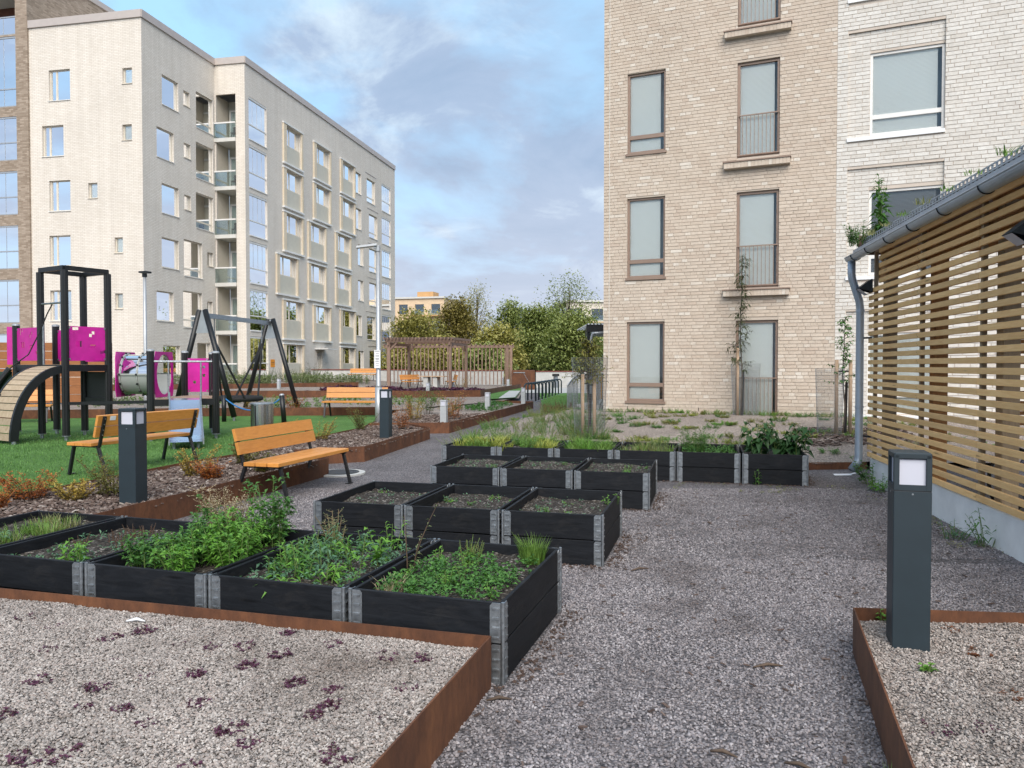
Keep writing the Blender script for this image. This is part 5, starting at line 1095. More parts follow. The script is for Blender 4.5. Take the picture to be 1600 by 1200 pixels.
bicycle('dark bicycle parked in the far half of the slatted shed', -1.7, 1.35, 'bike_blue', R(28)); bicycle('red bicycle parked behind the slats at the right edge', -4.0, 1.25, 'bike_red', R(35)); bicycle('black bicycle in the middle of the slatted shed', -2.8, 1.45, 'black_metal', R(20))

# ------------------------------------------------------------------ pergola, screen, table, walls
PRZ = LRZ
PE = thing('pergola', 'square brown timber pergola with rafters over a table', 'pergola', (-7.36, 46.0, 0.2), PRZ); PW, PD, PH = 3.8, 3.6, 2.78
def pe(mb, n, mat='grey_wood', par=None): return mb.build(n, MT[mat], par or PE)
for x in (0, PW):
    for y in (0, PD):
        pe(MB().bbox(x - 0.085, x + 0.085, y - 0.085, y + 0.085, -0.1, PH, 0.008), 'post')
        sx = 1 if x == 0 else -1; sy = 1 if y == 0 else -1; pe(MB().beam((x, y, PH - 0.5), (x + sx * 0.5, y, PH), 0.08, 0.10), 'brace'); pe(MB().beam((x, y, PH - 0.5), (x, y + sy * 0.5, PH), 0.08, 0.10), 'brace')
for y in (0, PD): pe(MB().box(-0.25, PW + 0.25, y - 0.05, y + 0.05, PH, PH + 0.16), 'beam')
for x in (0, PW): pe(MB().box(x - 0.05, x + 0.05, -0.2, PD + 0.2, PH - 0.17, PH - 0.005), 'beam')
for k in range(20): x = -0.2 + (PW + 0.4) * k / 19; pe(MB().box(x - 0.03, x + 0.03, -0.35, PD + 0.35, PH + 0.162, PH + 0.29), 'rafter')
SC = thing('slatted_screen', 'long row of upright brown timber slats behind the pergola', 'screen', (-8.55, 53.0, 0.4), R(-2)); SWd = 8.5
for k in range(32):
    x = 0.15 + (SWd - 0.3) * k / 31; SC_ = MB().box(x - 0.035, x + 0.035, -0.03, 0.03, -0.1, 2.42); pe(SC_, 'slat', 'grey_wood', SC)
for x in (0, SWd - 0.28, SWd): pe(MB().bbox(x - 0.08, x + 0.08, -0.1, 0.1, -0.1, 2.5, 0.006), 'post', 'grey_wood', SC)
pe(MB().box(-0.3, SWd + 0.2, -0.09, 0.09, 2.42, 2.60), 'beam', 'grey_wood', SC)
for k in range(29): x = -0.2 + (SWd + 0.3) * k / 28; pe(MB().box(x - 0.03, x + 0.03, -0.3, 0.3, 2.601, 2.70), 'rafter', 'grey_wood', SC)
t = thing('picnic_table', 'wooden picnic table on grey concrete legs under the pergola', 'table', (-4.85, 46.8, 0.2), R(-12))
MB().bbox(-0.85, 0.85, -0.4, 0.4, 0.72, 0.77, 0.005).build('tabletop', MT['stake_wood'], t)
for x in (-0.35, 0.25): MB().bbox(x - 0.14, x + 0.14, -0.3, 0.3, 0.0, 0.715, 0.01).build('leg', MT['concrete'], t)
def low_wall(lb, p, q, z0, z1):
    t = thing('low_wall', lb, 'wall', (p[0], p[1], 0)); MB().beam((*p, (z0 + z1) / 2), (*q, (z0 + z1) / 2), 0.2, z1 - z0).build('wall_panel', MT['concrete'], t, rel=True)
    MB().beam((*p, z1 + 0.035), (*q, z1 + 0.035), 0.3, 0.07).build('coping', MT['cap_red'], t, rel=True); return t
low_wall('low concrete wall with red metal coping below the white building', (-14.6, 56.0), (-7.4, 56.2), 0.0, 1.27)
low_wall('low concrete wall with red coping behind the slatted screen', (-7.35, 56.2), (-0.6, 56.3), 0.0, 1.22)
low_wall('low concrete wall with red coping behind the bicycle racks', (1.75, 56.0), (14, 55), -0.1, 1.15)
t = thing('steel_box', 'rusty steel box enclosure between the slatted screen and low wall', 'enclosure', (0.75, 50.2, 0))
MB().bbox(-0.75, 0.75, -0.2, 2.6, -0.1, 1.30, 0.01).build('box_body', MT['corten'], t); MB().box(-0.65, 0.1, -0.235, -0.21, 1.12, 1.17).build('handle', MT['galv'], t); MB().beam((0.0, -0.225, 1.12), (0.45, -0.225, 0.35), 0.02, 0.03, (0, 1, 0)).build('brace', MT['galv'], t)
t = thing('vent_pipe', 'small dark vent pipe in front of the low concrete wall', 'pipe', (3.1, 54.5, 0)); MB().tube([(0, 0, 0), (0, 0, 0.85)], 0.16, 12).build('pipe', MT['galv'], t); MB().box(-0.24, 0.24, -0.24, 0.24, 0.85, 1.02).build('cowl', MT['black_metal'], t)
# bicycle racks
rk = None
for i in range(9):
    f_ = (i / 8) ** 1.15; x, y = 0.78 + 1.75 * f_, 33.0 + 10 * f_
    if rk is None:
        rk = thing('bicycle_rack', 'x', 'bicycle rack', (x, y, 0.0), R(35)); w_, h_, r_ = 0.30, 0.80, 0.14
        pts = [(-w_, 0, 0), (-w_, 0, h_ - r_)] + [(-w_ + r_ - r_ * math.cos(a), 0, h_ - r_ + r_ * math.sin(a)) for a in (0.5, 1.0, math.pi / 2)] + [(w_ - r_ + r_ * math.sin(a), 0, h_ - r_ + r_ * math.cos(a)) for a in (0.0, 0.5, 1.0, math.pi / 2)] + [(w_, 0, 0)]
        MB().tube(pts, 0.035, 8).build('hoop', MT['bollard_dark'], rk, smooth=True)
        for s in (-1, 1): MB().tube([(s * w_, 0, 0), (s * w_, 0, 0.03)], 0.06, 10).build('foot', MT['galv'], rk)
        o = rk
    else: o = copy_tree(rk)
    o.location = (x, y, 0.02)
    o['label'] = 'dark hoop bicycle rack, %s in the row beyond the path' % ('nearest', 'second', 'third', 'fourth', 'fifth', 'sixth', 'seventh', 'eighth', 'farthest')[i]; o['group'] = 'row of hoop bicycle racks'
# ramp with railings, canopy by the tan building
t = thing('ramp', 'low concrete entrance ramp beside the tan brick building', 'ramp', (2.9, 24, 0)); MB().prism([(1.9, 22.9), (2.6, 22.4), (4.6, 27.5), (3.6, 28.2)], 0.0, 0.42).build('ramp_slab', MT['concrete'], t, rel=True)
MB().prism([(1.9, 22.9), (1.62, 23.3), (3.3, 28.4), (3.6, 28.2)], 0.0, 0.28).build('kerb', MT['concrete'], t, rel=True)
def railing(lb, pts, zb, n):
    t = thing('railing', lb, 'railing', (pts[0][0], pts[0][1], 0)); MB().tube(pts, 0.024, 8).build('handrail', MT['galv'], t, rel=True, smooth=True)
    for i in range(n):
        f_ = i / (n - 1) * (len(pts) - 1); k = min(int(f_), len(pts) - 2); p = V(pts[k]).lerp(V(pts[k + 1]), f_ - k); MB().tube([(p.x, p.y, zb), (p.x, p.y, p.z)], 0.014, 6).build('baluster', MT['galv'], t, rel=True)
railing('bent galvanised handrail left of the mesh-caged sapling', [(1.66, 23.0, 0.98), (1.85, 23.5, 1.16), (2.1, 24.2, 1.28), (3.1, 27.0, 1.28)], 0.2, 14)
railing('galvanised handrail right against the corner of the tan brick building', [(2.42, 22.4, 1.15), (2.6, 22.8, 1.28), (3.8, 26.0, 1.28)], 0.35, 10)
t = thing('entrance_canopy', 'dark steel entrance canopy on black posts at the tan building corner', 'canopy', (2.7, 27, 0)); MB().prism([(2.58, 26.6), (6.5, 26.6), (6.5, 31.0), (2.95, 31.0)], 2.75, 3.02).build('roof', MT['black_metal'], t, rel=True)
for p in ((2.66, 26.75), (3.75, 30.8), (3.35, 26.9)): MB().tube([(*p, 0), (*p, 2.75)], 0.055, 8).build('post', MT['black_metal'], t, rel=True)
MB().tube([(3.2, 26.5, 2.72), (2.78, 26.55, 2.70), (2.74, 26.6, 2.5), (2.74, 26.6, 0.3)], 0.05, 10).build('downpipe', MT['grey_metal'], t, rel=True, smooth=True)
for k in range(6): MB().tube([(2.65 + k * 0.12, 26.55, 3.02), (2.65 + k * 0.12, 31.0, 3.02)], 0.03, 6).build('roof_rib', MT['white_paint'], t, rel=True)
t = thing('waste_container', 'yellow waste container behind the railing', 'container', (3.45, 29.2, 0)); MB().bbox(-0.45, 0.55, -0.4, 0.4, 0.1, 1.2, 0.04).build('container_body', MT['yellow_plastic'], t); MB().bbox(-0.48, 0.58, -0.43, 0.43, 1.205, 1.30, 0.03).build('lid', MT['black_metal'], t)
# brown timber fence behind the playground
t = thing('timber_fence', 'brown horizontal board fence behind the playground at the left', 'fence', (-20, 27, 0), R(8))
for k in range(7): MB().box(-6, 5.6, -0.02, 0.02, 0.25 + k * 0.31, 0.25 + k * 0.31 + 0.295).build('board', MT['brown_timber'], t)
for x in (-5.5, -2.7, 0, 2.7, 5.5): MB().box(x - 0.05, x + 0.05, 0.025, 0.12, 0, 2.42).build('post', MT['black_metal'], t)
# ------------------------------------------------------------------ far buildings
def far_block(lb, x0, x1, y, h, mat, acc, rz, floors, seed):
    random.seed(seed); t = thing('apartment_block', lb, 'building', (x0, y, 0), rz); W = x1 - x0
    rects = []; n = max(2, int(W / 3.0))
    for f_ in range(floors):
        for k in range(n): rects.append((0.7 + k * W / n, 0.7 + k * W / n + W / n * 0.55, h - 2.7 - 3.0 * f_, h - 1.0 - 3.0 * f_))
    mb = MB(); wall_open(mb, (0, 0, 0), (1, 0, 0), (0, -1, 0), 0, W, 0, h, rects, 0.2); mb.quad((W, 0, 0), (W, 12, 0), (W, 12, h), (W, 0, h)); mb.quad((0, 0, h), (W, 0, h), (W, 12, h), (0, 12, h)); mb.build('wall', MT[mat], t)
    F = Frame((0, 0, 0), (1, 0, 0), (0, -1, 0))
    for i, r in enumerate(rects):
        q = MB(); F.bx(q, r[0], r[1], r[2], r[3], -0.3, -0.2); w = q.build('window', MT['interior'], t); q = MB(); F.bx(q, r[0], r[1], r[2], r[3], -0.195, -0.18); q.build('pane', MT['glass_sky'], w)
        if i % 3 != 2:
            q = MB(); F.bx(q, r[0] - 0.3, r[1] + 0.4, r[2] - 0.5, r[2] - 0.3, 0, 1.0); b_ = q.build('balcony', MT[acc], t); q = MB(); F.bx(q, r[0] - 0.3, r[1] + 0.4, r[2] - 0.3, r[2] + 0.6, 0.95, 1.0); q.build('balustrade', MT['balcony_glass'], b_)
    q = MB(); q.box(-0.2, W + 0.2, -0.3, 12.2, h, h + 0.3); q.build('roof', MT['slab'], t); q = MB(); q.box(W * 0.6, W * 0.8, 3, 6, h + 0.3, h + 1.5); q.build('roof_housing', MT[acc], t)
far_block('cream and orange apartment block far behind the trees, left', -27, -11.6, 140, 13.6, 'far_cream', 'far_orange', R(-14), 4, 1)
far_block('pale apartment block far behind the tall thin tree, right', 8.3, 28, 118, 11.4, 'far_white', 'far_cream', R(6), 3, 2)
# ------------------------------------------------------------------ vegetation helpers
def leaf(mb, p, d, L, Wd, droop, tint, nrm=None):
    d = d.normalized(); s = d.cross(V((0, 0, 1)))
    if s.length < 1e-3: s = V((1, 0, 0))
    s.normalize(); s = (s + V((random.uniform(-.4, .4), random.uniform(-.4, .4), random.uniform(-.4, .4)))).normalized(); u = s.cross(d)
    m = p + d * (L * 0.45) + u * (L * 0.06); tp = p + d * L - V((0, 0, droop * L))
    mb.add([p, m + s * (Wd / 2) + u * (Wd * 0.18), m - s * (Wd / 2) + u * (Wd * 0.18), m, tp], [(0, 3, 1), (0, 2, 3), (3, 4, 1), (3, 2, 4)], tint)
def rdir(zmin=-0.2, zmax=0.8):
    a = random.uniform(0, 6.283); z = random.uniform(zmin, zmax); r = math.sqrt(max(0, 1 - z * z)); return V((r * math.cos(a), r * math.sin(a), z))
def plant(name, label, cat, base, stems, h, spread, ll, lw, per, mat, smat='green_stem', droop=0.25, lean=0.3, seed=0, group=None, start=0.15, sr=0.004, side=0, zr_=(-0.1, 0.6)):
    random.seed(seed); t = thing(name, label, cat, base, 0, group); st = MB(); fo = MB()
    for i in range(stems):
        a = random.uniform(0, 6.283); r = spread * math.sqrt(random.random()); p0 = V((r * math.cos(a), r * math.sin(a), -0.02)); hh = h * random.uniform(0.6, 1.05)
        ld = V((math.cos(a), math.sin(a), 0)) * lean * hh * random.uniform(0.3, 1.1) + V((random.uniform(-.08, .08), random.uniform(-.08, .08), 0)) * hh
        pts = [p0 + ld * (k / 4) ** 1.5 + V((0, 0, hh * (k / 4))) for k in range(5)]
        st.tube(pts, [sr, sr * 0.9, sr * 0.8, sr * 0.6, sr * 0.35], 4, cap=False)
        def pt(f):
            f = f * 4; k = min(int(f), 3); return pts[k].lerp(pts[k + 1], f - k)
        for j in range(per):
            f = start + (1 - start) * (j + random.random() * 0.6) / per; k = 1 - 0.45 * f if f < 0.85 else 0.5
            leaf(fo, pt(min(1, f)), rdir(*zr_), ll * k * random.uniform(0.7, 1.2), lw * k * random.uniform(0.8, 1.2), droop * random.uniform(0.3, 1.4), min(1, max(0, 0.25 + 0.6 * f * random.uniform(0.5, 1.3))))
            if side and random.random() < side:
                sp = pt(min(1, f)); sdv = rdir(0.1, 0.6); L_ = hh * 0.22 * random.uniform(0.5, 1.2); st.tube([sp, sp + sdv * L_], [sr * 0.5, sr * 0.3], 3, cap=False)
                for q in range(5): leaf(fo, sp + sdv * (L_ * (q + 1) / 5), (rdir(-0.2, 0.6) + sdv * 0.6), ll * 0.7 * random.uniform(0.6, 1.1), lw * 0.7, droop, random.random())
    st.build('stem', MT[smat], t); fo.build('foliage', MT[mat], t, attr=True); return t
def tuft(name, label, cat, base, n, h, spread, mat, seed, group=None, wd=0.006, lean=0.6):
    random.seed(seed); mb = MB()
    for i in range(n):
        a = random.uniform(0, 6.283); r = spread * math.sqrt(random.random()); p = V((r * math.cos(a), r * math.sin(a), -0.01)); hh = h * random.uniform(0.45, 1.1); dd = V((math.cos(a + random.uniform(-1, 1)), math.sin(a + random.uniform(-1, 1)), 0))
        ln = lean * hh * random.uniform(0.2, 1.0); s = V((-dd.y, dd.x, 0)) * wd; m = p + dd * (ln * 0.35) + V((0, 0, hh * 0.6)); tp = p + dd * ln + V((0, 0, hh)); tn = random.random()
        mb.add([p - s, p + s, m + s * 0.7, m - s * 0.7, tp], [(0, 1, 2, 3), (3, 2, 4)], tn)
    o = mb.build(name, MT[mat], attr=True); o.location = base; return tag(o, label, cat, group)
def carpet(name, label, cat, pts, zf, n_each, ll, lw, hgt, mat, seed, kind=None, group=None):
    random.seed(seed); mb = MB()
    for x, y in pts:
        z = zf(x, y)
        for k in range(n_each):
            d = rdir(0.0, 0.75); leaf(mb, V((x + random.uniform(-.02, .02), y + random.uniform(-.02, .02), z + random.uniform(0, hgt))), d, ll * random.uniform(.5, 1.2), lw * random.uniform(.6, 1.2), 0.15, random.random())
    o = mb.build(name, MT[mat], attr=True)
    return tag(o, label, cat, group, kind)

# ------------------------------------------------------------------ plants in the planters
def bx(rw, i, u, v, dz=0.0): p = inbox(rw, i, u, v); return (p[0], p[1], p[2] + dz)
random.seed(21)
pts = [inbox('A', 0, random.uniform(-.34, .34), max(-.52, min(.35, random.gauss(-.12, .25))))[:2] for _ in range(300)]
carpet('chickweed', 'low mat of round-leaved green weeds in the nearest right planter', 'weeds', pts, lambda x, y: 0.345 + random.uniform(0, .02), 7, 0.036, 0.021, 0.045, 'leaf_green', 3)
for k in range(9): plant('weed_plant', 'small upright green weed among the low mat in the nearest right planter', 'weed', bx('A', 0, random.uniform(-.3, .3), random.uniform(-.5, .5)), 3, 0.13, 0.03, 0.06, 0.02, 9, 'leaf_bright', seed=40 + k, group='weeds in the nearest right planter')
tuft('grass_tuft', 'bright green grass tuft in the back right corner of the nearest planter', 'grass', bx('A', 0, 0.27, 0.47), 260, 0.17, 0.075, 'grass', 5, wd=0.003)
tuft('dry_tuft', 'small dry beige tuft at the front left of the nearest right planter', 'grass', bx('A', 0, -0.3, -0.38), 90, 0.09, 0.07, 'leaf_dry', 6, wd=0.003, lean=1.0)
plant('weed_plant', 'wispy grey-green weed at the back of the nearest right planter', 'weed', bx('A', 0, -0.12, 0.36), 16, 0.17, 0.08, 0.035, 0.006, 14, 'leaf_olive', seed=66)
plant('willowherb', 'thin upright willowherb at the left edge of the nearest right planter', 'weed', bx('A', 0, -0.36, -0.02), 3, 0.42, 0.03, 0.055, 0.014, 14, 'leaf_pale', 'brown_stem', lean=0.5, seed=67)
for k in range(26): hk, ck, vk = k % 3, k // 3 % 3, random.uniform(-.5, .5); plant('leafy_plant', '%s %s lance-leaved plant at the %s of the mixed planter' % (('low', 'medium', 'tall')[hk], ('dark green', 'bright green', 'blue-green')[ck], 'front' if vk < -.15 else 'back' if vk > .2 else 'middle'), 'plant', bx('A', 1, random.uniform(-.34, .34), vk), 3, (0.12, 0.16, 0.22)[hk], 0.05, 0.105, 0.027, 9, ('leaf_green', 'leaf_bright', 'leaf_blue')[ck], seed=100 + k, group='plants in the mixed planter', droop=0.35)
plant('leafy_plant', 'bright spreading plant poking over the front board of the mixed planter', 'plant', bx('A', 1, -0.02, -0.53), 4, 0.10, 0.03, 0.11, 0.024, 9, 'leaf_bright', seed=130, lean=0.9, droop=0.5)
plant('leafy_plant', 'tall bright plant at the back right of the mixed planter', 'plant', bx('A', 1, 0.26, 0.15), 3, 0.27, 0.03, 0.11, 0.05, 11, 'leaf_bright', seed=131)
pts = [inbox('A', 1, random.uniform(-.34, .34), random.uniform(-.5, .5))[:2] for _ in range(170)]
carpet('low_weeds', 'low blue-green seedlings covering the soil of the mixed planter', 'weeds', pts, lambda x, y: 0.335 + random.uniform(0, .02), 5, 0.045, 0.016, 0.04, 'leaf_blue', 4)
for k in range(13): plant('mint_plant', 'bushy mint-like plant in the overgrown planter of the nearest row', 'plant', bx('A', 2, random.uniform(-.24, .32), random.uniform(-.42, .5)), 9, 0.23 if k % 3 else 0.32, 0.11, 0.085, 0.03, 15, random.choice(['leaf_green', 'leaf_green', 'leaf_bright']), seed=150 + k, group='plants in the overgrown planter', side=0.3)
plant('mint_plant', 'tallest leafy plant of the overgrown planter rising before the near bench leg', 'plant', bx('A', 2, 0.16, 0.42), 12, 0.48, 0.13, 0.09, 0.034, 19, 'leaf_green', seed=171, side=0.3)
plant('dry_plant', 'dry beige seeding plant between two nearest-row planters', 'plant', bx('A', 2, -0.28, 0.5), 26, 0.38, 0.12, 0.032, 0.011, 30, 'leaf_dry', 'dry_stem', seed=172, side=0.5, lean=0.35)
plant('dry_plant', 'dry curled plant at the back corner of the mixed planter', 'plant', bx('A', 1, -0.28, 0.52), 12, 0.26, 0.06, 0.035, 0.008, 18, 'leaf_pale', 'dry_stem', seed=173, side=0.3)
plant('leafy_plant', 'single bright green plant in the sparse planter of the nearest row', 'plant', bx('A', 3, 0.10, -0.36), 9, 0.15, 0.07, 0.09, 0.03, 9, 'leaf_bright', seed=180)
for k in range(5): plant('dry_plant', 'thin dead brown weed in the sparse planter of the nearest row', 'weed', bx('A', 3, random.uniform(-.3, .3), random.uniform(-.1, .5)), 7, 0.12, 0.05, 0.02, 0.006, 10, 'leaf_redbrown', 'brown_stem', seed=190 + k, group='dead weeds in the sparse planter')
pts = [inbox('A', 3, random.uniform(-.34, .34), random.uniform(-.52, .3))[:2] for _ in range(80)]
carpet('low_weeds', 'scattered blue-green seedlings in the sparse planter', 'weeds', pts, lambda x, y: 0.335 + random.uniform(0, .015), 4, 0.04, 0.016, 0.02, 'leaf_blue', 8)
for k in range(26): vk = random.uniform(-.5, .5); tuft('grass_tuft', 'short %s grass at the %s of the leftmost nearest-row planter' % ('green' if k % 3 else 'olive', 'front' if vk < -.15 else 'back' if vk > .2 else 'middle'), 'grass', bx('A', 4, random.uniform(-.33, .33), vk), 60, 0.09, 0.11, 'grass' if k % 3 else 'grass_olive', 200 + k, 'grass in the leftmost planter', wd=0.003, lean=0.9)
plant('weed_plant', 'pale green weed at the left picture edge in the grassy planter', 'weed', bx('A', 4, 0.12, -0.2), 8, 0.10, 0.08, 0.06, 0.035, 7, 'leaf_blue', seed=231)
nm = {('B', 0): 'right planter of the second row', ('B', 1): 'middle planter of the second row', ('B', 2): 'left planter of the second row', ('C', 0): 'right planter of the third row', ('C', 1): 'middle planter of the third row', ('C', 2): 'left planter of the third row'}
sd_ = 300
for key, txt in nm.items():
    for k in range(6):
        sd_ += 1; plant('seedling', 'tiny green seedling in the bare soil of the ' + txt, 'seedling', bx(*key, random.uniform(-.33, .33), random.uniform(-.5, .5)), 4, 0.05 if k else 0.09, 0.05, 0.05, 0.02, 5, random.choice(['leaf_green', 'leaf_bright', 'leaf_blue']), seed=sd_, group='seedlings in the ' + txt)
    random.seed(sd_)
    pts = [inbox(*key, random.uniform(-.36, .36), random.uniform(-.55, .55))[:2] for _ in range(60)]
    carpet('low_weeds', 'specks of weed on the soil of the ' + txt, 'weeds', pts, lambda x, y: BOX[key][2] + random.uniform(0, .015), 2, 0.028, 0.014, 0.012, 'leaf_blue', sd_, kind='stuff')
plant('weed_plant', 'bright weed hanging over the right board of the second row planter', 'weed', bx('B', 0, 0.35, 0.35), 5, 0.12, 0.05, 0.06, 0.024, 8, 'leaf_bright', seed=360)
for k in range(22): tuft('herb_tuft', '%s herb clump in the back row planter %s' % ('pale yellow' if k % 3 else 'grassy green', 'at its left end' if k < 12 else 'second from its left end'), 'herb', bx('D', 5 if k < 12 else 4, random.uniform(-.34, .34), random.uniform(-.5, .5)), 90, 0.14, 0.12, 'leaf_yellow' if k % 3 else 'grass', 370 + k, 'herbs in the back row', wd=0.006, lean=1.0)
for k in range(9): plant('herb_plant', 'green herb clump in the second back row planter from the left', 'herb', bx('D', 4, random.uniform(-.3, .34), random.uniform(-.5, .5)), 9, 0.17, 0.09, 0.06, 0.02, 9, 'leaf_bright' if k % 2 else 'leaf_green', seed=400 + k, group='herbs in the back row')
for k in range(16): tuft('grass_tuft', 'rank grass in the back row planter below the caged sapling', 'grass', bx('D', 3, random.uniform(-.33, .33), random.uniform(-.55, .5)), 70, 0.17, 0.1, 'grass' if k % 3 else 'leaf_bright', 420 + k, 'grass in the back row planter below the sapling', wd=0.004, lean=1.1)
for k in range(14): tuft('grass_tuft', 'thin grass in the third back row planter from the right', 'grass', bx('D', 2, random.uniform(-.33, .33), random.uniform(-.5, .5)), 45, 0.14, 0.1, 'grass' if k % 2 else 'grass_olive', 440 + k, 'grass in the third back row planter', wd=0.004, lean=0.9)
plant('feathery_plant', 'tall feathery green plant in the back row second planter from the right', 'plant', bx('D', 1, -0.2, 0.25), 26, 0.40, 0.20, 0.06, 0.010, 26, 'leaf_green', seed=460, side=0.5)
plant('feathery_plant', 'smaller feathery plant left of the tall one in the back row', 'plant', bx('D', 2, 0.15, 0.1), 18, 0.24, 0.18, 0.05, 0.009, 20, 'leaf_pale', seed=461, side=0.3)
pts = [inbox('D', 1, random.uniform(-.35, .35), random.uniform(-.5, .5))[:2] for _ in range(120)]
carpet('low_weeds', 'low green weeds filling the planter of the feathery plant', 'weeds', pts, lambda x, y: 0.32 + random.uniform(0, .03), 6, 0.05, 0.022, 0.08, 'leaf_green', 9)
for k, (u_, v_, h_, lb) in enumerate([(-0.22, 0.0, 0.52, 'large-leaved dark plant leaning left out of the right back row planter'), (0.12, 0.1, 0.50, 'large-leaved dark plant in the middle of the right back row planter'), (0.32, 0.05, 0.42, 'large-leaved dark plant drooping over the right end of the back row')]):
    plant('large_leaved_plant', lb, 'plant', bx('D', 0, u_, v_), 7, h_, 0.08, 0.20, 0.13, 12, 'leaf_dark', seed=470 + k, droop=0.6, lean=0.45, sr=0.007, zr_=(-0.3, 0.5))
plant('climbing_weed', 'small weed growing up the front of the right back row planter', 'weed', bx('D', 0, -0.22, -0.66, -0.33), 2, 0.30, 0.02, 0.07, 0.05, 8, 'leaf_green', seed=480, lean=0.1)
plant('vine', 'small green creeper at the foot of the downpipe', 'plant', (4.78, 10.15, 0.02), 12, 0.40, 0.14, 0.10, 0.065, 10, 'leaf_green', seed=481, lean=0.5)
plant('vine', 'low leafy weeds along the shed plinth by the downpipe', 'plant', (4.58, 9.55, 0.01), 9, 0.22, 0.14, 0.085, 0.05, 8, 'leaf_bright', seed=482)
plant('willow_weed', 'slender long-leaved weed against the concrete shed plinth', 'weed', (4.10, 6.62, 0.0), 6, 0.40, 0.05, 0.11, 0.022, 9, 'leaf_green', seed=483, lean=0.5, droop=0.5)
plant('willow_weed', 'small leafy weed beside the slender weed by the plinth', 'weed', (4.02, 6.95, 0.0), 8, 0.18, 0.1, 0.08, 0.022, 8, 'leaf_blue', seed=484, lean=0.7)
Rp = lambda x, y, z: tuple(SH.matrix_basis @ V((x, y, z)))
plant('thistle', 'tall thistle-like weed growing on the far end of the shed roof', 'weed', Rp(0.05, -0.05, zr(0.05) + 0.12), 4, 0.98, 0.05, 0.22, 0.07, 24, 'leaf_green', seed=485, lean=0.1, droop=0.4, sr=0.009)
plant('dead_weed', 'dark dry seed heads beside the tall weed on the shed roof', 'weed', Rp(0.06, -0.02, zr(0.05) + 0.12), 3, 1.05, 0.02, 0.03, 0.02, 6, 'leaf_redbrown', 'brown_stem', seed=486, lean=0.15, start=0.85)
plant('roof_weed', 'yellow-flowered weed clump at the shed roof corner', 'weed', Rp(-0.12, 0.12, zr(-0.1) + 0.10), 40, 0.30, 0.18, 0.06, 0.02, 18, 'leaf_green', seed=487, side=0.2)
for k in range(9): tuft('roof_moss', 'small tuft on the planted shed roof edge', 'moss', Rp(-0.2, -0.6 - k * 0.62, zr(-0.2) + 0.13), 24, 0.05 + 0.03 * (k % 3 == 0), 0.07, random.choice(['grass_olive', 'grass_olive', 'grass']), 490 + k, 'tufts on the shed roof', lean=1.0)

# ------------------------------------------------------------------ beds
SED = [(-2.62, 4.12), (-2.4, 3.99), (-2.23, 3.66), (-2.32, 3.99), (-1.89, 3.5), (-1.83, 3.52), (-1.89, 3.91), (-2.0, 3.82), (-1.63, 3.73), (-1.45, 3.69), (-1.41, 3.38), (-1.2, 3.46), (-1.09, 3.61), (-0.94, 3.28), (-0.76, 3.21), (-0.76, 3.64), (-0.66, 3.56), (-0.59, 3.57), (-0.73, 3.05), (-0.77, 2.96), (-0.51, 2.96), (-0.44, 3.22), (-1.55, 3.02), (-1.72, 3.05), (-1.4, 2.91), (-1.76, 3.24), (-1.27, 3.08), (-1.68, 2.63), (-1.58, 2.65), (-1.1, 2.59), (-0.61, 2.63), (-0.88, 3.72), (-3.3, 4.0), (-3.0, 3.3), (-2.6, 2.6), (-2.2, 2.2), (-1.15, 3.9), (-0.42, 3.55), (-1.05, 2.85), (-2.05, 3.3), (-1.62, 3.35), (-0.95, 2.75), (-2.0, 2.95), (-1.3, 3.7), (-2.5, 3.35)]
for k, (x, y) in enumerate(SED):
    random.seed(600 + k); s = random.uniform(0.6, 1.2)
    plant('sedum', '%s purple sedum clump %s' % ('large' if s > 1.1 else 'small' if s < 0.9 else 'medium', 'near the planters in the front left bed' if y > 3.55 else 'close to the steel edging corner of the front bed' if x > -0.8 else 'in the middle of the front left gravel bed' if y > 2.95 else 'at the bottom edge of the picture'), 'sedum', (x, y, 0.205), 14, 0.036 * s, 0.045 * s, 0.028, 0.020, 8, 'leaf_purple', 'brown_stem', seed=600 + k, group='purple sedum clumps in the front left bed', lean=0.8, droop=0.0, sr=0.002)
for k, (x, y) in enumerate([(1.61, 2.88), (1.79, 2.86), (2.28, 3.96), (2.1, 3.18), (2.24, 3.65)]):
    plant('sedum', 'small dark sedum clump in the gravel bed round the big bollard', 'sedum', (x, y, 0.195), 9, 0.03, 0.05, 0.026, 0.018, 7, 'leaf_purple' if k < 2 else 'leaf_redbrown', 'brown_stem', seed=650 + k, group='sedum clumps round the big bollard', lean=0.9, droop=0.0, sr=0.002)
for k, (x, y, lb) in enumerate([(2.02, 4.12, 'small green weed beside the base of the big dark bollard'), (1.86, 3.45, 'tiny weed in front of the big dark bollard')]): plant('weed_plant', lb, 'weed', (x, y, 0.2), 4, 0.07, 0.03, 0.05, 0.025, 6, 'leaf_bright', seed=660 + k)
tuft('grass_tuft', 'small grass tuft at the foot of the right steel edging', 'grass', (1.36, 2.72, 0), 60, 0.12, 0.05, 'grass', 663, wd=0.003)
def shrub(lb, x, y, z, h, s, mat, seed, n=16): return plant('shrub', lb, 'shrub', (x, y, z), n, h, s * 0.35, 0.05, 0.024, 26, mat, 'brown_stem', lean=0.75 * s / h, seed=seed, side=0.35, group='young shrubs in the beds', droop=0.1)
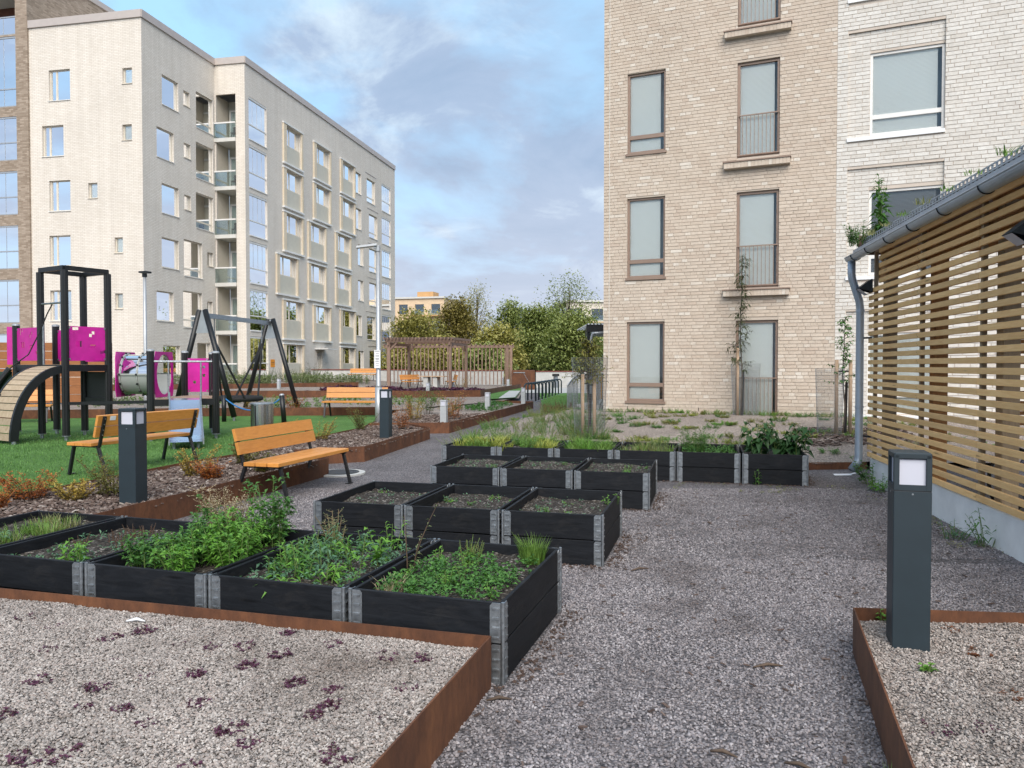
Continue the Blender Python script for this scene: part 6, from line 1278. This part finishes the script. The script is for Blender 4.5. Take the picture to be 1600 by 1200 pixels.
for k, a in enumerate([('orange-leaved shrub at the left end of the mulch bed', -4.95, 7.9, .19, .34, .40, 'leaf_orange'), ('low orange shrub at the left picture edge in the mulch bed', -5.0, 7.35, .19, .26, .34, 'leaf_orange'), ('olive-green shrub left of the dark bollard', -4.25, 8.15, .19, .42, .40, 'leaf_olive'), ('yellowish low shrub left of the olive shrub', -4.5, 7.85, .19, .24, .3, 'leaf_autumn'),
        ('yellow and orange shrub in the mulch bed right of the dark bollard', -3.95, 9.55, .19, .38, .34, 'leaf_autumn'), ('red-orange low shrub beside the yellow shrub in the mulch bed', -3.68, 9.35, .19, .26, .28, 'leaf_orange'), ('small shrub sprouting behind the near bench end', -3.75, 10.7, .19, .40, .22, 'leaf_olive'), ('thin shrub behind the near bench backrest', -3.25, 9.95, .19, .32, .2, 'leaf_olive'),
        ('yellow-green shrub behind the near bench on the lawn side', -3.55, 14.2, .19, .42, .38, 'leaf_autumn'), ('green shrub beside the lamp post base', -3.15, 16.3, .19, .5, .4, 'leaf_olive'), ('orange shrub right of the far dark bollard', -2.35, 16.5, .19, .6, .34, 'leaf_orange'),
        ('yellow shrub left of the first short grey bollard', -2.45, 19.4, .18, .55, .45, 'leaf_autumn'), ('orange-red shrub right of the first short grey bollard', -1.45, 19.6, .18, .75, .45, 'leaf_orange'), ('yellow shrub behind the first short grey bollard', -1.75, 20.8, .18, .7, .5, 'leaf_autumn'), ('tall green shrub behind the first short grey bollard', -2.5, 22.5, .18, .8, .5, 'leaf_green'),
        ('yellow-green shrub in the bed behind the far lawn bench', -3.0, 23.6, .2, .6, .5, 'leaf_yellow'), ('orange shrub behind the swing frame foot', -7.0, 24.6, .2, .5, .6, 'leaf_orange'), ('yellow grass-like shrub beyond the lawn edge', -8.2, 24.2, .2, .5, .5, 'leaf_autumn'), ('brown-leaved shrub by the small far bench', -9.6, 50.5, .45, .9, .8, 'leaf_autumn'),
        ('rose-like shrub before the low concrete wall', -13.2, 51, .6, 1.3, .8, 'leaf_olive'), ('dry yellow shrub right of the pergola post', -2.9, 44.5, .2, 1.0, .9, 'leaf_autumn')]):
    shrub(*a, 700 + k)
plant('hedge', 'low red-brown leafy hedge left of the railing', 'hedge', (1.55, 23.3, 0.05), 130, 0.46, 0.62, 0.075, 0.045, 14, 'leaf_redbrown', 'brown_stem', lean=0.35, seed=730)
plant('shrub', 'dark green shrub behind the mesh tree guard', 'shrub', (2.15, 20.9, 0.2), 60, 0.70, 0.35, 0.05, 0.03, 22, 'leaf_dark', 'brown_stem', lean=0.3, seed=731)
# tufts on the slope
random.seed(44); k = 0
while k < 165:
    s_, t_ = (random.random() if k < 135 else random.uniform(0.0, 0.28)), random.uniform(0.03, 0.97 if k < 135 else 0.6); x, y, z = slope_pt(s_, t_)
    if x > 8 or (x > 5 and y < 12): continue
    lf_ = x < 1.6 and y < 19; big = random.uniform(0.8, 1.6) if lf_ else random.uniform(0.6, 1.1)
    zn = 'left of the caged sapling' if x < 1.2 else 'behind the back planters' if y < 14.5 else 'below the left window column' if x < 3.6 else 'below the french windows' if x < 6 else 'before the white wall'
    if lf_: plant('heather', 'olive heather-like clump %s on the gravel slope %s' % (('near the path', 'by the planters', 'up the slope')[0 if x < 0.2 else 1 if y < 14.5 else 2], zn), 'plant', (x, y, z), 22, 0.20 * big, 0.22 * big, 0.06, 0.013, 18, random.choice(['leaf_olive', 'grass_olive', 'leaf_green']), seed=800 + k, group='clumps on the left of the slope', lean=0.8)
    else: plant('cushion_plant', 'small %s cushion plant on the gravel slope %s' % (('green', 'lush')[big > 0.85], zn), 'plant', (x, y, z), 18, 0.11 * big, 0.16 * big, 0.065, 0.02, 11, random.choice(['leaf_bright', 'leaf_olive', 'leaf_green', 'leaf_yellow']), seed=800 + k, group='cushion plants on the slope', lean=0.9)
    k += 1
for k in range(26):
    t_ = (k + random.random()) / 26; x = 2.244 + 0.9165 * 5.6 * t_ + 0.4 * -0.12; y = 18.83 - 0.4 * 5.6 * t_ - 0.9165 * 0.2
    plant('cushion_plant', 'small plant at the tan wall foot ' + ('left of the ground floor window', 'under the ground floor left window', 'between the two ground floor windows', 'under the ground floor french window', 'near the white wall corner')[0 if t_ < .1 else 1 if t_ < .27 else 2 if t_ < .55 else 3 if t_ < .73 else 4], 'plant', (x, y, slope_z(x, y)), 12, 0.13, 0.16, 0.06, 0.02, 10, random.choice(['leaf_green', 'leaf_olive', 'leaf_bright']), seed=1900 + k, group='plants along the brick wall foot', lean=0.7)
# far beds: purple sedum, groundcover, shrubs at the white building
pts = sample([(-10, 33.9), (-5.7, 34), (-3.9, 33.4), (-1.6, 34.6), (-0.2, 45), (-10, 45.2)], 1500); pts = [p for p in pts if mnoise.noise(V((p[0] * 1.1, p[1] * 0.35, 2))) > -0.02]
carpet('sedum_carpet', 'patches of purple sedum in the bed before the pergola', 'groundcover', pts, lambda x, y: backz(x, y) + 0.01, 14, 0.16, 0.10, 0.08, 'leaf_purple', 12, kind='stuff')
pts = sample([(-15, 24.6), (-4.2, 24.4), (-2, 28.6), (-4, 31.8), (-16, 32)], 900); pts = [p for p in pts if mnoise.noise(V((p[0] * 0.5, p[1] * 0.9, 7))) > 0.02]
carpet('groundcover', 'green groundcover patches beyond the far lawn edge', 'groundcover', pts, lambda x, y: backz(x, y), 14, 0.11, 0.05, 0.14, 'grass', 13, kind='stuff')
pts = sample([(-2.2, 24.5), (-0.7, 23.0), (0.3, 27.5), (-0.8, 28.8)], 260)
carpet('groundcover', 'green groundcover patches in the shrub bed beside the path', 'groundcover', [p for p in pts if mnoise.noise(V((p[0] * 0.9, p[1] * 0.9, 7))) > 0.0], lambda x, y: 0.18, 12, 0.08, 0.04, 0.1, 'leaf_green', 14, kind='stuff')
pts = sample([(-26, 37), (-14, 42), (-9, 45.3), (-9.3, 51), (-14, 50.5), (-22, 42.4)], 900); pts = [p for p in pts if mnoise.noise(V((p[0] * 0.5, p[1] * 0.5, 4))) > -0.1]
carpet('groundcover', 'grey-green shrubby groundcover in front of the white building', 'groundcover', pts, lambda x, y: backz(x, y), 26, 0.16, 0.07, 0.55, 'leaf_pale', 15, kind='stuff')
for k in range(16):
    f_ = k / 15; x = -21 + 8.0 * f_; y = 41.5 + 10 * f_ + (k % 3) * 0.5
    plant('shrub', 'loose green shrub at the foot of the white apartment block', 'shrub', (x, y, backz(x, y)), 22, 0.95, 0.5, 0.12, 0.06, 18, random.choice(['leaf_green', 'leaf_olive', 'leaf_pale', 'leaf_dark']), 'brown_stem', seed=930 + k, group='shrubs at the white block', lean=0.5)
pts = sample([(1.15, 27.6), (2.6, 27.1), (4.5, 40), (1.7, 40)], 3000)
carpet('rough_grass', 'rough green grass under the bicycle racks', 'grass', pts, lambda x, y: 0.02, 3, 0.08, 0.012, 0.03, 'grass', 16, kind='stuff')
pts = np.concatenate([sample([(4.3, 6.4), (3.75, 6.2), (4.25, 9.5), (4.62, 9.4)], 260), sample([(2.0, 9.6), (4.2, 9.2), (4.4, 9.9), (2.2, 10.2)], 240)])
carpet('path_weeds', 'sparse weeds at the edge of the gravel by the shed', 'weeds', [p for p in pts if mnoise.noise(V((p[0] * 2.5, p[1] * 2.5, 7))) > 0.1], lambda x, y: 0.0, 5, 0.035, 0.010, 0.02, 'grass_olive', 17, kind='stuff')

# ------------------------------------------------------------------ saplings with stakes and guards
def sapling(lb, x, y, z, h, mat, ll, lw, crown0, spread, per, guard, stakes, seed):
    random.seed(seed); t = thing('sapling', lb, 'young tree', (x, y, z))
    tr = [V((0.02 * math.sin(k), 0.02 * math.cos(k * 1.7), h * k / 8)) for k in range(9)]; MB().tube(tr, [0.016 * (1 - 0.085 * k) for k in range(9)], 6).build('trunk', MT['bark'], t)
    br = MB(); fo = MB()
    for i in range(per):
        f = crown0 + (1 - crown0) * i / per; p = V((0, 0, h * f)) + V((0.02 * math.sin(8 * f), 0.02 * math.cos(13.6 * f), 0)); d = rdir(-0.1, 0.7); L = spread * (1.15 - 0.8 * (f - crown0) / (1 - crown0)) * random.uniform(0.5, 1.1)
        q = p + d * L; br.tube([p, p.lerp(q, 0.5) + V((0, 0, 0.02)), q], [0.006, 0.004, 0.002], 4, cap=False)
        for j in range(9): leaf(fo, p.lerp(q, 0.25 + 0.75 * j / 8), rdir(-0.7, 0.3) + d * 0.4, ll * random.uniform(.6, 1.15), lw * random.uniform(.7, 1.2), 0.4, random.random())
    c = fo.build('crown', MT[mat], t, attr=True); br.build('branch', MT['bark'], c)
    for k, (sx, sy, hh) in enumerate(stakes): s_ = thing('tree_stake', 'wooden stake, %s one, at the %s' % (('left', 'right')[k], lb), 'stake', (x + sx, y + sy, z)); MB().tube([(0, 0, -0.1), (0, 0, hh)], 0.032, 10).build('pole', MT['stake_wood'], s_, smooth=True); MB().beam((0, 0, hh * 0.85), (-sx * 0.9, -sy * 0.9, hh * 0.85), 0.006, 0.03).build('tie', MT['rubber'], s_)
    s_ = MB().tube([(0.035, 0, 0), (0.05, 0, min(1.0, h * 0.45))], 0.025, 8).build('trunk_sleeve', MT['rubber'], t)
    if guard:
        r, gh, gx_ = guard; gu = thing('tree_guard', 'cylindrical wire mesh guard round the ' + lb, 'tree guard', (x + gx_, y, z)); n = 20; mb = MB(); rr = lambda f: r * (1.0 + 0.22 * f)
        for k in range(n * 3): a = 2 * math.pi * k / (n * 3); mb.tube([(r * math.cos(a), r * math.sin(a), 0), (rr(1) * math.cos(a), rr(1) * math.sin(a), gh)], 0.0012, 3, cap=False)
        for j in range(31): f = j / 30; mb.tube([(rr(f) * math.cos(2 * math.pi * k / n), rr(f) * math.sin(2 * math.pi * k / n), gh * f) for k in range(n + 1)], 0.0012, 3, cap=False)
        mb.build('wire_mesh', MT['galv'], gu); mn = MB(); vs = [(rr(f) * 0.995 * math.cos(2 * math.pi * k / 24), rr(f) * 0.995 * math.sin(2 * math.pi * k / 24), gh * f) for f in (0, 1) for k in range(24)]
        mn.add(vs, [(k, (k + 1) % 24, 24 + (k + 1) % 24, 24 + k) for k in range(24)]).build('fine_net', MT['mesh_net'], gu)
x, y = 1.39, 14.05; sapling('small round-headed sapling above the back planter row', x, y, slope_z(x, y), 1.75, 'leaf_olive', 0.075, 0.034, 0.56, 0.42, 120, (0.27, 1.45, 0.03), [(-0.10, -0.05, 1.15), (0.12, 0.02, 1.12)], 950)
x, y = 5.10, 17.1; sapling('tall thin dark-leaved sapling before the right french windows', x, y, slope_z(x, y), 3.55, 'leaf_sapling', 0.15, 0.028, 0.28, 0.28, 52, (0.26, 1.15, 0.1), [(-0.08, -0.02, 1.5)], 951)
x, y = 5.92, 13.7; sapling('slender sapling left of the grey downpipe', x, y, slope_z(x, y), 2.12, 'leaf_green', 0.06, 0.034, 0.42, 0.26, 46, (0.2, 1.2, -0.25), [(-0.12, 0.02, 1.35), (0.10, -0.04, 1.35)], 952)

# ------------------------------------------------------------------ far trees
def tree(lb, px, Y, top, wid, mat, n, seed, base=0.25, dens=1.0, ls=0.26):
    random.seed(seed); x = (px - 800) / 1200 * Y; H = 1.57 + (572 - top) / 1200 * Y; t = thing('tree', lb, 'tree', (x, Y, -0.1), 0, 'trees behind the courtyard'); W = wid / 1200 * Y / 2
    tk = MB(); pts = [V((0.15 * math.sin(k * 1.3), 0.15 * math.cos(k), H * 0.9 * k / 7)) for k in range(8)]; tk.tube(pts, [0.16 * (1 - 0.12 * k) + 0.02 for k in range(8)], 7)
    cr = MB(); cl = []
    n = int(n * 2.3); nc = max(22, int(n / 95))
    for i in range(nc):
        f = random.uniform(base, 1.0); ff = (f - base) / (1 - base); rad = W * math.sin(math.pi * min(1, 0.12 + 0.84 * ff ** 0.85)) ** 0.8; a = random.uniform(0, 6.283); r = rad * random.uniform(0.3, 1.0); c = V((r * math.cos(a), r * math.sin(a), H * f)); cl.append((c, random.uniform(0.16, 0.30) * W + 0.25, min(0.9, max(0.1, random.gauss(0.5, 0.2)))))
        f2 = max(0.15, f - 0.22); p = V((0, 0, H * f2 * 0.9)); tk.tube([p, p.lerp(c, 0.5) + V((0, 0, 0.2)), c], [0.05, 0.03, 0.012], 5, cap=False)
    tk.build('trunk', MT['bark'], t)
    for i in range(n):
        c, s, ct = random.choice(cl); p = c + rdir(-1, 1) * (s * 1.55 * random.random() ** 0.45) * (1.0 if random.random() < 0.97 else 1.2); L = ls * random.uniform(0.6, 1.3)
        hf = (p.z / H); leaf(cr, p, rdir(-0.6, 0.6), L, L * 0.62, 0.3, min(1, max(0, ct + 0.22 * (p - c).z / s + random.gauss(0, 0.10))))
    cr.build('crown', MT[mat], t, attr=True)
for i, a in enumerate([('rounded yellow-green tree left behind the pergola', 650, 72, 497, 100, 'leaf_tree_yellow', 3800), ('dense brownish tree behind the middle of the pergola', 712, 77, 478, 90, 'leaf_tree_brown', 4000), ('tall airy yellow-green tree behind the pergola', 745, 92, 446, 62, 'leaf_tree_yellow', 1900),
        ('green tree right of the tall airy tree', 800, 84, 478, 74, 'leaf_tree', 3600), ('bushy olive tree behind the slatted screen end', 778, 66, 516, 78, 'leaf_tree_yellow', 3600), ('dark green tree above the rusty steel box', 836, 72, 488, 66, 'leaf_tree', 3600), ('tall loose-crowned tree rising above the bicycle racks', 888, 74, 430, 112, 'leaf_tree', 1500),
        ('dense green tree left of the dark canopy', 896, 64, 500, 96, 'leaf_tree', 4600), ('tree crown between the thin pale tree and the path', 862, 80, 486, 76, 'leaf_tree', 3600), ('yellowing shrubby tree behind the upright slats', 690, 63, 548, 120, 'leaf_tree_yellow', 3600), ('bright leafy tree behind the left upright slats', 640, 61, 545, 80, 'leaf_tree_yellow', 3000), ('green bush behind the right upright slats', 755, 61, 552, 90, 'leaf_tree', 3000), ('pale nearly bare tree behind the green crowns', 835, 95, 465, 36, 'leaf_dry', 160)]):
    tree(*a, 970 + i, base=0.12 if a[4] > 70 else 0.25, ls=0.22 if a[6] < 2000 else 0.33)
# short turf blades on the near lawn
random.seed(8); mb = MB()
for x, y in sample([(-5.9, 6.0), (-5.25, 7.8), (-4.95, 9.05), (-4.55, 10.8), (-4.2, 11.8), (-3.7, 14.7), (-3.35, 16.7), (-12, 16.7), (-12, 10), (-9, 6.0)], 26000):
    z = 0.1 * min(1, max(0, (y - 8) / 6)); a = random.uniform(0, 6.28); h = random.uniform(0.02, 0.05); dx_, dy_ = math.cos(a) * 0.006, math.sin(a) * 0.006
    mb.add([(x - dx_, y - dy_, z), (x + dx_, y + dy_, z), (x + dy_ * 4 * random.random(), y - dx_ * 4 * random.random(), z + h)], [(0, 1, 2)], random.random())
tag(mb.build('turf_blades', MT['turf_blade'], attr=True), 'short green artificial turf blades on the lawn', 'turf', kind='stuff')
# ------------------------------------------------------------------ small loose things
random.seed(77)
for k, (x, y, a, L, lb) in enumerate([(1.33, 3.95, 0.1, .16, 'dark twig lying on the gravel left of the right steel edging'), (0.85, 3.05, -0.5, .11, 'dark splinter of bark low in the middle of the gravel path'), (1.12, 2.95, -0.6, .12, 'curved dark twig near the bottom of the gravel path'), (-0.06, 3.55, 0.1, .12, 'rust-brown twig at the corner of the front steel edging'), (0.98, 5.85, 0.4, .16, 'brown bark strip by the corner of the second row planter'), (2.42, 3.4, 0.4, .2, 'bark stick in the bed right of the big bollard'), (-2.0, 4.05, 0.0, .10, 'pale wood chip on the front left gravel bed')]):
    zz_ = 0.215 if (x > 2 and y < 4.1) or x < -1.5 else 0.012
    tag(MB().tube([(x - L / 2 * math.cos(a), y - L / 2 * math.sin(a), zz_), (x, y + 0.012, zz_ + 0.008), (x + L / 2 * math.cos(a), y + L / 2 * math.sin(a), zz_)], [0.004, 0.009, 0.003], 6).build('twig', MT['stick' if k != 6 else 'paper'], smooth=True), lb, 'twig', 'loose twigs')
pts = np.concatenate([sample([(-0.5, 2.3), (1.3, 2.3), (4.0, 6.2), (4.6, 9.6), (1.5, 9.6), (0.3, 5.0)], 420)]); mb = MB()
for x, y in pts:
    a = random.uniform(0, 6.28); L = random.uniform(0.01, 0.045); d = V((math.cos(a), math.sin(a), random.uniform(-.1, .2))); mb.ob((x, y, 0.014), d * L / 2, V((-d.y, d.x, 0)) * L * 0.16, (0, 0, 0.002), random.random() * 0.7)
for poly in FOOT:                                        # soil and bark gathered along the planter feet
    for i in range(4):
        a_, b_ = poly[i], poly[(i + 1) % 4]; cx_, cy_ = sum(p[0] for p in poly) / 4, sum(p[1] for p in poly) / 4
        L_ = math.dist(a_, b_)
        for k in range(int(L_ * 95)):
            f = random.random(); x = a_[0] + (b_[0] - a_[0]) * f; y = a_[1] + (b_[1] - a_[1]) * f; nx_, ny_ = (b_[1] - a_[1]) / L_, -(b_[0] - a_[0]) / L_
            if (x - cx_) * nx_ + (y - cy_) * ny_ < 0: nx_, ny_ = -nx_, -ny_
            o_ = abs(random.gauss(0, 0.06)) + 0.012; g_ = random.uniform(0, 6.28); s_ = random.uniform(0.006, 0.022); d = V((math.cos(g_), math.sin(g_), random.uniform(-.2, .2)))
            mb.ob((x + nx_ * o_, y + ny_ * o_, 0.012), d * s_ / 2, V((-d.y, d.x, 0)) * s_ * 0.3, (0, 0, 0.003), random.random() * 0.45)
tag(mb.build('bark_crumbs', MT['bark_chip'], attr=True), 'scattered crumbs of bark and twigs on the gravel path', 'debris', kind='stuff')
t = thing('paper_scrap', 'white scrap of paper on the ground right of the back planter row', 'litter', (4.75, 11.0, 0.012)); MB().ob((0, 0, 0), (0.13, 0.01, 0), (0, 0.035, 0.006), (0, 0, 0.001)).ob((0.15, 0.015, 0.012), (0.04, 0.0, 0.01), (0, 0.03, 0.0), (0, 0, 0.001)).build('sheet', MT['paper'], t)
for o in (TB, WB):
    if 'near_t' in o: del o['near_t']
